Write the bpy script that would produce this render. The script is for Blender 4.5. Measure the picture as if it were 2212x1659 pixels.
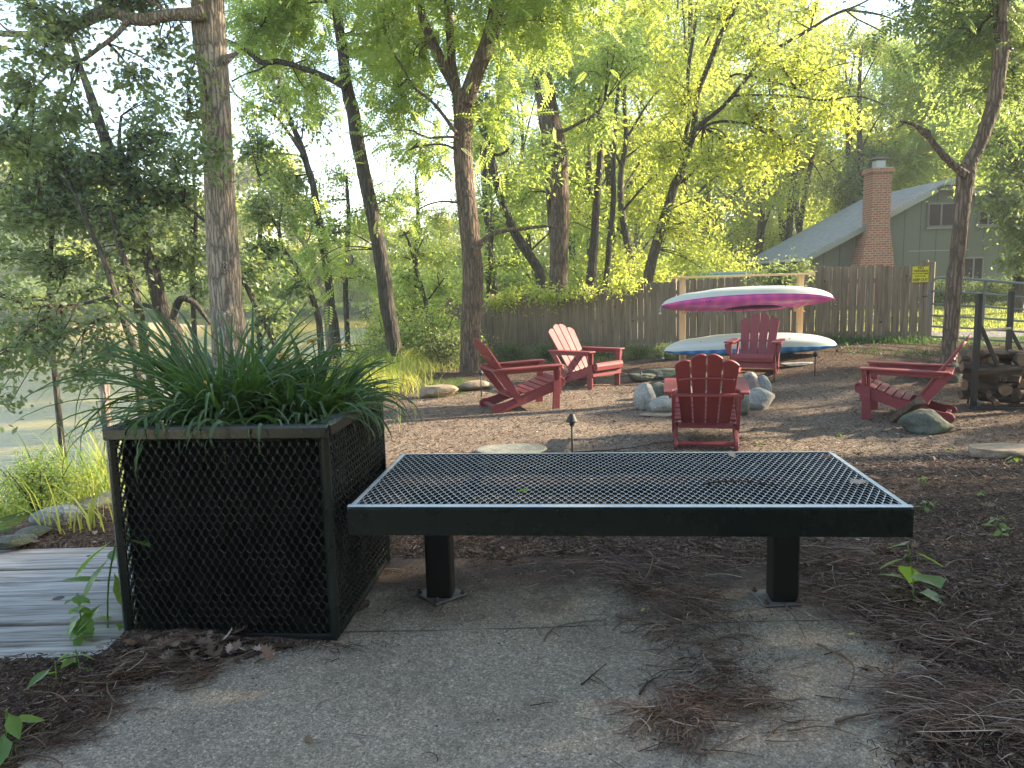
import bpy, bmesh, math, random
import numpy as np
from mathutils import Vector, Matrix, noise as mnoise
R = math.radians
sc = bpy.context.scene
for _o in list(bpy.data.objects): bpy.data.objects.remove(_o)
COL = sc.collection

# ------------------------------------------------------------------ camera, sky, sun, exposure
F_PX, PITCH, ROLL, CAM_H = 1671.0, 0.1349, -0.0258, 1.225      # measured on a 2212 x 1659 view of the photograph
cam = bpy.data.cameras.new('camera'); cam_o = bpy.data.objects.new('camera', cam); COL.objects.link(cam_o)
cam.sensor_width = 36; cam.lens = 36 * F_PX / 2212; cam.clip_start = 0.05; cam.clip_end = 3000
_c, _s = math.cos(PITCH), math.sin(PITCH)
_F = Vector((0, _c, -_s)); _U = Vector((0, _s, _c)); _R = Vector((1, 0, 0))
CR = _R * math.cos(ROLL) + _U * math.sin(ROLL)
CU = -_R * math.sin(ROLL) + _U * math.cos(ROLL)
_m = Matrix((CR, CU, -_F)).transposed().to_4x4(); _m.translation = Vector((0, 0, CAM_H))
cam_o.matrix_world = _m
sc.camera = cam_o
SUN_AZ, SUN_EL = R(77), R(24)            # azimuth clockwise from the view direction (+Y)
SUN_DIR = Vector((math.sin(SUN_AZ) * math.cos(SUN_EL), math.cos(SUN_AZ) * math.cos(SUN_EL), math.sin(SUN_EL)))
world = bpy.data.worlds.new('World'); sc.world = world; world.use_nodes = True
_nt = world.node_tree; _bg = _nt.nodes['Background']
_sky = _nt.nodes.new('ShaderNodeTexSky'); _sky.sky_type = 'NISHITA'; _sky.sun_disc = False
_sky.sun_elevation = SUN_EL; _sky.sun_rotation = SUN_AZ; _sky.air_density = 1.0; _sky.dust_density = 0.2; _sky.ozone_density = 1.0
_wt = _nt.nodes.new('ShaderNodeMix'); _wt.data_type = 'RGBA'; _wt.blend_type = 'MULTIPLY'; _wt.inputs[0].default_value = 1.0; _wt.inputs[7].default_value = (1.0, 0.91, 0.82, 1)   # camera white balance set for open shade
_nt.links.new(_sky.outputs[0], _wt.inputs[6]); _nt.links.new(_wt.outputs[2], _bg.inputs[0]); _bg.inputs[1].default_value = 0.14
_l = bpy.data.lights.new('sun', 'SUN'); _l.energy = 4.6; _l.angle = R(0.6); _l.color = (1.0, 0.83, 0.60)
_lo = bpy.data.objects.new('sun', _l); COL.objects.link(_lo)
_lo.rotation_euler = SUN_DIR.to_track_quat('Z', 'Y').to_euler()
sc.view_settings.view_transform = 'Standard'; sc.view_settings.look = 'None'
sc.view_settings.exposure = 2.4; sc.view_settings.gamma = 1.0; sc.view_settings.use_curve_mapping = False
HAZE_D = 0.0012
sc.cycles.volume_bounces = 0; sc.cycles.max_bounces = 7; sc.cycles.diffuse_bounces = 4; sc.cycles.transmission_bounces = 4
sc.cycles.transparent_max_bounces = 6; sc.cycles.sample_clamp_indirect = 8
sc.cycles.use_denoising = True

# ------------------------------------------------------------------ pixel -> world helpers
def ray(u, v): return _F * F_PX + CR * (u - 1106) + CU * (829.5 - v)
def at(u, v, Y):
    d = ray(u, v); d = d * (Y / d.y); return Vector((d.x, d.y, d.z + CAM_H))
def onz(u, v, z):
    d = ray(u, v); d = d * ((z - CAM_H) / d.z); return Vector((d.x, d.y, z))
def onground(u, v):
    d = ray(u, v).normalized(); t = 1.0
    for _ in range(4000):
        p = d * t
        if p.z + CAM_H <= gz(p.x, p.y): break
        t += 0.01 + t * 0.001
    return Vector((p.x, p.y, gz(p.x, p.y)))
PXM = lambda px, Y: px * Y / F_PX

# ------------------------------------------------------------------ ground height
def sst(a, b, x):
    t = np.clip((np.asarray(x, float) - a) / (b - a), 0, 1); return t * t * (3 - 2 * t)
def bank_edge(y): return np.interp(y, [-6, 3, 4.6, 7, 10.5, 14, 20, 30, 60, 120, 300], [-2.7, -2.45, -2.4, -2.2, -2.0, -1.9, -1.3, -3, 2, 20, 90])
WATER_Z = -2.3
PATIO_PX = [(-60, 1700), (60, 1650), (150, 1560), (250, 1500), (360, 1455), (510, 1412), (740, 1392), (800, 1290), (850, 1212),
            (1200, 1208), (1650, 1215), (1800, 1290), (1880, 1370), (2010, 1440), (2060, 1500), (1960, 1560), (1930, 1640), (1950, 1720), (1900, 2300), (-100, 2300)]
PATIO = [onz(u, min(v, 2300), 0) for u, v in PATIO_PX]
def poly_sd(x, y, P):
    """signed distance, negative inside"""
    x = np.asarray(x, float); y = np.asarray(y, float); d = np.full(x.shape, 1e9); ins = np.zeros(x.shape, bool)
    n = len(P)
    for i in range(n):
        ax, ay = P[i][0], P[i][1]; bx, by = P[(i + 1) % n][0], P[(i + 1) % n][1]
        ex, ey = bx - ax, by - ay
        t = np.clip(((x - ax) * ex + (y - ay) * ey) / (ex * ex + ey * ey + 1e-12), 0, 1)
        d = np.minimum(d, (x - ax - t * ex) ** 2 + (y - ay - t * ey) ** 2)
        c = ((ay > y) != (by > y)) & (x < (bx - ax) * (y - ay) / (by - ay + 1e-12) + ax)
        ins ^= c
    d = np.sqrt(d); return np.where(ins, -d, d)
def vnoise(x, y, s, seed=0.0):
    """cheap smooth value noise, vectorised"""
    x = np.asarray(x, float) * s + 31.7 * seed + 1000; y = np.asarray(y, float) * s + 17.3 * seed + 1000
    xi = np.floor(x); yi = np.floor(y); fx = x - xi; fy = y - yi
    fx = fx * fx * (3 - 2 * fx); fy = fy * fy * (3 - 2 * fy)
    def h(a, b):
        v = np.sin(a * 127.1 + b * 311.7 + seed * 7.7) * 43758.5453; return v - np.floor(v)
    return (h(xi, yi) * (1 - fx) + h(xi + 1, yi) * fx) * (1 - fy) + (h(xi, yi + 1) * (1 - fx) + h(xi + 1, yi + 1) * fx) * fy
def land(x, y):
    x = np.asarray(x, float); y = np.asarray(y, float)
    lo = -0.42 * sst(3.9, 7.2, y)
    rise = 0.26 * sst(10, 14, y) * sst(1.5, 5, x) + 0.06 * sst(3, 6, x) * sst(6, 9, y)
    fall = -0.42 * sst(13, 20, y) * (1 - sst(-1, 5, x))
    left = 0.0
    return lo + rise + fall + left
def gz_arr(x, y, fine=True):
    x = np.asarray(x, float); y = np.asarray(y, float)
    z = land(x, y)
    t = bank_edge(y) - x
    z = z - (z - WATER_Z + 0.55) * sst(0.05, 5.2, t)
    fl = 80 + 12 * vnoise(x, y * 0, 0.03, 2) + np.clip(-x - 20, 0, 200) * -0.12
    far = sst(0, 7, y - fl) * (t > 0)
    z = z * (1 - far) + (WATER_Z + 1.3) * far
    z = z + 0.05 * (vnoise(x, y, 0.8, 1) - .5) * sst(4.5, 7, y) + 0.02 * (vnoise(x, y, 3.1, 3) - .5) * sst(3.8, 6, y)
    if fine:
        sd = poly_sd(x, y, PATIO)
        near = (1 - sst(4.2, 5.5, y))
        edge = sd + 0.10 * (vnoise(x, y, 9, 5) - .5) + 0.05 * (vnoise(x, y, 31, 6) - .5)
        up = 0.030 * sst(0.0, 0.22, edge) - 0.03 * (1 - sst(-0.06, 0.02, edge)) + 0.012 * (vnoise(x, y, 22, 7) - .5) * (edge > 0)
        up = up - 0.07 * ((x < -1.40) & (y < 3.56) & (y > 2.42))
        z = z + up * near
    return z
def gz(x, y): return float(gz_arr(np.array([x]), np.array([y]))[0])

# ------------------------------------------------------------------ mesh accumulation
class MB:
    def __init__(s): s.V = []; s.L = []; s.T = []; s.M = []; s.S = []; s.n = 0
    def add(s, V, F, mat=0, smooth=False):
        """V (n,3); F: int array (m,k) or list of lists"""
        V = np.asarray(V, float).reshape(-1, 3)
        if isinstance(F, np.ndarray):
            s.L.append((F + s.n).ravel()); s.T.append(np.full(len(F), F.shape[1])); k = len(F)
        else:
            s.L.append(np.array([i for f in F for i in f], int) + s.n); s.T.append(np.array([len(f) for f in F])); k = len(F)
        s.M.append(np.full(k, mat)); s.S.append(np.full(k, smooth)); s.V.append(V); s.n += len(V)
        return s
    def merge(s, o):
        for V, L, T, M, S in zip(o.V, o.L, o.T, o.M, o.S):
            pass
        base = s.n; s.V += o.V; s.L += [l + base for l in o.L]; s.T += o.T; s.M += o.M; s.S += o.S; s.n += o.n
    def mesh(s, name):
        me = bpy.data.meshes.new(name)
        V = np.concatenate(s.V); L = np.concatenate(s.L); T = np.concatenate(s.T)
        me.vertices.add(len(V)); me.vertices.foreach_set('co', V.astype(np.float32).ravel())
        me.loops.add(len(L)); me.loops.foreach_set('vertex_index', L.astype(np.int32))
        me.polygons.add(len(T)); st = np.concatenate([[0], np.cumsum(T)[:-1]])
        me.polygons.foreach_set('loop_start', st.astype(np.int32))
        me.polygons.foreach_set('material_index', np.concatenate(s.M).astype(np.int32))
        me.polygons.foreach_set('use_smooth', np.concatenate(s.S).astype(bool))
        me.update(calc_edges=True)
        return me
    def build(s, name, mats, parent=None, loc=None):
        me = s.mesh(name)
        for m in (mats if isinstance(mats, (list, tuple)) else [mats]): me.materials.append(m)
        o = bpy.data.objects.new(name, me); COL.objects.link(o)
        if loc is not None: o.location = loc
        if parent is not None: o.parent = parent
        return o
ORD = ['first', 'second', 'third', 'fourth', 'fifth', 'sixth', 'seventh', 'eighth', 'ninth', 'tenth', 'eleventh', 'twelfth', 'thirteenth', 'fourteenth', 'fifteenth', 'sixteenth', 'seventeenth', 'eighteenth', 'nineteenth', 'twentieth', 'twenty first', 'twenty second', 'twenty third', 'twenty fourth', 'twenty fifth', 'twenty sixth']
ZONES = [(790, 'left of the dark leaning trunk'), (980, 'between the dark leaning trunk and the forked walnut'), (1090, 'just right of the forked walnut'), (1180, 'left of the thick straight trunk'), (1265, 'right of the thick straight trunk'), (1350, 'over the bare middle of the fence'), (1440, 'over the fence left of the kayaks'), (1520, 'above the left end of the kayaks'), (1590, 'above the middle of the kayaks'), (1680, 'above the right half of the kayaks'), (1770, 'above the house eave'), (1870, 'left of the chimney'), (1950, 'behind the chimney'), (2070, 'behind the house ridge'), (9999, 'at the right edge')]
def zone(u): return next(z for lim, z in ZONES if u < lim)
def tag(o, label=None, cat=None, group=None, kind=None):
    if label: o['label'] = label
    if cat: o['category'] = cat
    if group: o['group'] = group
    if kind: o['kind'] = kind
    return o
def empty(name, loc=(0, 0, 0), rz=0.0, label=None, cat=None, group=None, kind=None):
    o = bpy.data.objects.new(name, None); COL.objects.link(o); o.location = loc; o.rotation_euler = (0, 0, rz)
    o.empty_display_size = 0.1
    return tag(o, label, cat, group, kind)
def copy_tree(root, parent=None):
    c = root.copy(); COL.objects.link(c); c.parent = parent
    for ch in [o for o in root.children]: copy_tree(ch, c)
    return c

def bm_arrays(bm):
    bm.verts.index_update()
    V = np.array([v.co[:] for v in bm.verts]); F = [[v.index for v in f.verts] for f in bm.faces]; bm.free(); return V, F
def box(sx, sy, sz, bev=0.0):
    bm = bmesh.new(); bmesh.ops.create_cube(bm, size=1.0, matrix=Matrix.Diagonal((sx, sy, sz, 1)))
    if bev > 0: bmesh.ops.bevel(bm, geom=bm.edges[:] + bm.verts[:], offset=bev, segments=1, profile=0.5, affect='EDGES')
    return bm_arrays(bm)
def prism(pts, axis, a, b, bev=0.0, seg=1):
    """extrude a 2-D outline from a to b along an axis; axis 'y' takes (x, z) points, 'z' takes (x, y), 'x' takes (y, z)"""
    bm = bmesh.new()
    def P(p, t):
        if axis == 'y': return (p[0], t, p[1])
        if axis == 'z': return (p[0], p[1], t)
        return (t, p[0], p[1])
    va = [bm.verts.new(P(p, a)) for p in pts]; vb = [bm.verts.new(P(p, b)) for p in pts]; n = len(pts)
    bm.faces.new(va); bm.faces.new(vb[::-1])
    for i in range(n): bm.faces.new((va[(i + 1) % n], va[i], vb[i], vb[(i + 1) % n]))
    bmesh.ops.recalc_face_normals(bm, faces=bm.faces[:])
    if bev > 0:
        es = [e for e in bm.edges if len(e.link_faces) == 2 and e.calc_face_angle(0) > 0.9]
        bmesh.ops.bevel(bm, geom=es, offset=bev, segments=seg, profile=0.5, affect='EDGES', clamp_overlap=True)
    return bm_arrays(bm)
def xf(VF, M):
    V, F = VF; V = np.asarray(V); M = np.array(M)
    return V @ M[:3, :3].T + M[:3, 3], F
def T(x, y, z): return Matrix.Translation((x, y, z))
def RX(a): return Matrix.Rotation(a, 4, 'X')
def RY(a): return Matrix.Rotation(a, 4, 'Y')
def RZ(a): return Matrix.Rotation(a, 4, 'Z')
def frame(d, up=Vector((0, 0, 1))):
    d = Vector(d).normalized(); s = d.cross(up)
    if s.length < 1e-4: s = d.cross(Vector((0, 1, 0)))
    s.normalize(); u = s.cross(d); return d, s, u
def beam(p0, p1, w, h, bev=0.004, up=Vector((0, 0, 1))):
    p0 = Vector(p0); p1 = Vector(p1); d, s, u = frame(p1 - p0, up); V, F = box((p1 - p0).length, w, h, bev)
    M = Matrix((d, s, u)).transposed().to_4x4(); M.translation = (p0 + p1) / 2
    return xf((V, F), M)
def smooth_poly(pts, n=6):
    P = [np.array(p, float) for p in pts]; out = []
    for i in range(len(P) - 1):
        p0 = P[max(i - 1, 0)]; p1 = P[i]; p2 = P[i + 1]; p3 = P[min(i + 2, len(P) - 1)]
        for k in range(n):
            t = k / n
            out.append(0.5 * ((2 * p1) + (-p0 + p2) * t + (2 * p0 - 5 * p1 + 4 * p2 - p3) * t * t + (-p0 + 3 * p1 - 3 * p2 + p3) * t ** 3))
    out.append(P[-1]); return np.array(out)
def tube(pts, rad, sides=8, cap=True, rough=0.0, seed=0, flare=0.0):
    P = np.asarray(pts, float)[:, :3]; n = len(P); rad = np.broadcast_to(np.asarray(rad, float), (n,)).copy()
    tg = np.gradient(P, axis=0); tg /= np.linalg.norm(tg, axis=1)[:, None] + 1e-12
    up = np.array([1., 0, 0]) if abs(tg[0][0]) < .8 else np.array([0, 1., 0])
    V = []; a = np.linspace(0, 2 * math.pi, sides, endpoint=False)
    for i in range(n):
        s = np.cross(tg[i], up); s /= np.linalg.norm(s) + 1e-12; up = np.cross(s, tg[i])
        r = rad[i] * np.ones(sides)
        if rough:
            for k in range(sides):
                q = P[i] + (math.cos(a[k]) * s + math.sin(a[k]) * up) * rad[i]
                r[k] *= 1 + rough * (mnoise.noise(Vector((q[0] * 5 / max(rad[i] * 5, .3), q[1] * 5 / max(rad[i] * 5, .3), q[2] * 1.1 + seed))) * 1.1)
        V.append(P[i] + np.outer(np.cos(a) * r, s) + np.outer(np.sin(a) * r, up))
    V = np.concatenate(V); i = np.arange(n - 1)[:, None] * sides; k = np.arange(sides)[None]; k2 = (k + 1) % sides
    F = np.stack([i + k, i + k2, i + sides + k2, i + sides + k], -1).reshape(-1, 4)
    F = [list(f) for f in F]
    if cap: F.append(list(range(sides))[::-1]); F.append(list(range((n - 1) * sides, n * sides)))
    return V, F
def lathe(prof, sides=16, cx=0, cy=0):
    a = np.linspace(0, 2 * math.pi, sides, endpoint=False)
    V = np.concatenate([np.stack([cx + r * np.cos(a), cy + r * np.sin(a), np.full(sides, z)], 1) for r, z in prof]); n = len(prof)
    F = [[i * sides + k, i * sides + (k + 1) % sides, (i + 1) * sides + (k + 1) % sides, (i + 1) * sides + k] for i in range(n - 1) for k in range(sides)]
    F.append(list(range(sides))[::-1]); F.append(list(range((n - 1) * sides, n * sides))); return V, F

# ------------------------------------------------------------------ materials
def mat(name):
    m = bpy.data.materials.new(name); m.use_nodes = True; nt = m.node_tree
    for n in list(nt.nodes): nt.nodes.remove(n)
    out = nt.nodes.new('ShaderNodeOutputMaterial'); return m, nt, out
class NT:
    def __init__(s, nt): s.nt = nt
    def __call__(s, typ, inputs=None, **kw):
        n = s.nt.nodes.new('ShaderNode' + typ)
        for k, v in kw.items(): setattr(n, k, v)
        for k, v in (inputs or {}).items():
            if isinstance(v, bpy.types.NodeSocket): s.nt.links.new(v, n.inputs[k])
            else: n.inputs[k].default_value = v
        return n
    def ramp(s, fac, stops, interp='LINEAR'):
        n = s.nt.nodes.new('ShaderNodeValToRGB'); s.nt.links.new(fac, n.inputs[0]); cr = n.color_ramp; cr.interpolation = interp
        while len(cr.elements) > 1: cr.elements.remove(cr.elements[-1])
        cr.elements[0].position = stops[0][0]; cr.elements[0].color = (*stops[0][1], 1)
        for p, c in stops[1:]:
            e = cr.elements.new(p); e.color = (*c, 1)
        return n.outputs[0]
    def link(s, a, b): s.nt.links.new(a, b)
    def mix(s, fac, a, b, mode='MIX'):
        n = s.nt.nodes.new('ShaderNodeMix'); n.data_type = 'RGBA'; n.blend_type = mode
        for sock, v in ((n.inputs[0], fac), (n.inputs[6], a), (n.inputs[7], b)):
            if isinstance(v, bpy.types.NodeSocket): s.nt.links.new(v, sock)
            else: sock.default_value = v if isinstance(v, (int, float)) else (*v, 1)
        return n.outputs[2]
    def math(s, op, a, b=0.0, c=None):
        n = s.nt.nodes.new('ShaderNodeMath'); n.operation = op
        for i, v in enumerate((a, b) if c is None else (a, b, c)):
            if isinstance(v, bpy.types.NodeSocket): s.nt.links.new(v, n.inputs[i])
            else: n.inputs[i].default_value = v
        return n.outputs[0]
def coords(N, scale=(1, 1, 1), kind='Object', rot=(0, 0, 0)):
    tc = N('TexCoord'); return N('Mapping', {'Vector': tc.outputs[kind], 'Scale': scale, 'Rotation': rot}).outputs[0]
def noise(N, vec, scale, detail=4, rough=0.55, dist=0.0):
    return N('TexNoise', {'Vector': vec, 'Scale': scale, 'Detail': detail, 'Roughness': rough, 'Distortion': dist}).outputs[0]
def principled(N, out, base, rough=0.6, bump=None, bump_s=0.3, bump_d=0.01, spec=0.5, metal=0.0, coat=0.0):
    b = N('BsdfPrincipled', {'Metallic': metal})
    for k, v in (('Base Color', base), ('Roughness', rough), ('Specular IOR Level', spec), ('Coat Weight', coat)):
        if isinstance(v, bpy.types.NodeSocket): N.link(v, b.inputs[k])
        elif k == 'Base Color': b.inputs[k].default_value = (*v, 1)
        else: b.inputs[k].default_value = v
    if bump is not None:
        bn = N('Bump', {'Height': bump, 'Strength': bump_s, 'Distance': bump_d}); N.link(bn.outputs[0], b.inputs['Normal'])
    N.link(b.outputs[0], out.inputs[0]); return b

def leaf_mat(name, dark, light, trans, tw=0.5):
    m, nt, out = mat(name); N = NT(nt)
    g = N('NewGeometry'); tc = N('TexCoord')
    rnd = g.outputs['Random Per Island']
    col = N.ramp(rnd, [(0, dark), (0.55, tuple((a + b) / 2 for a, b in zip(dark, light))), (1, light)])
    nz = noise(N, tc.outputs['Object'], 0.6, 2)
    col = N.mix(N.math('MULTIPLY', nz, 0.7), col, tuple(c * 1.25 for c in light))
    tcol = N.mix(rnd, tuple(c * .75 for c in trans), trans)
    d = N('BsdfDiffuse', {'Color': col}); t = N('BsdfTranslucent', {'Color': tcol})
    mx = N('MixShader', {0: tw, 1: d.outputs[0], 2: t.outputs[0]})
    gl = N('BsdfGlossy', {'Color': (1, 1, 1, 1), 'Roughness': 0.5})
    fr = N('LayerWeight', {'Blend': 0.5})
    mx2 = N('MixShader', {0: N.math('MULTIPLY_ADD', N.math('POWER', fr.outputs[1], 4.0), 0.30, 0.025), 1: mx.outputs[0], 2: gl.outputs[0]})
    N.link(mx2.outputs[0], out.inputs[0]); return m
M = {}
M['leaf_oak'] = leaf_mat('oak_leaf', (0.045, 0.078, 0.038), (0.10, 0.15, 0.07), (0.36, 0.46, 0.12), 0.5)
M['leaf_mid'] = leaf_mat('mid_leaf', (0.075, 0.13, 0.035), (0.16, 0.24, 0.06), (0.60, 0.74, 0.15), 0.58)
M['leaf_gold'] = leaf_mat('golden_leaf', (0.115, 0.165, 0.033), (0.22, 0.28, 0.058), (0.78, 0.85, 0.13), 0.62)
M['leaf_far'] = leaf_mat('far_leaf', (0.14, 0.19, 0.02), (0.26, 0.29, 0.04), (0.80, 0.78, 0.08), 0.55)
M['blade'] = leaf_mat('daylily_blade', (0.03, 0.065, 0.018), (0.06, 0.11, 0.03), (0.12, 0.24, 0.03), 0.35)
M['grass'] = leaf_mat('tall_grass', (0.14, 0.20, 0.025), (0.30, 0.33, 0.07), (0.60, 0.62, 0.09), 0.5)
M['weed'] = leaf_mat('weed_leaf', (0.05, 0.12, 0.02), (0.10, 0.20, 0.03), (0.34, 0.52, 0.06), 0.5)
M['petal'] = leaf_mat('orange_petal', (0.5, 0.25, 0.04), (0.7, 0.42, 0.08), (0.7, 0.45, 0.1), 0.4)

def bark(name, c0, c1, c2, s=1.0, bd=0.03):
    m, nt, out = mat(name); N = NT(nt)
    v = coords(N, (13 * s, 13 * s, 1.5 * s)); w = coords(N, (1, 1, 1))
    warp = N('VectorMath', {0: v, 1: N('VectorMath', {0: N('TexNoise', {'Vector': w, 'Scale': 5.0 * s, 'Detail': 3.0}).outputs[1], 1: (0.9, 0.9, 0.9)}, operation='MULTIPLY').outputs[0]}, operation='ADD').outputs[0]
    vo = N('TexVoronoi', {'Vector': warp, 'Scale': 1.0}, feature='DISTANCE_TO_EDGE').outputs[0]
    fine = noise(N, coords(N, (60, 60, 14)), 1.0, 5, 0.65)
    big = noise(N, w, 1.6, 3)
    h = N.math('ADD', N.math('MINIMUM', N.math('MULTIPLY', vo, 2.6), 0.75), N.math('MULTIPLY', fine, 0.35))
    col = N.ramp(h, [(0.12, c0), (0.42, c1), (1.0, c2)])
    col = N.mix(N.math('MULTIPLY', big, 0.5), col, N.mix(0.5, col, (0.16, 0.17, 0.13)))
    principled(N, out, col, 0.9, h, 1.0, bd, spec=0.15); return m
M['bark_pale'] = bark('pale_oak_bark', (0.045, 0.035, 0.028), (0.16, 0.125, 0.10), (0.33, 0.27, 0.22), 1.8, 0.012)
M['bark_brown'] = bark('brown_walnut_bark', (0.026, 0.018, 0.014), (0.10, 0.068, 0.05), (0.19, 0.135, 0.10), 1.6, 0.018)
M['bark_dark'] = bark('dark_bark', (0.013, 0.010, 0.009), (0.046, 0.036, 0.031), (0.095, 0.078, 0.068), 1.5, 0.015)
def flat(name, col, rough=0.6, spec=0.5, metal=0.0, var=0.0, vs=8.0, bump_s=0.0, coat=0.0, emis=None):
    m, nt, out = mat(name); N = NT(nt); v = coords(N)
    n1 = noise(N, v, vs, 5); c = N.mix(N.math('MULTIPLY', n1, var), col, tuple(x * 0.35 for x in col)) if var else col
    principled(N, out, c, rough, n1 if bump_s else None, bump_s, 0.01, spec, metal, coat); return m
M['twig'] = flat('twig_bark', (0.06, 0.045, 0.035), 0.9, 0.1, var=0.6)
M['deadtwig'] = flat('dead_twig', (0.17, 0.125, 0.095), 0.9, 0.1, var=0.9, vs=30)
M['catkin'] = None
M['deadleaf'] = flat('dead_leaf', (0.20, 0.13, 0.085), 0.8, 0.2, var=0.8, vs=20)
M['paleleaf'] = flat('bleached_leaf', (0.42, 0.33, 0.26), 0.8, 0.2, var=0.6, vs=30)
M['yellowleaf'] = flat('yellow_leaf', (0.55, 0.48, 0.06), 0.6, 0.3, var=0.4, vs=40)
M['steel'] = flat('galvanised_steel', (0.19, 0.185, 0.18), 0.6, metal=0.3, var=0.9, vs=30)
M['rust'] = flat('rusty_bolt', (0.12, 0.07, 0.05), 0.7, metal=0.4, var=0.6, vs=60)
M['black'] = flat('black_paint', (0.003, 0.003, 0.0035), 0.6, 0.25, var=0.4)
M['gunmetal'] = flat('dark_steel_frame', (0.02, 0.022, 0.026), 0.45, 0.5, var=0.5, vs=12)
M['gatepaint'] = flat('grey_green_gate_tube', (0.12, 0.15, 0.15), 0.5, 0.5, var=0.5, vs=9)
M['strap'] = flat('black_webbing', (0.01, 0.01, 0.012), 0.7)
M['soil'] = flat('potting_soil', (0.02, 0.014, 0.01), 0.95, 0.1, var=0.8, vs=40, bump_s=0.6)
M['liner'] = flat('black_planter_liner', (0.004, 0.004, 0.004), 0.9, 0.1)
M['lamp_black'] = flat('dark_lamp_metal', (0.014, 0.015, 0.016), 0.6, 0.5, metal=0.2, var=0.4, vs=20)

def m_catkin():
    m, nt, out = mat('dry_catkin'); N = NT(nt); g = N('NewGeometry')
    principled(N, out, N.ramp(g.outputs['Random Per Island'], [(0, (0.06, 0.036, 0.026)), (.45, (0.15, 0.098, 0.074)), (.8, (0.23, 0.165, 0.125)), (1, (0.40, 0.32, 0.26))]), .95, spec=.1)
    return m
M['catkin'] = m_catkin()
def m_coat(nm='dark_green_vinyl_coating', d0=.02, d1=.10):      # plastisol-coated metal, very dark green faintly dusty, with painted sky sheen
    m, nt, out = mat(nm); N = NT(nt); v = coords(N)
    dust_sheen = noise(N, v, 6, 6, 0.65); spk = noise(N, v, 140, 2)
    base = N.mix(N.math('MULTIPLY', N.math('GREATER_THAN', spk, 0.76), 0.5), N.mix(N.math('MULTIPLY', dust_sheen, 0.22), (0.002, 0.0065, 0.005), (0.02, 0.026, 0.022)), (0.22, 0.22, 0.2))
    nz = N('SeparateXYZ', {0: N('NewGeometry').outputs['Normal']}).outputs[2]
    base = N.mix(N.math('MULTIPLY', N.math('GREATER_THAN', nz, 0.55), N.math('MULTIPLY_ADD', dust_sheen, d1, d0)), base, (0.52, 0.53, 0.52))  # pale sky sheen painted onto up-facing faces, strong on the bench
    rg = N.math('MULTIPLY_ADD', dust_sheen, 0.22, 0.16)
    principled(N, out, base, rg, noise(N, v, 40, 3), 0.12, 0.003, 0.5); return m
M['coat'] = m_coat(); M['coat_sheen'] = m_coat('sheen_green_vinyl_coating', .8, .4)
def m_red():
    m, nt, out = mat('faded_barn_red_plastic_lumber'); N = NT(nt); v = coords(N)
    st = noise(N, coords(N, (4, 60, 60)), 1.0, 4); big = noise(N, v, 5, 5)
    g = N('NewGeometry')
    c = N.mix(big, (0.135, 0.012, 0.018), (0.19, 0.022, 0.028)); c = N.mix(N.math('MULTIPLY', N.math('POWER', st, 3.0), 0.55), c, (0.34, 0.09, 0.08))
    c = N.mix(N.math('MULTIPLY', g.outputs['Random Per Island'], 0.35), c, (0.16, 0.022, 0.028))
    principled(N, out, c, N.math('MULTIPLY_ADD', big, 0.25, 0.48), st, 0.18, 0.002, 0.5); return m
M['red'] = m_red()
def m_wood(name, c0, c1, c2, axis='z', rough=0.85, s=1.0, knots=True, moss=None):
    m, nt, out = mat(name); N = NT(nt)
    sc_ = {'x': (1.5, 26, 26), 'y': (26, 1.5, 26), 'z': (26, 26, 1.5)}[axis]
    g0 = N('NewGeometry'); tc = N('TexCoord'); oi = N('ObjectInfo')
    class g: outputs = {'Random Per Island': N.math('FRACT', N.math('ADD', g0.outputs['Random Per Island'], oi.outputs['Random']))}
    off = N('VectorMath', {0: tc.outputs['Object'], 1: N('CombineXYZ', {0: N.math('MULTIPLY', g.outputs['Random Per Island'], 37.0), 1: N.math('MULTIPLY', g.outputs['Random Per Island'], 91.0), 2: N.math('MULTIPLY', g.outputs['Random Per Island'], 13.0)}).outputs[0]}, operation='ADD').outputs[0]
    v = N('Mapping', {'Vector': off, 'Scale': tuple(k * s for k in sc_)}).outputs[0]
    gr = noise(N, v, 1.0, 5, 0.6, 0.6); fine = noise(N, N('Mapping', {'Vector': off, 'Scale': tuple(k * s * 4 for k in sc_)}).outputs[0], 1.0, 3)
    col = N.ramp(gr, [(0.25, c0), (0.5, c1), (0.78, c2)])
    col = N.mix(N.math('MULTIPLY', g.outputs['Random Per Island'], 0.55), col, N.mix(0.5, col, c0))
    if moss:
        col = N.mix(N.math('MULTIPLY', N.math('GREATER_THAN', noise(N, off, 3.0, 5, 0.7), 0.56), 0.5), col, moss)
    if knots:
        kn = N('TexVoronoi', {'Vector': off, 'Scale': 3.4}).outputs[0]
        col = N.mix(N.math('MULTIPLY', N.math('LESS_THAN', kn, 0.075), 0.8), col, tuple(x * .35 for x in c0))
    principled(N, out, col, rough, N.math('ADD', gr, N.math('MULTIPLY', fine, 0.5)), 0.5, 0.006, 0.2); return m
M['fence'] = m_wood('weathered_fence_board', (0.075, 0.057, 0.042), (0.19, 0.148, 0.108), (0.30, 0.245, 0.185), 'z')
M['lumber'] = m_wood('new_pine_lumber', (0.42, 0.26, 0.13), (0.55, 0.37, 0.21), (0.64, 0.46, 0.29), 'z', 0.7)
M['lumber_h'] = m_wood('new_pine_plank', (0.42, 0.27, 0.14), (0.55, 0.38, 0.22), (0.64, 0.47, 0.30), 'x', 0.7)
M['deck'] = m_wood('silvered_deck_board', (0.07, 0.06, 0.05), (0.34, 0.32, 0.29), (0.58, 0.55, 0.51), 'x', 0.85, 1.7)
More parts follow.
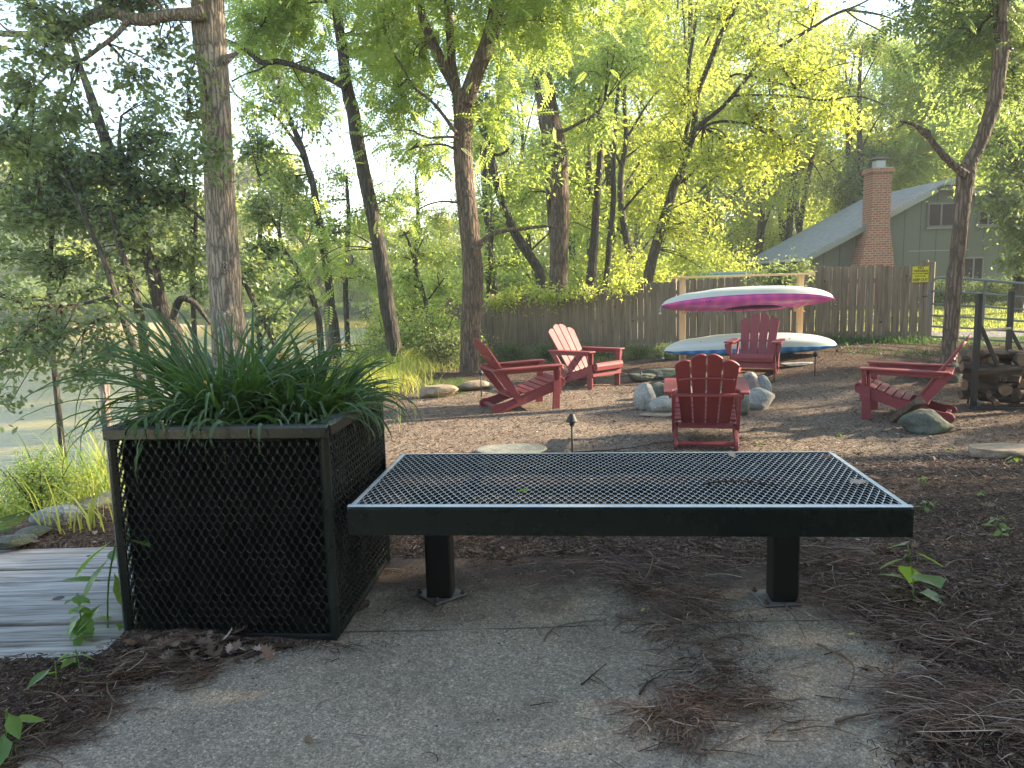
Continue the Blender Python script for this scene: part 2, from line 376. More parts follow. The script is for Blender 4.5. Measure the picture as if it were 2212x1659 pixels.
M['log'] = m_wood('split_firewood', (0.03, 0.022, 0.017), (0.10, 0.072, 0.053), (0.22, 0.165, 0.12), 'x', 0.9, 0.7, False)
M['logend'] = m_wood('cut_log_end', (0.12, 0.078, 0.048), (0.20, 0.135, 0.085), (0.30, 0.22, 0.15), 'y', 0.9, 0.4, False)

def m_ground():
    m, nt, out = mat('ground_cover'); N = NT(nt); tc = N('TexCoord'); v = tc.outputs['Object']
    # shredded bark mulch
    wv = N('VectorMath', {0: v, 1: N('VectorMath', {0: N('TexNoise', {'Vector': v, 'Scale': 9.0, 'Detail': 3.0}).outputs[1], 1: (0.07, 0.07, 0.07)}, operation='MULTIPLY').outputs[0]}, operation='ADD').outputs[0]
    vA = N('TexVoronoi', {'Vector': N('Mapping', {'Vector': wv, 'Scale': (70, 190, 60), 'Rotation': (0, 0, 0.5)}).outputs[0], 'Scale': 1.0})
    vB = N('TexVoronoi', {'Vector': N('Mapping', {'Vector': wv, 'Scale': (170, 62, 60), 'Rotation': (0, 0, 0.2)}).outputs[0], 'Scale': 1.0})
    sw = N.math('GREATER_THAN', noise(N, v, 34, 3), 0.5)
    cell = N.mix(sw, vA.outputs['Color'], vB.outputs['Color']); dist = N.mix(sw, N('CombineColor', {0: vA.outputs[0]}).outputs[0], N('CombineColor', {0: vB.outputs[0]}).outputs[0])
    cr = N('SeparateColor', {0: cell}); dr = N('SeparateColor', {0: dist})
    mul = N.ramp(cr.outputs[0], [(0, (0.03, 0.019, 0.014)), (0.45, (0.085, 0.055, 0.04)), (0.8, (0.145, 0.10, 0.073)), (0.95, (0.22, 0.165, 0.12)), (1, (0.36, 0.28, 0.21))])
    # the sun-bleached floor of the fire circle
    a = N('Attribute', attribute_name='cover'); ac = N('SeparateXYZ', {0: a.outputs['Vector']})
    grass, gravel, pale = ac.outputs[0], ac.outputs[1], ac.outputs[2]
    palec = N.ramp(cr.outputs[1], [(0, (0.11, 0.083, 0.062)), (0.5, (0.24, 0.185, 0.14)), (0.85, (0.34, 0.27, 0.21)), (1, (0.5, 0.42, 0.33))])
    patch = noise(N, v, 1.1, 5, 0.6)
    mul = N.mix(N.math('MULTIPLY', pale, N.ramp(patch, [(0.3, (0.55,) * 3), (0.6, (1,) * 3)])), mul, palec)
    # grass / low green
    gn = noise(N, v, 22, 5, 0.7); gr = N.ramp(gn, [(0.3, (0.035, 0.06, 0.012)), (0.55, (0.085, 0.13, 0.025)), (0.75, (0.17, 0.20, 0.05))])
    gf = N.math('GREATER_THAN', N.math('ADD', grass, N.math('MULTIPLY', N.math('SUBTRACT', noise(N, v, 2.5, 5, 0.7), 0.5), 0.9)), 0.5)
    col = N.mix(gf, mul, gr)
    gv = N.ramp(N('SeparateColor', {0: N('TexVoronoi', {'Vector': v, 'Scale': 30.0}).outputs['Color']}).outputs[0], [(0, (0.13, 0.12, 0.115)), (1, (0.36, 0.34, 0.33))])
    col = N.mix(N.math('GREATER_THAN', N.math('ADD', gravel, N.math('MULTIPLY', N.math('SUBTRACT', noise(N, v, 3, 4), 0.5), 0.6)), 0.5), col, gv)
    h = N.math('ADD', N.math('MULTIPLY', dr.outputs[0], -1.0), N.math('MULTIPLY', gn, 0.6))
    principled(N, out, col, 0.95, h, 0.9, 0.02, 0.12); return m
M['ground'] = m_ground()
def m_concrete():
    m, nt, out = mat('exposed_aggregate_concrete'); N = NT(nt); tc = N('TexCoord'); v = tc.outputs['Object']
    fine = noise(N, v, 260, 3, 0.7); vo = N('TexVoronoi', {'Vector': v, 'Scale': 380.0}); cc = N('SeparateColor', {0: vo.outputs['Color']})
    base = N.ramp(fine, [(0.3, (0.19, 0.152, 0.107)), (0.5, (0.36, 0.298, 0.218)), (0.75, (0.53, 0.445, 0.33))])
    base = N.mix(N.math('MULTIPLY', N.math('GREATER_THAN', cc.outputs[0], 0.93), 0.5), base, (0.42, 0.39, 0.34))
    base = N.mix(N.math('MULTIPLY', N.math('LESS_THAN', cc.outputs[1], 0.10), 0.6), base, (0.05, 0.042, 0.036))
    gc = N('SeparateColor', {0: N('TexVoronoi', {'Vector': v, 'Scale': 150.0}).outputs['Color']}).outputs[2]; base = N.mix(1.0, base, N.ramp(gc, [(0, (.55,) * 3), (.5, (.95,) * 3), (.9, (1.15,) * 3), (1, (1.6,) * 3)]), 'MULTIPLY')
    mo = noise(N, v, 38, 6, 0.75); base = N.mix(N.ramp(mo, [(0.35, (0.55,) * 3), (0.6, (0,) * 3)]), base, tuple(c * .42 for c in (0.28, 0.235, 0.185)))
    st = noise(N, v, 2.3, 6, 0.68); base = N.mix(N.ramp(st, [(0.42, (0,) * 3), (0.66, (0.75,) * 3)]), base, N.mix(0.5, base, (0.07, 0.05, 0.037)))
    dirt = N('SeparateXYZ', {0: v}); dm = N('MapRange', {0: dirt.outputs[1], 1: 2.15, 2: 3.1}).outputs[0]
    dn = N.math('ADD', dm, N.math('MULTIPLY', N.math('SUBTRACT', noise(N, v, 5.0, 6, 0.7), 0.5), 1.1))
    soil = N.ramp(noise(N, v, 90, 3), [(0.3, (0.02, 0.012, 0.009)), (0.7, (0.075, 0.047, 0.034))])
    base = N.mix(N.ramp(dn, [(0.55, (0,) * 3), (0.95, (0.85,) * 3)]), base, soil)
    jy = N.math('ADD', dirt.outputs[1], N.math('MULTIPLY', N.math('SUBTRACT', noise(N, v, 6, 4), 0.5), 0.03))
    jl = N.math('LESS_THAN', N.math('ABSOLUTE', N.math('SUBTRACT', jy, 2.60)), 0.0045)
    base = N.mix(N.math('MULTIPLY', jl, N.ramp(noise(N, v, 3, 3), [(0.35, (0.1,) * 3), (0.55, (0.85,) * 3)])), base, (0.035, 0.028, 0.02))
    pit = N('TexVoronoi', {'Vector': v, 'Scale': 14.0}).outputs[0]
    base = N.mix(N.math('MULTIPLY', N.math('LESS_THAN', pit, 0.07), 0.85), base, (0.02, 0.016, 0.013))
    principled(N, out, base, 0.9, N.math('ADD', fine, N.math('MULTIPLY', vo.outputs[0], -0.6)), 0.6, 0.004, 0.25); return m
M['concrete'] = m_concrete()
def m_water():
    m, nt, out = mat('slow_river_water'); N = NT(nt)
    a = noise(N, coords(N, (1.0, 5.0, 1), rot=(0, 0, 0.35)), 1.8, 4, 0.55); b = noise(N, coords(N, (2, 9, 1), rot=(0, 0, 0.35)), 2.0, 3)
    h = N.math('ADD', a, N.math('MULTIPLY', b, 0.35))
    principled(N, out, (0.30, 0.24, 0.065), 0.07, h, 0.30, 0.10, 0.5); return m
M['water'] = m_water()
def m_rock(name, c0, c1, c2, s=1.0, green=0.0):
    m, nt, out = mat(name); N = NT(nt); v = coords(N)
    a = noise(N, v, 4 * s, 8, 0.7, 0.4); sp = noise(N, v, 90 * s, 2)
    col = N.ramp(a, [(0.3, c0), (0.5, c1), (0.72, c2)]); col = N.mix(N.math('MULTIPLY', N.math('GREATER_THAN', sp, 0.6), 0.45), col, tuple(x * .4 for x in c0))
    col = N.mix(N.math('MULTIPLY', N.math('LESS_THAN', sp, 0.36), 0.5), col, tuple(min(1, x * 1.5) for x in c2))
    if green: col = N.mix(N.math('MULTIPLY', N.math('GREATER_THAN', noise(N, v, 5, 5), 0.54), green), col, (0.09, 0.11, 0.05))
    principled(N, out, col, 0.85, a, 0.7, 0.04, 0.25); return m
M['rock_pale'] = m_rock('pale_granite', (0.15, 0.15, 0.135), (0.27, 0.265, 0.245), (0.38, 0.37, 0.34))
M['rock_blue'] = m_rock('blue_grey_granite', (0.09, 0.11, 0.12), (0.17, 0.195, 0.205), (0.26, 0.28, 0.28))
M['rock_dark'] = m_rock('dark_green_stone', (0.045, 0.05, 0.04), (0.09, 0.10, 0.08), (0.15, 0.155, 0.125), 1, 0.4)
M['rock_pink'] = m_rock('pinkish_stone', (0.11, 0.085, 0.08), (0.19, 0.15, 0.14), (0.27, 0.22, 0.20))
M['rock_tan'] = m_rock('tan_sandstone', (0.15, 0.115, 0.08), (0.27, 0.21, 0.15), (0.38, 0.31, 0.23), 1.6)
M['rock_slab'] = m_rock('flat_grey_slab', (0.12, 0.12, 0.10), (0.20, 0.20, 0.17), (0.28, 0.275, 0.24), 1, 0.25)
def m_siding(name, col, gap=0.61, sh=0.35):
    m, nt, out = mat(name); N = NT(nt); v = coords(N); x = N('SeparateXYZ', {0: v}).outputs[0]
    fr = N.math('FRACT', N.math('DIVIDE', x, gap)); ln = N.math('LESS_THAN', fr, 0.05)
    n1 = noise(N, coords(N, (5, 5, 1.2)), 1.5, 5); c = N.mix(N.math('MULTIPLY', n1, sh), col, tuple(k * .55 for k in col))
    c = N.mix(N.math('MULTIPLY', ln, 0.7), c, tuple(k * .3 for k in col))
    principled(N, out, c, 0.8, N.math('SUBTRACT', n1, ln), 0.3, 0.02, 0.2); return m
M['siding'] = m_siding('sage_green_plywood_siding', (0.125, 0.14, 0.12))
M['siding_tan'] = m_siding('beige_batten_siding', (0.32, 0.31, 0.27), 0.3)
M['trim'] = flat('grey_green_trim', (0.24, 0.26, 0.24), 0.7, var=0.3)
M['whitetrim'] = flat('white_gutter', (0.62, 0.61, 0.58), 0.6, var=0.3)
M['winframe'] = flat('grey_window_frame', (0.17, 0.17, 0.16), 0.6, var=0.4)
M['glass'] = flat('dark_window_glass', (0.006, 0.006, 0.008), 0.25, 0.15)
def m_roof():
    m, nt, out = mat('grey_asphalt_shingles'); N = NT(nt); tc = N('TexCoord')
    br = N('TexBrick', {'Vector': N('Mapping', {'Vector': tc.outputs['UV'], 'Scale': (1, 1, 1)}).outputs[0], 'Scale': 1.0, 'Color1': (0.25, 0.27, 0.29, 1), 'Color2': (0.32, 0.34, 0.36, 1), 'Mortar': (0.10, 0.11, 0.12, 1), 'Mortar Size': 0.012, 'Brick Width': 0.33, 'Row Height': 0.14})
    c = N.mix(noise(N, tc.outputs['Object'], 3, 5), br.outputs[0], N.mix(0.5, br.outputs[0], (0.27, 0.28, 0.28)))
    principled(N, out, c, 0.9, br.outputs[1], 0.3, 0.01, 0.2); return m
M['roof'] = m_roof()
def m_brick():
    m, nt, out = mat('red_brick'); N = NT(nt); tc = N('TexCoord')
    s = N('SeparateXYZ', {0: tc.outputs['Object']}); v = N('CombineXYZ', {0: N.math('ADD', s.outputs[0], s.outputs[1]), 1: s.outputs[2]}).outputs[0]
    br = N('TexBrick', {'Vector': v, 'Scale': 1.0, 'Color1': (0.30, 0.115, 0.075, 1), 'Color2': (0.22, 0.09, 0.065, 1), 'Mortar': (0.34, 0.28, 0.24, 1), 'Mortar Size': 0.010, 'Brick Width': 0.21, 'Row Height': 0.085})
    c = N.mix(N.math('MULTIPLY', N.math('GREATER_THAN', noise(N, v, 9, 3), 0.6), 0.5), br.outputs[0], (0.42, 0.26, 0.20))
    principled(N, out, c, 0.9, br.outputs[1], -0.4, 0.01, 0.2); return m
M['brick'] = m_brick()
M['hull'] = flat('scuffed_white_hull_plastic', (0.50, 0.54, 0.50), 0.35, 0.5, var=0.25, vs=3)
def m_swirl(name, a, b, c):
    m, nt, out = mat(name); N = NT(nt)
    w = N('TexWave', {'Vector': coords(N, (1.5, 5, 5)), 'Scale': 0.9, 'Distortion': 5.0, 'Detail': 2.0}).outputs['Fac']
    principled(N, out, N.ramp(w, [(0, a), (0.5, b), (1, c)]), 0.35, None, spec=0.5); return m
M['pink'] = m_swirl('magenta_swirl_plastic', (0.42, 0.07, 0.32), (0.50, 0.075, 0.34), (0.58, 0.10, 0.33))
M['blue'] = m_swirl('blue_swirl_plastic', (0.02, 0.14, 0.40), (0.03, 0.20, 0.50), (0.08, 0.30, 0.58))
M['cockpit'] = flat('dark_cockpit_lining', (0.05, 0.05, 0.045), 0.8)
M['sign'] = flat('yellow_sign_face', (0.62, 0.55, 0.03), 0.45, 0.5, var=0.25, vs=6)
M['ink'] = flat('black_sign_ink', (0.012, 0.012, 0.012), 0.6)
M['teal'] = flat('turquoise_scalloped_trim', (0.16, 0.42, 0.42), 0.6, var=0.3)
M['palewall'] = flat('pale_blue_wall', (0.45, 0.50, 0.52), 0.7, var=0.3)
M['sand'] = flat('sandbar', (0.36, 0.28, 0.17), 0.95, 0.1, var=0.4, vs=2)

# ------------------------------------------------------------------ the setting: ground, patio, river
def spaced(segs):
    out = [segs[0][0]]
    for a, b, st in segs:
        n = max(1, int(round((b - a) / st))); out += list(np.linspace(a, b, n + 1)[1:])
    return np.array(out)
def grow(a, b, s0, k=1.12):
    out = []; x = a; st = s0
    while x < b: x += st; st *= k; out.append(min(x, b))
    return np.array(out)
def make_ground():
    xs = spaced([(-12, -4, .2), (-4, -2.7, .1), (-2.7, 3.4, .028), (3.4, 12, .12)])
    xs = np.concatenate([-grow(12, 900, .3)[::-1], xs, grow(12, 900, .3)])
    ys = spaced([(-4, 1.2, .3), (1.2, 4.4, .028), (4.4, 8, .06), (8, 24, .14)])
    ys = np.concatenate([-grow(4, 200, .5)[::-1], ys, grow(24, 1400, .3)])
    X, Y = np.meshgrid(xs, ys); Z = gz_arr(X, Y)
    nx, ny = len(xs), len(ys); i = (np.arange(ny - 1)[:, None] * nx + np.arange(nx - 1)[None]).ravel()
    F = np.stack([i, i + 1, i + nx + 1, i + nx], 1)
    mb = MB(); mb.add(np.stack([X.ravel(), Y.ravel(), Z.ravel()], 1), F, 0, True)
    o = mb.build('ground', M['ground']); tag(o, kind='structure')
    x, y, z = X.ravel(), Y.ravel(), Z.ravel()
    t = bank_edge(y) - x
    grass = sst(-0.15, 0.5, t)                                  # river bank
    fx = fence_side(x, y)
    grass = np.maximum(grass, sst(0.3, 2.2, fx))                # beyond the fence and gate
    grass = np.maximum(grass, 0.62 * sst(-1.0, -0.1, fx) * 1.0)
    grass = np.maximum(grass, .75 * sst(1.3, 0, np.hypot(x + 1.0, (y - 12.0) / 2)))
    grav = ((fx > 0.9) & (fx < 3.4) & (x > 6.3)).astype(float)
    ell = 1 - sst(0.75, 1.15, np.hypot((x - 1.6) / 3.9, (y - 9.0) / 3.6))
    at_ = o.data.attributes.new('cover', 'FLOAT_VECTOR', 'POINT')
    at_.data.foreach_set('vector', np.stack([grass, grav, ell], 1).astype(np.float32).ravel())
    return o
FA = Vector((at(1990, 745, 14.2).x, 14.2)); FB = Vector((at(1035, 700, 19.6).x, 19.6))
def fence_side(x, y):
    """distance behind the fence line (positive beyond it), the gate continues the line to the right"""
    d = (FA - FB).normalized(); n = Vector((-d.y, d.x))
    if n.y < 0: n = -n
    f1 = (x - FA.x) * n.x + (y - FA.y) * n.y
    f2 = (y - (14.2 - 0.30 * (x - FA.x)))
    return np.where(x > FA.x, f2, f1)
ground = make_ground()
def patio():
    mb = MB(); P = [(p.x, p.y) for p in PATIO]
    P = [(x * 1.0, y) for x, y in P]
    cx = sum(p[0] for p in P) / len(P); cy = sum(p[1] for p in P) / len(P)
    Q = [(p[0] + (0.12 if p[0] > cx else -0.12), p[1] + (0.10 if p[1] > cy else -0.1)) for p in P]
    xs = np.arange(-2.5, 3.2, .06); ys = np.arange(0.2, 3.9, .06); X, Y = np.meshgrid(xs, ys)
    Z = 0.003 * (vnoise(X, Y, 1.5, 9) - .5); nx = len(xs)
    i = (np.arange(len(ys) - 1)[:, None] * nx + np.arange(nx - 1)[None]).ravel(); F = np.stack([i, i + 1, i + nx + 1, i + nx], 1)
    sd = poly_sd(X.ravel(), Y.ravel(), Q); keep = np.all(sd[F] < 0, axis=1)
    ins = (X.ravel() > -1.45) | (Y.ravel() < 2.40); keep &= np.all(ins[F], axis=1)
    mb.add(np.stack([X.ravel(), Y.ravel(), Z.ravel()], 1), F[keep], 0, True)
    o = mb.build('patio_slab', M['concrete'])
    so = o.modifiers.new('thickness', 'SOLIDIFY'); so.thickness = 0.10; so.offset = -1
    tag(o, kind='structure')
patio()
def water():
    mb = MB(); mb.add([(-900, -200, WATER_Z), (300, -200, WATER_Z), (300, 1400, WATER_Z), (-900, 1400, WATER_Z)], [[0, 1, 2, 3]])
    tag(mb.build('river_water', M['water']), kind='structure')
water()

rng = np.random.default_rng(7); random.seed(7)
# ------------------------------------------------------------------ boardwalk at the left
def deck():
    r = empty('boardwalk', (-2.8, 3.0, 0), 0, 'weathered silver grey plank boardwalk to the left of the planter', 'boardwalk')
    edges = [3.585, 3.27, 3.105, 2.95, 2.805, 2.655, 2.50, 2.36]
    y = 3.585; k = 0
    while y > 2.36:
        w = 0.142; mb = MB()
        mb.add(*xf(box(3.3, w - .013, .035, .004), T(-3.06 + 0.015 * math.sin(k * 2.1), y - w / 2, -0.0155 + 0.004 * math.sin(k * 1.7)) @ RZ(0.004 * math.sin(k * 3))))
        o = mb.build('plank', M['deck'], r); o.matrix_parent_inverse = r.matrix_basis.inverted(); y -= w; k += 1
    for x in (-4.4, -3.0, -1.6):
        mb = MB(); mb.add(*xf(box(.09, 1.2, .12), T(x, 2.98, -.095))); o = mb.build('joist', M['deck'], r); o.matrix_parent_inverse = r.matrix_basis.inverted()
deck()

# ------------------------------------------------------------------ expanded metal
def expanded(W, H, px, py, hx=0.36, hy=0.40, th=0.004, tilt=0.004, seg=12, clip=True):
    """staggered elongated holes over 0..W x 0..H in the local xy plane; px, py are the hole pitch (py = full row period)"""
    mb = MB(); nx = int(W / px) + 2; ny = int(H / (py / 2)) + 2
    a = np.linspace(0, 2 * math.pi, seg, endpoint=False)
    # outer boundary of a cell: the staggered lattice cell is a rhombus-like hexagon
    ca, sa = np.cos(a), np.sin(a)
    inner = np.stack([hx * px * np.sign(ca) * np.abs(ca) ** 0.9, hy * py * np.sign(sa) * np.abs(sa) ** 1.05], 1)
    hexv = np.array([(0.5, 0.14), (0, .36), (-.5, .14), (-.5, -.14), (0, -.36), (.5, -.14)]) * np.array([px, py])
    def outer(ang):
        d = np.array([math.cos(ang) * px * .5, math.sin(ang) * py * .36]); best = 9
        for i in range(6):
            p = hexv[i]; q = hexv[(i + 1) % 6]; e = q - p
            den = d[0] * e[1] - d[1] * e[0]
            if abs(den) < 1e-12: continue
            t = (p[0] * e[1] - p[1] * e[0]) / den; s_ = (p[0] * d[1] - p[1] * d[0]) / den
            if t > 0 and -1e-6 <= s_ <= 1 + 1e-6: best = min(best, t)
        return d * best
    ang = list(a)
    out = np.array([outer(x) for x in ang])
    ring = []
    zt = -tilt * np.sin(a)
    Vc = np.concatenate([np.c_[out, np.full(seg, th / 2)], np.c_[(out * .25 + inner * .75), th / 2 + zt * .8], np.c_[inner, zt * 1.0],
                         np.c_[(out * .25 + inner * .75), -th / 2 + zt * .8], np.c_[out, np.full(seg, -th / 2)]])
    k = np.arange(seg); k2 = (k + 1) % seg
    Fc = np.concatenate([np.stack([r * seg + k, r * seg + k2, (r + 1) * seg + k2, (r + 1) * seg + k], 1) for r in range(4)])
    cs = []
    for j in range(ny):
        for i in range(nx):
            cs.append((i * px + (px / 2 if j % 2 else 0), j * py / 2))
    cs = np.array(cs); V = (Vc[None] + np.c_[cs, np.zeros(len(cs))][:, None]).reshape(-1, 3)
    F = (Fc[None] + (np.arange(len(cs)) * len(Vc))[:, None, None]).reshape(-1, 4)
    if clip: V[:, 0] = np.clip(V[:, 0], 0, W); V[:, 1] = np.clip(V[:, 1], 0, H)
    c = V[F]; e = np.ptp(c[:, :, 0], axis=1) + np.ptp(c[:, :, 1], axis=1)
    ok = ~((np.ptp(c[:, :, 0], axis=1) < 1e-9) | (np.ptp(c[:, :, 1], axis=1) < 1e-9))
    mb.add(V, F[ok], 0, True); return mb
def place_mb(mb, Mx):
    Mx = np.array(Mx); mb.V = [v @ Mx[:3, :3].T + Mx[:3, 3] for v in mb.V]; return mb

# ------------------------------------------------------------------ planter
def planter():
    W, D, H = 0.77, 0.76, 0.757
    r = empty('mesh_planter', (-1.392, 2.597, 0.0), -0.0842, 'square dark green perforated metal planter overflowing with daylilies', 'planter')
    rim = 0.043; ct = 0.03
    for k, (lab, Mx) in enumerate([('front', T(ct * .6, 0.008, 0.02) @ RX(R(90))), ('right', T(W - .008, ct * .6, 0.02) @ RZ(R(90)) @ RX(R(90))),
                     ('back', T(W - ct * .6, D - 0.008, 0.02) @ RZ(R(180)) @ RX(R(90))), ('left', T(.008, D - ct * .6, 0.02) @ RZ(R(-90)) @ RX(R(90)))]):
        mb = expanded((W if k % 2 == 0 else D) - ct * 1.2, H - 0.02 - rim * .6, 0.0305, 0.052, 0.355, 0.315, .005, .0045)
        place_mb(mb, Mx).build('mesh_panel', M['coat'], r)
    for (x, y) in ((0, 0), (W, 0), (W, D), (0, D)):
        mb = MB(); mb.add(*xf(box(.034, .034, H - .012, .012), T(x + (.011 if x == 0 else -.011), y + (.011 if y == 0 else -.011), (H - .012) / 2)), smooth=False); mb.build('corner_post', M['coat'], r)
    for (a, b) in (((0, 0), (W, 0)), ((W, 0), (W, D)), ((W, D), (0, D)), ((0, D), (0, 0))):
        mb = MB(); cx, cy = (a[0] + b[0]) / 2, (a[1] + b[1]) / 2; horiz = a[1] == b[1]
        L = (W if horiz else D)
        ix = (0 if horiz else (1 if cx < W / 2 else -1)); iy = (0 if not horiz else (1 if cy < D / 2 else -1))
        # folded rim: an outer lip and a top flange, mitred by making two of the sides shorter
        Lx = L + .016 if horiz else L - .052
        mb.add(*xf(box(Lx, .014, rim, .005), T(cx - ix * .002, cy - iy * .002, H - rim / 2) @ (RZ(0) if horiz else RZ(R(90)))))
        mb.add(*xf(box(Lx - (.01 if horiz else 0), .042, .010, .004), T(cx + ix * .025, cy + iy * .025, H - .0045) @ (RZ(0) if horiz else RZ(R(90)))))
        mb.build('rim', M['coat'], r)
        mb = MB(); mb.add(*xf(box(Lx - .03, .012, .022, .004), T(cx + ix * .004, cy + iy * .004, .014) @ (RZ(0) if horiz else RZ(R(90))))); mb.build('base_rail', M['black'], r)
    mb = MB(); g = .022
    mb.add(*xf(box(.004, D - 2 * g, H - .06), T(g + .02, D / 2, H / 2 - .025))); mb.add(*xf(box(.004, D - 2 * g, H - .06), T(W - g, D / 2, H / 2 - .025)))
    mb.add(*xf(box(W - 2 * g - .03, .004, H - .06), T(W / 2 + .008, g, H / 2 - .025))); mb.add(*xf(box(W - 2 * g - .03, .004, H - .06), T(W / 2 + .008, D - g, H / 2 - .025)))
    mb.build('liner', M['liner'], r)
    xs = np.linspace(g + .02, W - g, 16); ys = np.linspace(g, D - g, 16); X, Y = np.meshgrid(xs, ys); Z = H - .07 + .03 * vnoise(X, Y, 9, 3)
    i = (np.arange(15)[:, None] * 16 + np.arange(15)[None]).ravel()
    mb = MB(); mb.add(np.stack([X.ravel(), Y.ravel(), Z.ravel()], 1), np.stack([i, i + 1, i + 17, i + 16], 1), 0, True); mb.build('soil', M['soil'], r)
    return r, W, D, H
pl, PW, PD, PH = planter()
PLM = T(-1.392, 2.597, 0) @ RZ(-0.0842)

def blade(mb, p, d, L, w, up0=1.0, droop=1.0, nseg=9, fold=0.25, kink=None):
    """one arching strap leaf: p start, d horizontal heading (angle), up0 start slope"""
    P = np.array(p, float); th = math.atan2(up0, 1.0); pts = []; st = L / nseg; twist = random.uniform(-.5, .5); hd = d
    for i in range(nseg + 1):
        pts.append(P.copy())
        t = (i + 1) / nseg
        th -= droop * (0.35 + 1.3 * t) / nseg
        if kink and abs(t - kink) < 0.5 / nseg: th -= 1.3
        hd += twist * .05
        P = P + st * np.array([math.cos(hd) * math.cos(th), math.sin(hd) * math.cos(th), math.sin(th)])
    pts = np.array(pts); tg = np.gradient(pts, axis=0); s = np.cross(tg, [0, 0, 1.0]); nn = np.linalg.norm(s, axis=1)[:, None]; s = np.where(nn > 1e-6, s / (nn + 1e-9), [1, 0, 0])
    ca, sa = math.cos(twist * 1.5), math.sin(twist * 1.5); up = np.cross(s, tg); up /= np.linalg.norm(up, axis=1)[:, None] + 1e-9
    s2 = s * ca + up * sa; u2 = up * ca - s * sa
    t = np.linspace(0, 1, nseg + 1); ww = w * np.minimum(1, 0.55 + t * 2) * (1 - t ** 2.6) ** 0.8
    V = np.concatenate([pts - s2 * ww[:, None] / 2 + u2 * ww[:, None] * fold, pts, pts + s2 * ww[:, None] / 2 + u2 * ww[:, None] * fold])
    n = nseg + 1; i = np.arange(nseg)
    F = np.concatenate([np.stack([i, i + n, i + n + 1, i + 1], 1), np.stack([i + n, i + 2 * n, i + 2 * n + 1, i + n + 1], 1)])
    mb.add(V, F, 0, True)
def lily(name, cx, cy, n, Lr, spread, label, drape=0, seed=0):
    random.seed(seed); q = PLM @ Vector((cx, cy, PH - .05)); r = empty(name, q, 0, label, 'daylily', 'daylilies in the planter')
    mb = MB()
    for _ in range(n):
        a = random.uniform(0, 2 * math.pi); rr = random.random() ** .5 * .17; lean = random.random() ** .75
        L = random.uniform(*Lr) * (1 + .16 * math.cos(a + math.pi)) * (1 - .38 * max(0, -math.sin(a)))
        blade(mb, (rr * math.cos(a), rr * math.sin(a), 0), a + random.gauss(0, .35), L, random.uniform(.010, .019), 3.2 * (1 - lean) + .55, random.uniform(.5, 1.9) * spread * (.5 + lean), kink=(random.uniform(.5, .85) if random.random() < .10 else None))
    mb.build('leaves', M['blade'], r)
    return r
L1 = lily('daylily_clump', .27, .36, 420, (.36, .66), 1.0, 'larger daylily clump fanning out wide from the left half of the planter', seed=3)
L2 = lily('daylily_clump', .55, .42, 380, (.26, .46), 1.0, 'denser daylily clump in the right half of the planter with orange wilted blooms', seed=5)
def bloom(parent, loc, s=.05, seed=0):
    random.seed(seed); mb = MB()
    for k in range(6):
        a = k * math.pi / 3 + random.uniform(-.3, .3); blade(mb, (0, 0, 0), a, s * random.uniform(.8, 1.3), s * .42, random.uniform(.8, 3), random.uniform(1.0, 3.0), 5, .3)
    o = mb.build('flower', M['petal'], parent); o.location = Vector(loc) - parent.location; return o
def stalk(parent, p0, p1):
    mb = MB(); a = Vector(p0) - parent.location; b = Vector(p1) - parent.location; m_ = (a + b) / 2 + Vector((.01, .02, .02))
    mb.add(*tube(smooth_poly([a, m_, b], 5), .0025, 5), smooth=True); mb.build('stem', M['blade'], parent)
for k, (u, v, Y, s) in enumerate([(611, 772, 2.93, .05), (676, 742, 3.0, .055), (737, 748, 3.15, .045), (446, 828, 2.75, .03), (738, 790, 3.2, .04), (650, 775, 3.0, .03)]):
    p = at(u, v, Y); par = L1 if u < 500 else L2; bloom(par, p, s * .62, k); stalk(par, PLM @ Vector((.3 if u < 500 else .6, .4, PH - .06)), p)
def drape_leaves():
    r = empty('draping_weed', PLM @ Vector((.4, .05, PH)), 0, 'broad grassy weed blades hanging over the front rim of the planter', 'weed')
    mb = MB(); random.seed(11)
    for _ in range(34):
        x = random.uniform(.0, .76); p = PLM @ Vector((x, random.uniform(.03, .12), PH - .02)); p = p - r.location
        blade(mb, p, R(-95) + random.uniform(-.9, .9), random.uniform(.10, .22), random.uniform(.010, .019), random.uniform(.9, 2.2), random.uniform(2.4, 3.9), 10, .15)
    for _ in range(26):
        p = PLM @ Vector((PW - .04, random.uniform(.1, .7), PH - .02)); p = p - r.location
        blade(mb, p, R(-20) + random.uniform(-.8, .8), random.uniform(.18, .36), random.uniform(.006, .011), random.uniform(.4, 1.4), random.uniform(1.4, 2.6), 10, .15)
    mb.build('leaves', M['blade'], r)
    mb = MB(); p = PLM @ Vector((.01, .05, PH - .02)) - r.location
    blade(mb, p, R(188), .09, .02, .6, 1.0, 6, .1); blade(mb, p + Vector((.16, .0, .02)), R(205), .52, .020, .45, 2.6, 12, .1); blade(mb, p + Vector((-.02, .05, .0)), R(215), .34, .012, .3, 2.4, 12, .1)
    mb.build('leaves', M['blade'], r)
drape_leaves()

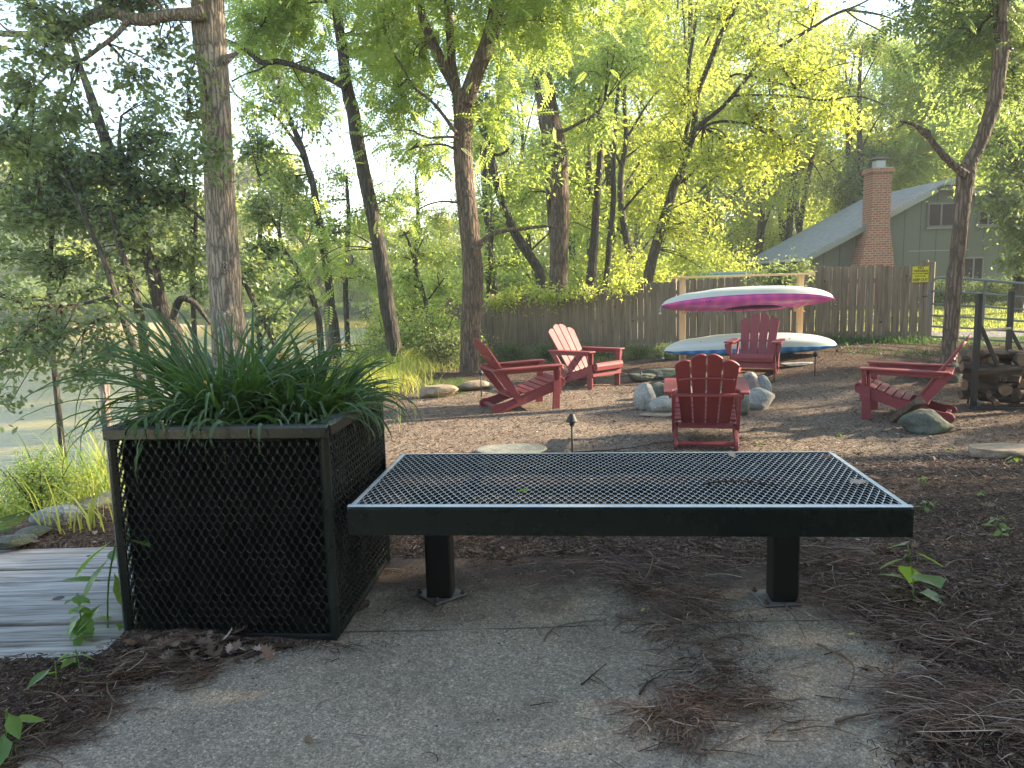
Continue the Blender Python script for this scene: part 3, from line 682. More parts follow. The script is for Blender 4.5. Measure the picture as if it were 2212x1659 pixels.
# ------------------------------------------------------------------ bench
def bench():
    L, W, H, TK = 1.83, 0.80, 0.482, 0.10
    r = empty('mesh_bench', (-0.566, 2.523, 0.0), -0.0903, 'long backless dark green bench with expanded metal top beside the planter', 'bench')
    rim = .026
    mb = expanded(L - 2 * rim + .004, W - 2 * rim + .004, 0.0262, 0.054, .345, .295, .004, -.0045, 14); place_mb(mb, T(rim - .002, rim - .002, H - .006)); mb.build('seat_mesh', M['coat_sheen'], r)
    for k, (x, y, l, rot) in enumerate(((L / 2, .013, L, 0), (L / 2, W - .013, L, 0), (.013, W / 2, W - .052, 90), (L - .013, W / 2, W - .052, 90))):
        prof = [(-.013, -.10), (-.013, -.012), (-.009, -.003), (-.001, 0), (.013, 0), (.013, -.006), (-.004, -.006), (-.009, -.014), (-.009, -.10)]
        mb = MB(); hl = l / 2; V, F = prism(prof, 'x', -hl, hl, 0.0)
        flip = (k == 1 or k == 3)
        Mx = T(x, y, H) @ RZ(R(rot) + (math.pi if (k == 1 or k == 2) else 0))
        mb.add(*xf((V, F), Mx)); mb.build('side_rail', M['coat_sheen'], r)
    for (x, y) in ((0, 0), (L, 0), (0, W), (L, W)):
        mb = MB(); mb.add(*xf(box(.012, .012, TK - .004, .005), T(x + (.0055 if x == 0 else -.0055), y + (.0055 if y == 0 else -.0055), H - TK / 2 - .001))); mb.build('corner_cap', M['coat'], r)
    for x in (.37, L - .37):
        mb = MB(); mb.add(*xf(box(.04, W - .06, .035, .004), T(x, W / 2, H - .035))); mb.build('cross_brace', M['coat'], r)
    mb = MB(); mb.add(*xf(box(L - .06, .035, .03, .004), T(L / 2, W / 2, H - .055))); mb.build('cross_brace', M['coat'], r)
    for k, x in enumerate((.232, 1.535)):
        cy = W / 2 + (.0 if k == 0 else .0)
        lg = MB(); lg.add(*xf(box(.098, .098, H - .075, .006), T(x, cy, (H - .07) / 2))); lo = lg.build('leg', M['black'], r)
        pm = MB(); pm.add(*xf(prism([(-.10, -.10), (.10, -.10), (.10, .10), (-.10, .10)], 'z', .003, .011, .003), T(x - (.0 if k == 0 else .022), cy, 0) @ RZ(R(45 if k == 0 else 8)) @ Matrix.Diagonal((.74, .74, 1, 1))))
        pm.build('base_plate', M['steel'], lo)
        for a in range(4):
            an = R(90 * a + (0 if k == 0 else 53)); bx, by = x - (.0 if k == 0 else .022) + .086 * math.cos(an), cy + .086 * math.sin(an)
            bm_ = MB(); bm_.add(*xf(lathe([(.011, 0), (.011, .007), (.006, .008), (.006, .016), (.004, .018)], 6), T(bx, by, .011))); bm_.build('bolt', M['rust'], lo)
        gm = MB()
        for a in (-1, 1): gm.add(*xf(prism([(0, 0), (.10, 0), (0, -.08)], 'y', -.003, .003), T(x + a * .049, cy, H - .055) @ (RZ(0) if a > 0 else RZ(math.pi))))
        gm.build('gusset', M['black'], lo)
bench()

# ------------------------------------------------------------------ adirondack chairs
def arc_top(w0, w1, z0, za, zb, n=7):
    """slat outline in (y, s): bottom w0 at z0, sides widen to w1, rounded top from za (left) to zb (right) heights"""
    pts = [(w0[0], z0), (w0[1], z0), (w1[1], zb)]
    for i in range(1, n):
        t = i / n; y = w1[1] + (w1[0] - w1[1]) * t; h = zb + (za - zb) * t
        pts.append((y, h + 0.030 * math.sin(math.pi * t) ** .8))
    pts.append((w1[0], za)); return pts
def make_chair():
    r = empty('adirondack_chair', (0, 0, 0), 0, '', 'chair')
    X0 = .46
    def part(nm, VF, sm=False, parent=r, m='red'):
        mb = MB(); mb.add(VF[0], VF[1], 0, sm); return mb.build(nm, M[m], parent)
    rail = [(.93, .385), (.965, .345), (.955, .285), (.90, .25), (.55, .13), (.30, .055), (.12, .0), (.04, .0), (.008, .03), (.0, .065), (.02, .10), (.06, .118), (.12, .12), (.22, .145), (.36, .20), (.47, .222), (.60, .255), (.78, .325)]
    for s in (-1, 1):
        a, b = sorted((s * .262, s * .292)); part('side_rail', prism([(x - X0, z) for x, z in rail], 'y', a, b, .003))
        a, b = sorted((s * .295, s * .322)); part('leg', prism([(.80 - X0, 0), (.895 - X0, 0), (.905 - X0, .30), (.915 - X0, .545), (.83 - X0, .545)], 'y', a, b, .003))
        part('arm_bracket', prism([(s * .323, .545), (s * .395, .545), (s * .40, .50), (s * .36, .38), (s * .323, .37)], 'x', .855 - X0, .88 - X0, .003))
        top = [(.06, .30), (.06, .385), (.16, .395), (.60, .405), (.90, .41), (.93, .395), (.935, .27), (.90, .255), (.40, .262), (.26, .275), (.20, .305), (.13, .312)]
        V, F = prism([(x - X0, y * s) for x, y in top], 'z', 0, .022, .005, 2)
        part('armrest', xf((V, F), T(0, 0, .545) @ RY(R(-1.2))))
        part('arm_apron', xf(prism([(.12 - X0, -.05), (.84 - X0, -.05), (.84 - X0, 0), (.12 - X0, 0)], 'y', -.009, .009, .002), T(0, s * .333, .543) @ RY(R(-1.2))))
        a, b = sorted((s * .294, s * .318)); part('back_support', prism([(.02 - X0, .53), (.13 - X0, .535), (.40 - X0, .165), (.335 - X0, .115)], 'y', a, b, .003))
        a, b = sorted((s * .294, s * .306)); part('folding_link', prism([(.17 - X0, .075), (.195 - X0, .05), (.34 - X0, .125), (.33 - X0, .165)], 'y', a, b, .002))
    th = math.atan2(.49, .73)       # recline of the back
    BM = T(.40 - X0, 0, .185) @ RY(-th)
    w0 = .103; w1 = .134; g = .013
    for k, c in enumerate((-1.5, -.5, .5, 1.5)):
        b0 = (c * (w0 + g) - w0 / 2, c * (w0 + g) + w0 / 2); b1 = (c * (w1 + g) - w1 / 2, c * (w1 + g) + w1 / 2)
        hs = {-1.5: (.765, .815), -.5: (.845, .882), .5: (.882, .845), 1.5: (.815, .765)}[c]
        part('back_slat', xf(prism(arc_top(b0, b1, .0, *hs), 'x', -.011, .011, .004, 2), BM))
    part('back_rail', xf(prism([(-.285, .0), (.285, .0), (.28, .035), (-.28, .035)], 'x', -.038, -.013, .003), BM @ T(0, 0, .015)))
    bar = []
    for i in range(13):
        y = -.25 + .5 * i / 12; bar.append((y, .625 - .02 * (y / .25) ** 2))
    part('back_rail', xf(tube(smooth_poly([(-.024 + .0 * y, y, z) for y, z in bar], 2), .013, 6), BM), True)
    part('arm_crosspiece', xf(box(.085, .61, .026, .004), T(.085 - X0, 0, .527)))
    part('back_rail', xf(box(.10, .52, .022, .004), T(.30 - X0, 0, .195) @ RY(R(-10))))
    xs = [.47, .555, .64, .725, .81]
    for x in xs:
        z = np.interp(x, [.36, .47, .60, .78, .93], [.20, .222, .255, .325, .385]); sl = math.atan2(np.interp(x + .03, [.36, .47, .60, .78, .93], [.20, .222, .255, .325, .385]) - z, .03)
        part('seat_slat', xf(box(.074, .586, .02, .004), T(x - X0, 0, z + .012) @ RY(-sl)))
    fr = [(.855, .362), (.93, .396), (.955, .398), (.978, .380), (.985, .345), (.975, .285), (.955, .285), (.965, .34), (.955, .372), (.93, .376), (.862, .346)]
    part('seat_slat', prism([(x - X0, z + .004) for x, z in fr], 'y', -.293, .293, .002))
    part('front_stretcher', xf(box(.024, .64, .075, .003), T(.912 - X0, 0, .235)))
    part('rear_stretcher', xf(box(.05, .522, .024, .003), T(.075 - X0, 0, .065) @ RY(R(-20))))
    mb = MB()
    for s in (-1, 1):
        for (x, z, y) in ((.86, .27, .323), (.85, .50, .345), (.15, .50, .345), (.10, .06, .293), (.45, .17, .293), (.30, .115, .306)):
            mb.add(*xf(lathe([(.007, 0), (.006, .003), (.002, .0045)], 6), T(x - X0, s * y, z) @ RX(R(-90 * s))))
    mb.build('bolt_heads', M['steel'], r)
    return r
chair0 = make_chair(); CHG = 'red adirondack chairs around the fire ring'
def place_chair(o, u, v, rz, label, z=None, tilt=0.0):
    p = onground(u, v); o.location = (p.x, p.y, p.z - .008); o.rotation_euler = (0, tilt, R(rz)); tag(o, label, 'chair', CHG); return o
# heading 0 = facing +x (to the right)
chairs = [place_chair(chair0, 1523, 953, 77, 'red adirondack chair seen from behind, in front of the fire ring stones'),
          place_chair(copy_tree(chair0), 1122, 880, 18, 'red adirondack chair nearest the planter, facing right with its rear rails toward us'),
          place_chair(copy_tree(chair0), 1263, 832, -48, 'red adirondack chair near the fence at the left with sunlit back slats'),
          place_chair(copy_tree(chair0), 1632, 814, -114, 'red adirondack chair facing us in front of the stored kayaks'),
          place_chair(copy_tree(chair0), 1962, 899, 148, 'red adirondack chair alone at the right facing left beside the firewood rack')]

# ------------------------------------------------------------------ fence
def zf(u, v, P):      # height of the picture row v above the ground point P (x, y)
    return at(u, v, P.y).z
def fence():
    r = empty('board_fence', (0, 0, 0), 0, 'weathered grey brown dog eared wooden board fence with light showing between the boards', 'fence')
    d = (FB - FA); L = d.length; d.normalize(); a = math.atan2(d.y, d.x); n = Vector((-d.y, d.x)); n = n if n.y < 0 else -n
    pitch = .150; N_ = int(L / pitch) + 8
    topu = [(1990, 572), (1885, 574), (1757, 577), (1700, 585), (1600, 597), (1452, 607), (1400, 612), (1300, 622), (1200, 632), (1040, 645), (1000, 648)]
    def top(P):
        # picture row of the top edge at this spot
        rel = Vector((P.x, P.y, 0)); 
        zc = P.y * _c; u = 1106 + F_PX * (P.x / (P.y * _c))      # first guess of the column
        vv = np.interp(u, [t[0] for t in topu][::-1], [t[1] for t in topu][::-1]); return at(u, vv, P.y).z
    sec = []; random.seed(5)
    for i in range(N_):
        s = i * pitch; P = FA + d * s; z1 = top(P) + random.gauss(0, .010); z0 = gz(P.x, P.y) - .03
        if s > L + .5: z1 = min(z1, z0 + 1.5)
        w = pitch - random.uniform(.003, .013) - (.012 if random.random() < .07 else 0); tk = .017; e = .028
        pts = [(-w / 2, z0), (w / 2, z0), (w / 2, z1 - .035), (w / 2 - e * .5, z1 - .008), (w / 2 - e, z1), (-w / 2 + e, z1), (-w / 2 + e * .5, z1 - .008), (-w / 2, z1 - .035)]
        V, F = prism(pts, 'y', -tk / 2, tk / 2, 0.0)
        sec.append(xf((V, F), T(P.x, P.y, 0) @ RZ(a + random.gauss(0, .02)) @ RY(random.gauss(0, .006)) @ T(0, random.gauss(0, .003), 0)))
    per = 16
    for k in range(0, N_, per):
        mb = MB()
        for VF in sec[k:k + per]: mb.add(*VF)
        mb.build('board_panel', M['fence'], r)
        P = FA + d * ((k + per / 2) * pitch)
    for k in range(0, N_ + per, per):
        P = FA + d * (min(k, N_ - 1) * pitch) - n * .075; t = top(P)
        mb = MB(); mb.add(*xf(box(.10, .10, 1.65, .006), T(P.x, P.y, t + (.09 if k in (0, 64) else .04) - .825) @ RZ(a))); mb.build('post', M['fence'] if k != 64 else M['lumber'], r)
        if k < N_:
            for q in (.25, .75, 1.25):
                P0 = FA + d * (k * pitch) - n * .035; P1 = FA + d * (min(k + per, N_ - 1) * pitch) - n * .035
                mb = MB(); mb.add(*beam((P0.x, P0.y, top(P0) - q), (P1.x, P1.y, top(P1) - q), .035, .085)); mb.build('rail', M['fence'], r)
    # end post, wider, carrying the sign
    P = FA - d * .10
    mb = MB(); mb.add(*xf(box(.13, .13, 1.62, .006), T(P.x, P.y - .0, at(1998, 566, P.y).z - .81) @ RZ(a))); mb.build('post', M['fence'], r)
    return r, d, n, a
fen, FD, FN, FANG = fence()

def text_mesh(body, size, mat_, parent, name, M4, depth=.0012, sx=1.0, bold=0.0):
    c = bpy.data.curves.new(name, 'FONT'); c.body = body; c.size = size; c.align_x = 'CENTER'; c.align_y = 'CENTER'; c.extrude = depth; c.offset = bold; c.resolution_u = 3
    o = bpy.data.objects.new(name, c); COL.objects.link(o); dg = bpy.context.evaluated_depsgraph_get(); me = bpy.data.meshes.new_from_object(o.evaluated_get(dg)); bpy.data.objects.remove(o)
    o = bpy.data.objects.new(name, me); COL.objects.link(o); me.materials.clear(); me.materials.append(mat_)
    me.transform(M4 @ Matrix.Diagonal((sx, 1, 1, 1))); o.parent = parent; return o
def sign():
    p = at(1988.5, 592.5, (FA + FN * .09).y); w = PXM(33, p.y); h = PXM(34, p.y)
    r = empty('no_trespassing_sign', p, 0, 'yellow no trespassing sign nailed to the end of the board fence', 'sign')
    B = RZ(R(-14)) @ RX(R(90))
    mb = MB(); pts = []
    for (cx, cy, a0) in ((w / 2 - .012, h / 2 - .012, 0), (-w / 2 + .012, h / 2 - .012, 90), (-w / 2 + .012, -h / 2 + .012, 180), (w / 2 - .012, -h / 2 + .012, 270)):
        for k in range(4): pts.append((cx + .012 * math.cos(R(a0 + 30 * k)), cy + .012 * math.sin(R(a0 + 30 * k))))
    mb.add(*xf(prism(pts, 'z', -.002, 0), B)); mb.build('sign_face', M['sign'], r)
    for body, sz, y, sx, b in (('NO', .062, .39, 1.0, .0016), ('TRESPASSING', .054, .205, .74, .0016), ('POTTAWATOMIE', .037, .035, .86, .0011), ('GUN CLUB-', .037, -.12, .95, .0011), ('KEEP OUT', .060, -.345, .88, .0018)):
        text_mesh(body, sz, M['ink'], r, 'lettering', B @ T(0, y * h, .0015), sx=sx, bold=b)
    mb = MB(); fr = .004
    for (x, y, a, b) in ((0, h / 2 - .006, w - .03, fr), (0, -h / 2 + .006, w - .03, fr), (w / 2 - .006, 0, fr, h - .03), (-w / 2 + .006, 0, fr, h - .03)): mb.add(*xf(box(a, b, .001), B @ T(x, y, .001)))
    mb.build('border_line', M['ink'], r)
sign()

# ------------------------------------------------------------------ tube gate
def gate():
    A = at(2007, 600, 14.1); Bv = at(2330, 628, 12.4)
    r = empty('tube_gate', (A.x, A.y, gz(A.x, A.y)), 0, 'grey green galvanised tube farm gate standing open ground behind the leaning tree', 'gate')
    r['label'] = 'grey green steel tube farm gate between the fence end and the lawn'
    def loc(u, v): 
        t = (u - 2007) / 323.0; Y = 14.1 + (12.4 - 14.1) * t; return at(u, v, Y) - r.location
    def tb(nm, pts, rad):
        mb = MB(); mb.add(*tube(pts, rad, 10), smooth=True); return mb.build(nm, M['gatepaint'], r)
    fr = [loc(2005, 729), loc(2007, 690), loc(2009, 640), loc(2011, 620), loc(2017, 606), loc(2030, 600), loc(2070, 601.5), loc(2140, 606.5), loc(2212, 613), loc(2330, 624)]
    tb('outer_frame', smooth_poly(fr, 5), .022)
    for v0, v1 in ((628, 642), (656, 669), (681, 694), (705, 717), (727, 740)):
        tb('cross_tube', [loc(2008, v0), loc(2110, (v0 * 2 + v1) / 3 + 1), loc(2212, v1), loc(2330, v1 + 8)], .017)
    mb = MB(); a = loc(2127, 606); b = loc(2118, 733); mb.add(*beam(a + Vector((0, -.018, 0)), b + Vector((0, -.018, 0)), .05, .012, .002, Vector((0, 1, 0)))); mb.build('stay', M['gatepaint'], r)
    for v in (640, 722):
        mb = MB(); p = loc(2004, v); mb.add(*tube([p + Vector((-.10, 0, 0)), p + Vector((-.04, 0, .0)), p], .012, 8), smooth=True); mb.build('hinge', M['rust'], r)
gate()

# ------------------------------------------------------------------ kayak rack and kayaks
RY0 = 13.0
def rack():
    r = empty('kayak_rack', at(1600, 782, RY0), 0, 'new pine lumber kayak rack with angled arms in front of the fence', 'kayak rack'); r.location.z = gz(r.location.x, r.location.y)
    def b(nm, p0, p1, w, h, m='lumber', up=Vector((0, 0, 1))):
        mb = MB(); mb.add(*beam(p0 - r.location, p1 - r.location, w, h, .003, up)); return mb.build(nm, M[m], r)
    PL0 = at(1472, 790, RY0 + .25); PR0 = at(1727, 780, RY0 + .25)
    for (ub, vb, ut, vt) in ((1472, 788, 1476, 601), (1725, 782, 1729, 594)):
        p0 = at(ub, vb, RY0 + .25); p1 = at(ut, vt, RY0 + .25); p0.x = (p0.x + p1.x) / 2; p1.x = p0.x; p0.z = gz(p0.x, p0.y) - .1
        b('post', p0, p1, .088, .088, 'lumber', Vector((0, 1, 0)))
    b('top_plank', at(1453, 600, RY0 + .2), at(1757, 591, RY0 + .2), .14, .035, 'lumber_h')
    for (u, v, du, dv, w) in ((1478, 672, 22, -26, .10), (1716, 667, 32, -22, .10)):
        b('arm', at(u, v, RY0 + .18), at(u + du, v + dv, RY0 - .32), .04, w)
    for (u, v, du, dv, w) in ((1478, 764, 38, -15, .10), (1708, 757, 62, -12, .09)):
        b('arm', at(u, v, RY0 + .18), at(u + du, v + dv, RY0 - .32), .04, w)
    return r
rack()
def kayak(name, label, tip0, tip1, roll, deckm, top_off, seed, cock):
    Lk = (tip1 - tip0).length; c = (tip0 + tip1) / 2; xx = (tip1 - tip0).normalized()
    r = empty(name, c, 0, label, 'kayak', 'kayaks stored upside down on the rack')
    nx = 46; na = 18; t = np.linspace(0, 1, nx); x = (t - .5) * Lk
    env = np.clip(1 - np.abs(2 * t - 1) ** 2.6, 0, 1) ** .62
    hw = .345 * env + .004                                   # half beam
    hull = (.185 * np.clip(1 - np.abs(2 * t - 1) ** 4.0, 0, 1) ** .6) + .004
    hull *= (1 - .10 * np.exp(-((t - .22) / .06) ** 2)) * (1 - .03 * np.exp(-((t - .8) / .05) ** 2))
    deck = .15 * np.clip(1 - np.abs(2 * t - 1) ** 2.2, 0, 1) ** .7 + .003
    rock = .05 * (2 * t - 1) ** 2                              # tips sweep toward the deck side
    def shell(depth, sgn, pw, cockpit=False):
        V = []; 
        for i in range(nx):
            a = np.linspace(0, math.pi, na)
            y = hw[i] * np.sign(np.cos(a)) * np.abs(np.cos(a)) ** .75; z = sgn * depth[i] * np.abs(np.sin(a)) ** pw
            if not cockpit:       # two shallow channels along the hull
                z = z * (1 - .10 * np.exp(-((np.abs(y) / (hw[i] + 1e-6) - .45) / .12) ** 2))
            V.append(np.stack([np.full(na, x[i]), y, z - rock[i]], 1))
        V = np.concatenate(V); i = (np.arange(nx - 1)[:, None] * na + np.arange(na - 1)[None]).ravel(); F = np.stack([i, i + 1, i + na + 1, i + na], 1)
        return V, F
    d, s, u = xx, None, None
    s0 = Vector((0, 0, 1)).cross(xx).normalized(); u0 = xx.cross(s0)
    B = Matrix((xx, s0, u0)).transposed().to_4x4() @ RX(roll)
    mb = MB(); V, F = shell(hull, 1, .62); mb.add(*xf((V, F), B), smooth=True); o = mb.build('hull', M['hull'], r)
    V, F = shell(deck, -1, .8, True); cx = (V[F][:, :, 0].mean(1)) / (.52); cy = (V[F][:, :, 1].mean(1)) / .235; keep = ~((cx - .15) ** 2 + cy ** 2 < .93) if cock else np.ones(len(F), bool)
    mb = MB(); mb.add(*xf((V, F[keep]), B), smooth=True); mb.build('deck', deckm, r)
    if cock:
        an = np.linspace(0, 2 * math.pi, 40); ring = [((.15 + math.cos(k)) * .52, .225 * math.sin(k), -.135 - .012 * math.cos(2 * k)) for k in an]
        mb = MB(); mb.add(*xf(tube(np.array(ring), .022, 8, cap=False), B), smooth=True); mb.build('cockpit_rim', deckm, r)
        rr = []
        mb = MB(); V = [(.52 * (.15 + q * math.cos(k)), .225 * q * math.sin(k), -.125 + (1 - q ** 4) * .20) for q in (1, .93, .8, .5, .01) for k in an[:-1]]
        n_ = 39; F = [[a * n_ + k, a * n_ + (k + 1) % n_, (a + 1) * n_ + (k + 1) % n_, (a + 1) * n_ + k] for a in range(4) for k in range(n_)]
        mb.add(*xf((np.array(V), F), B), smooth=True); mb.build('cockpit_lining', M['cockpit'], r)
        for (x_, dz) in ((-.30, .22), (-.12, .13)):
            p = B @ Vector((x_, .20 * s0.y * 0 - .15, -.15)); mb = MB(); mb.add(*beam(p, p + Vector((.01, 0, -dz)), .004, .022, .001, Vector((0, 1, 0)))); mb.build('strap', M['strap'], r)
        for q_ in range(4):
            p = B @ Vector((-Lk * .5 + .60 + q_ * .045, -.262 - .010 * q_, -.062)); mb = MB(); mb.add(*beam(p + Vector((-.010, -.012, -.014)), p + Vector((.012, -.012, .014)), .012, .004, 0, Vector((0, 1, 0)))); mb.build('emblem_mark', M['strap'], r)
    mb = MB(); mb.add(*xf(tube(np.array([(xx_, hw_ * 1.015 * sg, -rk) for xx_, hw_, rk in zip(x, hw, rock) for sg in (1,)]), .007, 6), B), smooth=True)
    mb.add(*xf(tube(np.array([(xx_, -hw_ * 1.015, -rk) for xx_, hw_, rk in zip(x, hw, rock)]), .007, 6), B), smooth=True); mb.build('gunwale_seam', deckm, r)
    for e, (dz) in ((1, .10), (-1, .12)):
        p = B @ Vector((e * Lk * .498, 0, -.05)); mb = MB(); mb.add(*tube([p, p + Vector((.02 * e, 0, -.05)), p + Vector((.015 * e, 0, -dz))], .004, 5), smooth=True)
        mb.add(*xf(lathe([(.012, -.02), (.018, 0), (.012, .02)], 8), T(*(p + Vector((.015 * e, 0, -dz)))) @ RY(R(90)))); mb.build('toggle', M['strap'] if e > 0 else M['whitetrim'], r)
    mb = MB()
    for (x_, a_) in ((.30, .9), (.55, .9), (-.9, .8)):
        p = B @ Vector((x_, -.28, .13)); mb.add(*xf(lathe([(.008, -.004), (.008, .004)], 6), T(*p) @ RX(R(60))))
    mb.build('screw_heads', M['strap'], r)
    return r
kayak('kayak', 'upper kayak with white hull and magenta pink deck', at(1427, 655, RY0 - .12), at(1801, 639, RY0 - .12), R(-15), M['pink'], 0, 1, True)
kayak('kayak', 'lower kayak with white hull and blue deck', at(1434, 752, RY0 - .12), at(1808, 738, RY0 - .12), R(4), M['blue'], 0, 2, False)

# ------------------------------------------------------------------ stones
def rock(name, label, u, v, w, h, dep, m, Y=None, seed=0, group=None, flat_=0.0, cat='rock', rz=0, sink=.16, sub=5, pw=.2):
    """(u, v) is the picture position of the base centre; w, h, dep in metres"""
    p = onground(u, v) if Y is None else Vector((at(u, v, Y).x, Y, gz(at(u, v, Y).x, Y)))
    bm = bmesh.new(); bmesh.ops.create_icosphere(bm, subdivisions=sub, radius=1.0); rnd = random.Random(seed)
    pl_ = [(Vector((rnd.gauss(0, 1), rnd.gauss(0, 1), rnd.gauss(0, .8))).normalized(), rnd.uniform(.62, .92)) for _ in range(9)]
    off = Vector((rnd.random() * 50, rnd.random() * 50, 0))
    for q in bm.verts:
        c = q.co.copy()
        for n_, d_ in pl_:
            e = c.dot(n_) - d_
            if e > 0: c -= n_ * e * .75
        c *= 1 + pw * .5 * mnoise.noise(c * 1.3 + off) + .03 * mnoise.noise(c * 4 + off) + .018 * mnoise.noise(c * 9 + off) + .012 * mnoise.noise(c * 22 + off)
        if flat_: c.z = min(c.z, flat_ + .05 * mnoise.noise(c * 3 + off))
        q.co = Vector((c.x * w / 2, c.y * dep / 2, c.z * h / (1 + 1 * sink * 0)))
    V, F = bm_arrays(bm); zmin = V[:, 2].max(); V[:, 2] *= h * (1 + sink) / (V[:, 2].max() - V[:, 2].min() + 1e-6) * 1.0
    V[:, 2] -= V[:, 2].min() + h * sink
    mb = MB(); mb.add(V, F, 0, True); o = mb.build(name, M[m]); o.location = p; o.rotation_euler = (0, 0, R(rz)); tag(o, label, cat, group); return o
FG = 'boulders of the fire ring'
FR = [(1395, 884, .30, .33, .28, 'rock_pale', 'pale pointed boulder at the left end of the fire ring'),
      (1431, 894, .36, .22, .34, 'rock_pale', 'pale low domed boulder in front at the left of the fire ring'),
      (1425, 868, .24, .26, .24, 'rock_dark', 'dark round boulder behind the two pale left boulders of the fire ring'),
      (1388, 862, .16, .17, .16, 'rock_pale', 'small pale stone just behind the pointed boulder'),
      (1616, 868, .30, .36, .30, 'rock_pink', 'pinkish tall boulder right behind the rear facing chair arm'),
      (1640, 866, .30, .34, .30, 'rock_blue', 'blue grey rounded boulder at the right of the fire ring'),
      (1638, 882, .42, .26, .36, 'rock_pale', 'pale greenish domed boulder at the right front of the fire ring'),
      (1601, 895, .22, .24, .26, 'rock_dark', 'dark low stone beside the right arm of the rear facing chair'),
      (1622, 846, .26, .28, .24, 'rock_pale', 'speckled grey boulder at the back right of the fire ring'),
      (1585, 862, .30, .28, .30, 'rock_blue', 'grey boulder hidden behind the right of the rear facing chair'),
      (1470, 862, .30, .26, .30, 'rock_blue', 'grey boulder hidden behind the left of the rear facing chair')]
for k, (u, v, w, h, d, m, lab) in enumerate(FR): rock('boulder', lab, u, v, w, h, d, m, seed=20 + k, group=FG)
rock('stone_slab', 'thin brown flagstone under the pale domed boulder', 1424, 899, .46, .035, .24, 'rock_tan', seed=3, flat_=.4)
rock('sandstone_block', 'long tan layered sandstone block at the sunny edge of the clearing', 946, 858, .60, .17, .34, 'rock_tan', seed=41, flat_=.7, rz=6)
rock('sandstone_block', 'smaller brown stone block behind the path light near the brown walnut trunk', 1028, 842, .55, .14, .3, 'rock_tan', seed=42, flat_=.75)
rock('flat_rock', 'dark flat rock behind the rear facing chair, left one', 1388, 822, .56, .12, .4, 'rock_dark', seed=43, flat_=.6)
rock('flat_rock', 'dark flat rock behind the rear facing chair, wider right one', 1432, 818, .75, .16, .4, 'rock_dark', seed=44, flat_=.7)
rock('stepping_stone', 'broad pale grey flat stone just beyond the bench', 1105, 981, .66, .06, .62, 'rock_slab', seed=45, flat_=.35)
rock('rock', 'dark wedge shaped rock under the right chair rear leg', 1999, 932, .50, .23, .40, 'rock_dark', seed=46, rz=-12, pw=.6)
rock('flat_rock', 'flat tan rock half buried at the right edge', 2162, 990, .62, .10, .34, 'rock_tan', seed=47, flat_=.45)
rock('rock', 'round grey green stone at the foot of the leaning trunk', 2056, 826, .27, .28, .27, 'rock_dark', seed=48)
rock('flat_rock', 'low grey rock seen under the arms of the right chair', 1993, 815, .42, .12, .3, 'rock_blue', seed=49, flat_=.6)
rock('rock', 'pale blue rock on the mulch edge above the river bank', 122, 1136, .25, .10, .13, 'rock_blue', seed=50, rz=38)
for k, (u, v, w) in enumerate([(30, 1185, .22), (70, 1160, .2), (165, 1112, .2), (198, 1098, .22), (233, 1082, .2)]):
    rock('edging_rock', ['mossy edging stone at the far left of the mulch edge', 'mossy edging stone second from the left of the mulch edge', 'brown edging stone just right of the pale blue rock', 'brown flat edging stone near the planter', 'brown edging stone touching the planter side in view'][k], u, v, w, .05, .12, 'rock_dark', seed=60 + k, rz=38, group='stones edging the mulch above the bank')
rock('stone_slab', 'pale flat slab lying behind the far chair under the kayak rack', 1722, 790, .6, .05, .2, 'rock_pale', seed=66, flat_=.5, rz=12)

# ------------------------------------------------------------------ path lights
def path_light(u, vt, vb, label, first=[None], pole='lamp_black'):
    p = onground(u, vb)
    if first[0] is None:
        r = empty('path_light', p, 0, label, 'path light', 'black path lights on stakes')
        mb = MB(); mb.add(*tube([(0, 0, -.1), (0, 0, .2), (0, 0, .42)], .011, 10), smooth=True); mb.build('stem', M[pole], r)
        mb = MB(); mb.add(*lathe([(.012, .38), (.024, .40), (.026, .425), (.022, .43)], 14), smooth=True); mb.build('socket', M[pole], r)
        mb = MB(); mb.add(*lathe([(.050, .428), (.054, .424), (.057, .430), (.050, .437), (.032, .470), (.021, .492), (.018, .497)], 20), smooth=True); mb.build('shade', M[pole], r)
        first[0] = r
    else:
        r = copy_tree(first[0]); r.location = p; tag(r, label, 'path light', 'black path lights on stakes')
    h = PXM(vb - vt, p.y); r.scale = (max(.75, h / .5),) * 2 + (h / .497,); return r
path_light(1237, 889, 1012, 'nearest black path light standing between the bench and the chairs')
path_light(1040, 797, 858, 'path light half hidden behind the chair nearest the planter')
path_light(1760, 758, 812, 'path light to the right of the far chair under the kayak')
path_light(2091, 788, 872, 'path light beside the firewood rack')
path_light(1384, 806, 832, 'tiny dark stake light between the two flat rocks').scale = (.3, .3, .42)
mbp = MB(); pp = onground(1334, 806)
mbp.add(*xf(prism([(-.018, -.1), (.018, -.1), (.018, .36), (-.018, .36)], 'y', -.009, .009, .003), T(0, 0, 0))); o = mbp.build('survey_stake', M['fence']); o.location = pp; tag(o, 'thin wooden survey stake behind the left far chair', 'stake')
mbp = MB(); pp = at(233, 905, 5.2); mbp.add(*tube([(0, 0, -.9), (.01, 0, -.3), (-.015, 0, .0), (0, 0, .24)], [.04, .036, .032, .03], 9, rough=.2), smooth=True); o = mbp.build('stump_post', M['bark_pale']); o.location = pp; tag(o, 'weathered bare wooden post left of the planter', 'post')

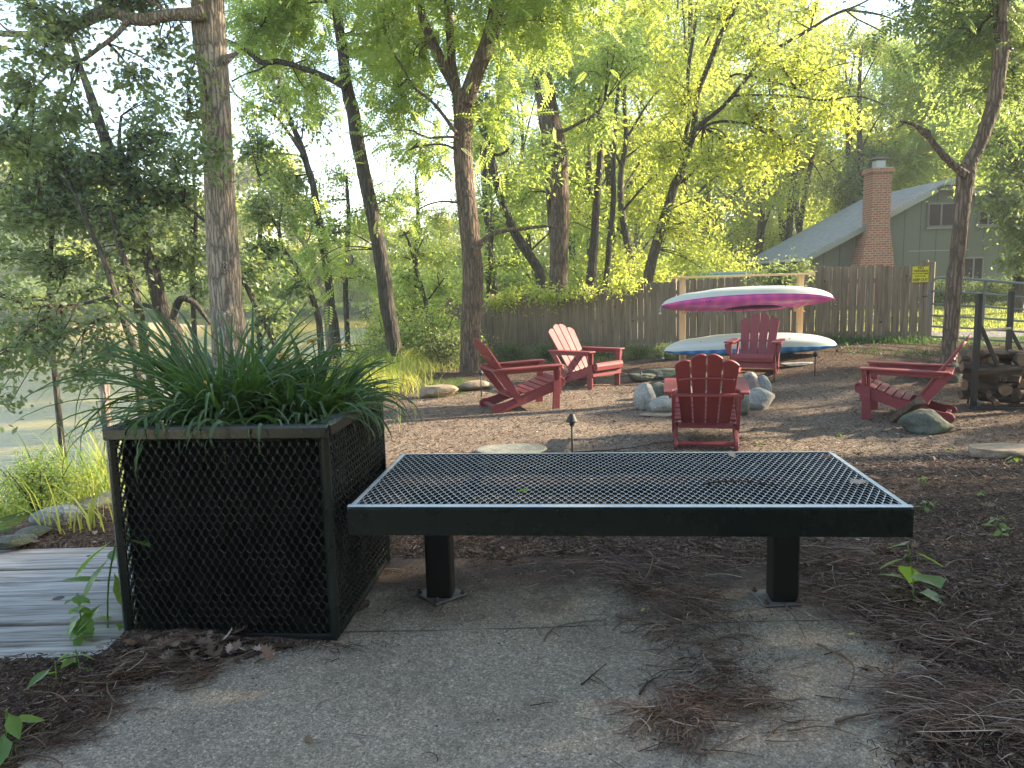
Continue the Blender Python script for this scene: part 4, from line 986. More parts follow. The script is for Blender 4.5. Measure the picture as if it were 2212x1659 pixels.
# ------------------------------------------------------------------ firewood rack and logs
def wood_rack():
    base = onground(2108, 884); Y = base.y; Y2 = Y + 1.25; z0 = base.z
    r = empty('firewood_rack', base, 0, 'dark steel firewood rack with diagonal braces at the right edge', 'rack')
    def b(nm, p0, p1, w=.05, h=.05):
        mb = MB(); mb.add(*beam(p0 - base, p1 - base, w, h, .003, Vector((0, 1, 0)) if abs((p1 - p0).normalized().z) > .6 else Vector((0, 0, 1)))); mb.build(nm, M['gunmetal'], r)
    A1 = at(2116, 634, Y); A0 = Vector((A1.x, Y, z0 - .01)); B1 = at(2186, 628, Y2); B0 = Vector((B1.x, Y2, z0))
    b('upright', A0, A1, .055, .055); b('upright', B0, B1, .055, .055)
    b('brace', at(2117, 700, Y), at(2170, 825, Y), .045, .02); b('brace', at(2176, 700, Y2), at(2235, 810, Y2), .045, .02)
    b('crossbar', at(2119, 714, Y - .0), at(2182, 709, Y2 - .05), .03, .03)
    b('base_bar', at(2100, 882, Y - .08), at(2330, 886, Y - .08), .06, .03); b('base_bar', Vector((A0.x, Y, z0 + .03)), Vector((B0.x - .05, Y2, z0 + .03)), .05, .04)
    C1 = at(2330, 640, Y); b('upright', Vector((C1.x + .3, Y, z0 - .01)), Vector((C1.x + .3, Y, A1.z)), .055, .055)
    return base, A0, B0
wb, WA, WB_ = wood_rack()
def log_mesh(L, r0, kind, seed):
    rnd = random.Random(seed); mb = MB(); n = 12 if kind == 'round' else 7
    prof = []
    for k in range(n):
        a = 2 * math.pi * k / n; rr = r0 * (rnd.uniform(.88, 1.1) if kind == 'round' else rnd.uniform(.55, 1.25)); prof.append((rr * math.cos(a), rr * math.sin(a)))
    xs = np.linspace(-L / 2, L / 2, 7); V = []
    for i, x in enumerate(xs):
        for (y, z) in prof: V.append((x + rnd.gauss(0, .004), y * (1 + rnd.gauss(0, .05)) + .018 * math.sin(x * 6 + seed), z * (1 + rnd.gauss(0, .05)) + .014 * math.cos(x * 5 + seed)))
    F = [[i * n + k, i * n + (k + 1) % n, (i + 1) * n + (k + 1) % n, (i + 1) * n + k] for i in range(6) for k in range(n)]
    mb.add(V, F, 0, kind == 'round'); mb.add(V, [list(range(n))[::-1], list(range(6 * n, 7 * n))], 1, False); return mb
def logs():
    random.seed(9); k = 0; y = WA.y + .05
    row_z = WA.z + .10; rows = 8
    kinds = [log_mesh(random.uniform(.36, .5), .035 + .012 * (i % 4), 'round' if i % 3 else 'split', i).mesh('firewood_log') for i in range(12)]
    for m_ in kinds: m_.materials.append(M['log']); m_.materials.append(M['logend'])
    for row in range(rows):
        x = WA.x + .02 + random.uniform(0, .05); nth = 0
        while x < WA.x + 1.15:
            for dy in (0.0,):
                o = bpy.data.objects.new('firewood_log', kinds[k % 12]); COL.objects.link(o)
                hh = row_z + row * .072 + random.uniform(-.012, .012)
                if row >= 6 and x < WA.x + .02: pass
                o.location = (x + .14 + random.uniform(-.05, .05), y + random.uniform(-.04, .12) + .03 * row, hh)
                o.rotation_euler = (random.uniform(0, 6), random.gauss(0, .07), random.choice([0, 0, .25, -.3, 1.1, -.9]) + random.gauss(0, .15))
                tag(o, ('round' if (k % 12) % 3 else 'split') + ' firewood log, ' + ORD[row] + ' row up from the ground, ' + ORD[nth] + ' from the front post', 'firewood log', 'firewood logs stacked on the rack')
            x += random.uniform(.15, .30); k += 1; nth += 1
    mb = log_mesh(.42, .055, 'split', 77); o = mb.build('top_log', [M['log'], M['logend']]); o.location = at(2150, 780, WA.y + .3); o.rotation_euler = (1, .05, .3); tag(o, 'orange brown curved log lying on top of the firewood stack', 'firewood log')
    mb = log_mesh(.46, .045, 'split', 78); o = mb.build('top_log', [M['log'], M['logend']]); o.location = at(2158, 800, WA.y - .02); o.rotation_euler = (.3, -.1, -.1); tag(o, 'long grey split log near the top front of the firewood stack', 'firewood log')
logs()
def leaning_log():
    a = onground(1932, 913) + Vector((0, 0, .03)); b = at(1985, 868, onground(1999, 932).y - .02); mb = MB()
    d, s, u = frame(b - a); V, F = prism([(-.055, -.03), (.05, -.035), (.06, .02), (-.02, .045)], 'x', 0, (b - a).length * 1.05, .004)
    Mx = Matrix((d, s, u)).transposed().to_4x4(); Mx.translation = a; mb.add(*xf((V, F), Mx)); o = mb.build('split_log', M['log'])
    tag(o, 'split log leaning on the wedge shaped rock beside the right chair', 'split log')
leaning_log()

# ------------------------------------------------------------------ house
def house():
    Y0, Y1 = 30.0, 36.8
    def X(u, Y=Y0): return at(u, 560, Y).x
    def Z(u, v, Y=Y0): return at(u, v, Y).z
    gnd = -.6
    r = empty('green_house', (X(1950), Y0, gnd), 0, 'sage green saltbox house with grey shingle roof and brick chimney beyond the fence', 'house')
    L0 = r.location
    def part(nm, VFs, m, parent=r, sm=False):
        mb = MB()
        for VF in VFs: mb.add(VF[0], VF[1], 0, sm)
        o = mb.build(nm, M[m] if isinstance(m, str) else m)
        o.parent = parent; o.matrix_parent_inverse = Matrix.Identity(4)
        for v in o.data.vertices: v.co -= L0
        return o
    xl, xr = X(1757), X(2196); xe = X(1741); ze = Z(1741, 552); xrid, zrid = X(2042), Z(2042, 386)
    zr = Z(2196, 470)
    # gable wall (front) with the clipped top
    xc0, zc = X(1993), Z(1993, 414); xc1 = X(2095)
    def roofz(x): return np.interp(x, [xe, xrid], [ze, zrid]) if x < xrid else zrid + (x - xrid) * (Z(2139, 436) - zrid) / (X(2139) - xrid)
    wall = [(xl, gnd), (xr, gnd), (xr, roofz(xr) - .12), (xrid + .3, roofz(xrid + .3) - .12), (xrid, roofz(xrid) - .14), (xl, roofz(xl) - .12)]
    part('gable_wall', [prism(wall, 'y', Y0, Y0 + .15)], 'siding')
    part('side_wall', [prism([(Y0 + .16, gnd), (Y1, gnd), (Y1, roofz(xl) - .12), (Y0 + .16, roofz(xl) - .12)], 'x', xl, xl + .12)], 'siding_tan')
    part('rear_wall', [prism(wall, 'y', Y1, Y1 + .15)], 'siding')
    part('side_wall', [prism([(Y0 + .16, gnd), (Y1, gnd), (Y1, roofz(xr) - .15), (Y0 + .16, roofz(xr) - .15)], 'x', xr - .12, xr)], 'siding')
    # roof slopes with uv for shingles
    def slope(nm, xa, za, xb, zb, ya, yb):
        mb = MB(); V = [(xa, ya, za), (xa, yb, za), (xb, yb, zb), (xb, ya, zb), (xa, ya, za - .12), (xa, yb, za - .12), (xb, yb, zb - .12), (xb, ya, zb - .12)]
        mb.add(np.array(V) - np.array(L0), [[0, 1, 2, 3], [7, 6, 5, 4], [0, 3, 7, 4], [1, 5, 6, 2], [0, 4, 5, 1], [3, 2, 6, 7]]); o = mb.build(nm, M['roof'], r)
        uv = o.data.uv_layers.new(name='UVMap'); ln = math.hypot(xb - xa, zb - za)
        for p in o.data.polygons:
            for li, vi in zip(p.loop_indices, p.vertices):
                c = V[vi]; uv.data[li].uv = (c[1], math.hypot(c[0] - xa, c[2] - za))
        return o
    slope('roof_slope', xe - .15, ze - .05, xrid, zrid, Y0 - .35, Y1 + .3)
    slope('roof_slope', xr + .3, roofz(xr + .3), xrid, zrid, Y0 - .35, Y1 + .3)
    # clipped gable, hood, bargeboards
    part('gable_hood', [prism([(X(2019), Z(2019, 402)), (X(2070), Z(2070, 402)), (xrid, zrid - .10)], 'y', Y0 - .42, Y0 - .36)], 'trim')
    part('gable_hood', [prism([(xc0, Z(1993, 414)), (X(2098), Z(2098, 414)), (X(2070), Z(2070, 403)), (X(2019), Z(2019, 403))], 'y', Y0 - .35, Y0 - .02)], 'siding')
    part('bargeboard', [beam((xe - .1, Y0 - .37, ze - .16), (xc0 + .25, Y0 - .37, roofz(xc0 + .25) - .13), .03, .16)], 'trim')
    part('bargeboard', [beam((xrid + .45, Y0 - .37, roofz(xrid + .45) - .13), (xr + .2, Y0 - .37, roofz(xr + .2) - .13), .03, .16)], 'trim')
    part('gutter', [beam((xe - .2, Y0 - .3, ze - .16), (xe - .2, Y1 + .2, ze - .16), .12, .11)], 'whitetrim')
    part('downspout', [tube(smooth_poly([(xe - .2, Y0 - .2, ze - .2), (xe - .05, Y0 - .05, ze - .45), (xl - .06, Y0 + .05, ze - .6), (xl - .06, Y0 + .05, gnd)], 4), .04, 8)], 'trim')
    # chimney
    yf = Y0 - .75
    def cx(u): return at(u, 500, yf).x
    def cz(v): return at(1900, v, yf).z
    z_top, z_sh, z_b = cz(362), cz(485), gnd
    xs_top = (cx(1890), cx(1924)); w_t = .95
    xt0, xt1 = cx(1881), cx(1922); xb0, xb1 = cx(1858) , cx(1934)
    slopef = (cz(485) - cz(576)); xbb0 = xt0 + (xb0 - xt0) * (z_sh - gnd) / slopef * .85; xbb1 = xt1 + (xb1 - xt1) * (z_sh - gnd) / slopef * .85
    V = []; 
    for (z, a, b, yy) in ((gnd, xbb0, xbb1, yf - .1), (cz(576), xb0, xb1, yf - .05), (z_sh, xt0, xt1, yf), (z_top, xt0, xt1, yf)): V += [(a, yy, z), (b, yy, z), (b, Y0 - .01, z), (a, Y0 - .01, z)]
    F = [[i * 4 + k, i * 4 + (k + 1) % 4, (i + 1) * 4 + (k + 1) % 4, (i + 1) * 4 + k] for i in range(3) for k in range(4)] + [[12, 13, 14, 15]]
    ch = part('chimney', [(np.array(V), F)], 'brick')
    part('chimney_crown', [xf(box(xt1 - xt0 + .12, .87, .18, .01), T((xt0 + xt1) / 2, (yf + Y0) / 2, z_top - .09))], 'brick', ch)
    part('flue', [xf(box(.34, .34, .28), T((xt0 + xt1) / 2 + .03, Y0 - .38, z_top + .14))], 'palewall', ch)
    part('chimney_cap', [xf(prism([(-.30, 0), (.30, 0), (.22, .06), (-.22, .06)], 'y', -.25, .25), T((xt0 + xt1) / 2 + .03, Y0 - .38, z_top + .34))], 'steel', ch)
    # windows
    def window(u0, u1, v0, v1, trim=.06):
        a, b = X(u0), X(u1); zt, zb = Z((u0 + u1) / 2, v0), Z((u0 + u1) / 2, v1)
        w = part('window', [xf(box(b - a, .06, zt - zb, .01), T((a + b) / 2, Y0 - .03, (zt + zb) / 2))], 'winframe')
        for (p, q) in ((a + trim, (a + b) / 2 - .02), ((a + b) / 2 + .02, b - trim)):
            part('pane', [xf(box(q - p, .01, zt - zb - 2 * trim), T((p + q) / 2, Y0 - .065, (zt + zb) / 2))], 'glass', w)
            mbf = []
            for (ax, az, sx, sz) in (((p + q) / 2, zt - trim + .012, q - p + .04, .03), ((p + q) / 2, zb + trim - .012, q - p + .04, .03), (p - .005, (zt + zb) / 2, .03, zt - zb - 2 * trim), (q + .005, (zt + zb) / 2, .03, zt - zb - 2 * trim)): mbf.append(xf(box(sx, .03, sz), T(ax, Y0 - .075, az)))
            part('sash', mbf, 'winframe', w)
        part('sill', [xf(box(b - a + .1, .12, .05), T((a + b) / 2, Y0 - .07, zb - .03))], 'trim', w)
    window(1997, 2056, 438, 491); window(2105, 2150, 454, 488); window(2078, 2124, 555, 640)
    part('wall_seam', [xf(box(X(2092) - X(1962), .012, .03), T((X(2092) + X(1962)) / 2, Y0 - .006, Z(2030, 541)))], 'trim')
    # sunny side wall windows
    for (ya, yb, zt, zb) in ((Y0 + .7, Y0 + 1.6, ze - .55, ze - 1.25), (Y0 + 2.0, Y0 + 3.4, ze - .55, ze - 1.25), (Y0 + 5.3, Y0 + 5.9, ze - .6, ze - 1.1)):
        w = part('window', [xf(box(.05, yb - ya, zt - zb, .01), T(xl - .025, (ya + yb) / 2, (zt + zb) / 2))], 'whitetrim')
        part('pane', [xf(box(.01, yb - ya - .16, zt - zb - .16), T(xl - .056, (ya + yb) / 2, (zt + zb) / 2))], 'glass', w)
house()
def shed():
    Y = 24.0; a, b = at(1487, 590, Y), at(1640, 590, Y); zt = at(1560, 589, Y).z
    r = empty('low_shed', (a + b) / 2, 0, 'pale low roof edge with turquoise scalloped trim peeking over the fence', 'shed'); L0 = r.location.copy()
    mb = MB(); mb.add(*xf(box(b.x - a.x, 1.6, 1.6), T(0, .9, zt - L0.z - 1.0))); mb.build('wall', M['palewall'], r)
    mb = MB(); mb.add(*xf(box(b.x - a.x + .3, 2.0, .05), T(0, .9, zt - L0.z))); mb.build('roof', M['palewall'], r)
    mb = MB(); W = b.x - a.x + .3; n = 12
    for k in range(n):
        pts = [(-W / 2 + W * k / n, 0), (-W / 2 + W * (k + 1) / n, 0)] + [(-W / 2 + W * (k + .5 + .5 * math.cos(t)) / n, -.05 - .07 * math.sin(t)) for t in np.linspace(0, math.pi, 7)]
        mb.add(*xf(prism(pts, 'y', -.01, .01), T(0, -.12, zt - L0.z - .02)))
    mb.build('scalloped_trim', M['teal'], r)
shed()

# ------------------------------------------------------------------ foliage
def leaf_templates():
    t = {}
    o = [(0, 0), (.10, .03), (.20, .17), (.27, .08), (.40, .30), (.46, .12), (.60, .34), (.66, .13), (.80, .22), (.82, .07), (1, 0)]
    full = o + [(x, -y) for x, y in o[-2:0:-1]]
    V = np.array([(x, y, -.16 * x * x + .12 * abs(y)) for x, y in full]); t['oak'] = (V, np.array([list(range(len(V)))]))
    t['oak_lo'] = (np.array([(0, 0, 0), (.25, .20, .02), (.6, .33, -.03), (.72, .1, -.08), (1, 0, -.16), (.62, -.33, -.03), (.45, -.1, -.03), (.25, -.20, .02)]), np.array([list(range(8))]))
    t['simple'] = (np.array([(0, 0, 0), (.45, .24, .04), (1, 0, -.12), (.45, -.24, .04)]), np.array([[0, 1, 2, 3]]))
    Vs, Fs = [], []
    for k in range(7):
        x = .12 + .13 * k; z = -.22 * x * x
        for s in (1, -1):
            b = len(Vs); L = .27 * (1 - .25 * abs(k - 3) / 3)
            Vs += [(x, 0, z), (x + L * .45 + .03, s * L * .38, z), (x + L * .42, s * L * 1.0, z - .06), (x + L * .10, s * L * .55, z)]; Fs.append([b, b + 1, b + 2, b + 3])
    b = len(Vs); Vs += [(1, 0, -.22), (1.1, .06, -.27), (1.26, 0, -.36), (1.1, -.06, -.27)]; Fs.append([b, b + 1, b + 2, b + 3])
    t['walnut'] = (np.array(Vs), np.array(Fs)); return t
LT = leaf_templates()
def scatter_leaves(mb, P, D, size, tpl, rg, flat_=0.55, mat_=0):
    """P (n,3) positions, D (n,3) leaf directions"""
    V, F = LT[tpl]; n = len(P); D = D / (np.linalg.norm(D, axis=1)[:, None] + 1e-9)
    up = np.array([0, 0, 1.0]) + rg.normal(0, flat_, (n, 3)); S = np.cross(up, D); S /= np.linalg.norm(S, axis=1)[:, None] + 1e-9; U = np.cross(D, S)
    sz = size * rg.uniform(.65, 1.25, n)
    B = np.stack([D, S, U], 1)                                 # n,3(axis),3
    W = np.einsum('kj,njc->nkc', V, B) * sz[:, None, None] + P[:, None, :]
    k = len(V); FF = (F[None] + (np.arange(n) * k)[:, None, None]).reshape(-1, F.shape[1]); mb.add(W.reshape(-1, 3), FF, mat_, False)
def crown_blob(mb, c, rad, ntw, size, tpl, skel, rg, lpt=12, twl=.55, droop=.35, limb=True, twig_r=.004):
    c = np.array(c, float); rad = np.array(rad, float)
    u = rg.normal(0, 1, (ntw, 3)); u /= np.linalg.norm(u, axis=1)[:, None]; q = rg.uniform(0, 1, ntw) ** .42
    # clumpy: pull twigs toward a few sub-centres
    nc = max(3, ntw // 14); sub = rg.normal(0, 1, (nc, 3)); sub /= np.linalg.norm(sub, axis=1)[:, None]; sub *= (rg.uniform(.3, .95, nc))[:, None]
    idx = rg.integers(0, nc, ntw); P = (.78 * u * q[:, None] + .40 * sub[idx]) * rad + c
    if skel is not None and len(skel):
        S = np.asarray(skel); base = S[np.argmin(((S - c) ** 2).sum(1))]
    else: base = c - np.array([0, 0, rad[2]])
    hub = []
    for k in range(nc):
        e = sub[k] * rad + c; m_ = base * .45 + e * .55 + np.array([0, 0, .12 * np.linalg.norm(e - base)]) + rg.normal(0, .08, 3); L = smooth_poly([base, m_, e], 5)
        hub.append(L)
        if limb: mb.add(*tube(L, np.linspace(.014, .005, len(L)) * min(1.4, .6 + .5 * np.linalg.norm(rad)), 5, cap=False), 1, True)
    TB = np.zeros((ntw, 3))
    for i in range(ntw):
        L = hub[idx[i]]; TB[i] = L[np.argmin(((L[3:] - P[i]) ** 2).sum(1)) + 3]
    d = P - TB; ln = np.linalg.norm(d, axis=1)[:, None] + 1e-9; d = d / ln
    # twigs as thin three-sided sticks
    a = TB; b = P; s1 = np.cross(d, [0.1, .2, 1.0]); s1 /= np.linalg.norm(s1, axis=1)[:, None] + 1e-9; s2 = np.cross(d, s1)
    tri = []
    for (q1, rr) in ((a, twig_r * 1.5), (a * .5 + b * .5 + np.array([0, 0, .04]), twig_r), (b, twig_r * .5)):
        for an in (0, 2.1, 4.2): tri.append(q1 + (s1 * math.cos(an) + s2 * math.sin(an)) * rr)
    V = np.stack(tri, 1).reshape(-1, 3); F = np.array([[r * 3 + k, r * 3 + (k + 1) % 3, (r + 1) * 3 + (k + 1) % 3, (r + 1) * 3 + k] for r in range(2) for k in range(3)])
    mb.add(V, (F[None] + (np.arange(ntw) * 9)[:, None, None]).reshape(-1, 4), 1, False)
    N_ = ntw * lpt; j = np.repeat(np.arange(ntw), lpt); t = rg.uniform(0, 1, N_)
    hd = d[j] + rg.normal(0, .25, (N_, 3)); LP = P[j] - d[j] * (twl * (1 - t))[:, None] * np.minimum(1, ln[j] / twl) + rg.normal(0, size * .8 + .03, (N_, 3)) * rg.uniform(.3, 1.8, (N_, 1))
    D = hd * .5 + rg.normal(0, .75, (N_, 3)) * np.array([1, 1, .45]) + np.array([0, 0, -droop]); scatter_leaves(mb, LP, D, size, tpl, rg)
def px_line(pts, Y, n=5):
    """pts: (u, v, width_px[, Y]) -> smooth 3-D polyline and radii"""
    P = []; W = []
    for p in pts:
        y = p[3] if len(p) > 3 else Y; P.append(np.array([*at(p[0], p[1], y), p[2] * y / F_PX / 2]))
    S = smooth_poly(P, n); return S[:, :3], np.maximum(S[:, 3], .003)
def make_tree(name, label, trunk, Y, limbs=(), blobs=(), bk='bark_brown', leaf='leaf_mid', tpl='simple', size=.11, seed=1, sides=16, rough=.16, group=None, cat='tree', root=None, knot=None, extra_leaf=None):
    rg = np.random.default_rng(seed); blobs = [(*b_[:5], int(b_[5] * 1.0), *b_[6:]) for b_ in blobs]; P, W = px_line(trunk, Y, 7)
    b = P[0].copy(); g = gz(b[0], b[1]) if root is None else root
    if b[2] > g - .1:       # run the trunk down into the ground with a root flare
        ex = np.array([[b[0] * 1.0 - (P[2][0] - b[0]) * .5 * max(0, (b[2] - g)) , b[1], g - .15]]); m_ = (ex[0] + b) / 2
        P = np.concatenate([ex, [m_], P]); W = np.concatenate([[W[0] * 1.35], [W[0] * 1.10], W])
    r = empty(name, (P[0][0], P[0][1], g), 0, label, cat, group); L0 = np.array(r.location)
    mb = MB(); mb.add(*tube(P, W, sides, rough=rough, seed=seed), smooth=True); mb.V[0] = mb.V[0] - L0; mb.build('trunk', M[bk], r)
    skel = [P[3:]]
    for lb in limbs:
        dep = lb[1] if len(lb) > 1 else 0
        Q, w = px_line(lb[0], Y + dep, 6)
        # attach the start to the nearest trunk point so the limb meets the wood
        mb = MB(); mb.add(*tube(Q, w, max(6, sides // 2), rough=rough * .8, seed=seed + len(skel)), smooth=True); mb.V[0] = mb.V[0] - L0; mb.build('limb', M[lb[2]] if len(lb) > 2 else M[bk], r); skel.append(Q)
    if blobs:
        S = np.concatenate(skel) - L0; cm = MB()
        for bl in blobs:
            u, v, y, rw, rh, n = bl[:6]; c = np.array(at(u, v, y)) - L0; crown_blob(cm, c, (PXM(rw, y), PXM(rw, y) * (bl[6] if len(bl) > 6 else 1.0), PXM(rh, y)), n, size, tpl, S, rg, lpt=(7 if tpl == 'walnut' else 12))
        cm.build('crown', [M[leaf], M['twig']], r)
    return r

# the pale oak just behind the planter
make_tree('oak_tree', 'big pale barked oak trunk rising right behind the planter with a cut stub', [(497, 770, 76), (492, 690, 70), (489, 664, 67), (484, 590, 66), (480, 520, 65), (475, 430, 62), (472, 360, 61), (468, 280, 61), (464, 200, 60), (456, 120, 63), (452, 80, 66), (449, 30, 66), (446, -60, 64), (440, -400, 52), (430, -900, 34)], 10.7,
    limbs=[([(440, 26, 30), (424, 30, 27), (360, 33, 24), (320, 42, 25), (280, 40, 24), (256, 30, 22), (232, 27, 22), (200, 40, 20), (160, 60, 17), (120, 74, 15), (80, 74, 14), (0, 72, 12), (-120, 60, 9)], -.3),
           ([(276, 46, 12), (248, 78, 10), (212, 105, 9), (180, 128, 7), (120, 148, 6), (80, 185, 4), (40, 205, 3), (0, 212, 2)], -.4),
           ([(452, 243, 20), (436, 246, 17), (415, 251, 15), (399, 257, 15)], -.1),
           ([(484, 130, 20), (494, 125, 16), (505, 118, 10), (514, 114, 6)], -.1),
           ([(160, 60, 8), (190, 30, 7), (240, 0, 6), (300, -40, 5)], -.3), ([(360, 30, 10), (340, 10, 8), (310, -10, 9), (290, -50, 7)], -.3),
           ([(30, 72, 6), (10, 60, 4), (-10, 40, 3)], -.4)],
    blobs=[(90, 30, 10.0, 110, 45, 87), (250, 0, 10.6, 130, 40, 87), (40, 190, 9.8, 90, 45, 49), (150, 250, 9.6, 110, 60, 43), (20, 280, 9.4, 100, 70, 63), (270, 150, 10.2, 90, 40, 31), (380, 85, 10.6, 70, 40, 22), (120, 120, 10.0, 130, 40, 37),
           (350, -100, 10.5, 260, 80, 131), (600, -160, 10.8, 260, 110, 175), (420, 200, 9.9, 46, 90, 37), (430, 335, 9.8, 50, 50, 31), (200, -200, 9, 260, 100, 87)],
    bk='bark_pale', leaf='leaf_oak', tpl='oak', size=.10, seed=2, sides=28, rough=.07)
# dark leaning oaks over the river, left
make_tree('oak_tree', 'leaning grey oak by the river with a bare pale upper stem against the blue sky', [(386, 745, 30), (378, 715, 28), (362, 690, 30), (348, 664, 31), (333, 600, 30), (320, 540, 28), (296, 460, 26), (288, 400, 25), (268, 360, 25), (240, 332, 23), (220, 280, 22), (200, 220, 18), (188, 185, 15), (176, 152, 13), (160, 100, 10), (148, 60, 7)], 13.6,
    limbs=[([(278, 355, 14), (262, 330, 12), (258, 300, 8), (262, 250, 5)], 0), ([(374, 690, 16), (384, 655, 16), (396, 645, 14), (420, 655, 12), (440, 680, 9), (455, 700, 7)], -.2), ([(300, 445, 12), (340, 440, 10), (385, 436, 9), (420, 460, 8), (445, 480, 6)], .2),
           ([(340, 665, 10), (290, 655, 9), (240, 651, 8), (190, 648, 8), (140, 649, 6), (60, 650, 5), (0, 666, 4)], -.6), ([(205, 262, 7), (180, 262, 6), (150, 255, 5), (110, 260, 3)], -.3)],
    blobs=[(60, 330, 13, 120, 75, 190), (170, 370, 13.4, 130, 70, 173), (330, 310, 13.6, 90, 80, 110), (290, 400, 13.4, 110, 70, 126), (60, 440, 12.6, 130, 70, 173), (200, 470, 12.8, 130, 60, 142), (380, 420, 13.8, 90, 70, 84), (350, 230, 14, 70, 40, 37), (100, 250, 13.6, 90, 40, 46), (260, 560, 13.8, 120, 50, 62), (400, 560, 14, 60, 80, 55), (380, 340, 12.6, 55, 60, 46), (90, 560, 12.8, 120, 50, 55)],
    bk='bark_dark', leaf='leaf_oak', tpl='oak', size=.105, seed=3, sides=18, rough=.12)
make_tree('young_oak', 'thin dark stem over the water just left of the leaning grey oak', [(322, 790, 17), (310, 745, 18), (303, 690, 19), (296, 653, 19), (284, 600, 17), (272, 575, 15), (262, 540, 13), (256, 520, 12), (246, 485, 10), (238, 455, 8)], 12.2,
    blobs=[(240, 600, 12, 80, 40, 41), (300, 500, 12.2, 80, 50, 45), (180, 640, 11.6, 90, 30, 41)], bk='bark_dark', leaf='leaf_oak', tpl='oak', size=.095, seed=4, sides=10)
make_tree('young_oak', 'thin dark stem farthest left over the water with low boughs of leaves', [(296, 790, 17), (284, 735, 16), (276, 713, 16), (262, 670, 15), (252, 645, 15), (228, 572, 12), (212, 530, 11), (200, 508, 10), (186, 480, 8), (176, 452, 8), (150, 400, 5), (136, 380, 4)], 11.6,
    limbs=[([(262, 660, 8), (230, 690, 6), (180, 700, 5), (120, 690, 4), (60, 700, 3)], -.4), ([(240, 640, 8), (180, 655, 7), (100, 660, 6), (0, 668, 5), (-80, 690, 4)], -.5)],
    blobs=[(90, 705, 10.4, 140, 32, 49), (40, 780, 9.6, 90, 46, 34), (190, 770, 10.4, 90, 34, 31), (160, 820, 10, 90, 46, 22), (20, 640, 10.6, 110, 36, 27), (10, 860, 9.2, 50, 30, 9), (230, 690, 11, 70, 30, 16), (60, 740, 10.2, 120, 30, 27)], bk='bark_dark', leaf='leaf_oak', tpl='oak', size=.10, seed=5, sides=10)
# dark leaning trunk right of the oak
make_tree('walnut_tree', 'dark slim trunk leaning left, next right of the pale oak', [(862, 805, 34), (856, 777, 32), (846, 710, 31), (837, 664, 31), (829, 600, 31), (818, 530, 30), (808, 480, 29), (794, 410, 29), (783, 360, 28), (771, 300, 28), (762, 240, 28), (755, 215, 27), (748, 180, 24), (740, 110, 22), (728, 30, 20), (718, -60, 18), (700, -400, 14), (690, -700, 9)], 15.0,
    limbs=[([(748, 190, 16), (728, 178, 14), (690, 160, 12), (660, 150, 11), (630, 140, 11), (600, 133, 12), (575, 136, 11), (560, 132, 11), (540, 115, 10), (520, 102, 9), (500, 92, 8), (488, 86, 7)], -.2), ([(774, 300, 5), (800, 290, 4), (836, 278, 3)], -.1),
           ([(590, 132, 5), (560, 150, 4), (530, 160, 3), (500, 176, 3)], -.3)],
    blobs=[(640, 50, 15.8, 90, 60, 64), (560, 40, 15, 60, 60, 38), (670, 190, 16.2, 60, 50, 28), (840, 110, 16.2, 60, 90, 56), (800, -60, 15, 160, 80, 64), (640, -60, 15, 150, 60, 51), (820, 450, 15.6, 60, 40, 17), (700, 560, 15.6, 50, 60, 15)],
    bk='bark_dark', leaf='leaf_mid', tpl='walnut', size=.34, seed=6, sides=18, rough=.1)
# the forked brown walnut
make_tree('walnut_tree', 'brown deeply furrowed trunk forking into three limbs with a broken branch', [(1013, 822, 50), (1015, 806, 46), (1016, 760, 44), (1017, 710, 43), (1020, 650, 44), (1021, 600, 44), (1018, 540, 43), (1013, 480, 41), (1008, 430, 41), (1004, 400, 40), (1001, 350, 39), (1000, 300, 39), (1001, 250, 41), (1001, 215, 44), (1002, 196, 40)], 14.0,
    limbs=[([(996, 225, 26), (986, 195, 24), (972, 168, 22), (953, 132, 23), (940, 105, 21), (929, 80, 20), (913, 40, 17), (908, 0, 15), (900, -80, 13), (880, -300, 8)], .1),
           ([(993, 215, 18), (986, 180, 17), (977, 140, 17), (974, 100, 17), (971, 60, 17), (967, 0, 17), (962, -90, 13), (960, -300, 8)], .2),
           ([(1005, 225, 34), (1016, 190, 35), (1029, 155, 34), (1041, 128, 33), (1052, 98, 33), (1061, 72, 33), (1070, 35, 33), (1078, 0, 33), (1092, -80, 28), (1130, -300, 20), (1150, -500, 10)], -.1),
           ([(1024, 540, 22), (1036, 528, 16), (1044, 521, 13), (1057, 510, 10), (1072, 503, 9), (1089, 498, 9), (1129, 494, 8), (1160, 490, 7), (1185, 489, 5), (1210, 493, 3)], -.25),
           ([(988, 290, 9), (977, 276, 8), (957, 248, 7), (937, 224, 7), (915, 205, 6), (897, 192, 6), (882, 168, 5), (869, 144, 5), (852, 118, 4), (839, 92, 3)], -.2),
           ([(990, 300, 7), (979, 296, 6), (955, 296, 5), (929, 298, 4), (905, 290, 4), (889, 282, 3), (849, 280, 2)], -.2), ([(990, 330, 6), (975, 318, 5), (950, 312, 4), (915, 315, 3), (880, 325, 2)], -.1),
           ([(992, 438, 5), (960, 435, 4), (930, 440, 3), (905, 452, 3)], .1)],
    blobs=[(1010, 50, 15.2, 110, 60, 39), (870, 30, 14.8, 80, 60, 45), (1140, 30, 14.6, 50, 70, 45), (1060, 230, 14.4, 50, 60, 21), (900, 130, 14.9, 50, 50, 27), (900, 330, 15, 60, 60, 24), (840, 200, 14, 60, 60, 30), (960, -80, 13, 260, 80, 105), (1240, -60, 13, 200, 80, 90), (1190, 60, 13, 60, 50, 21)],
    bk='bark_brown', leaf='leaf_mid', tpl='walnut', size=.34, seed=7, sides=26, rough=.08)
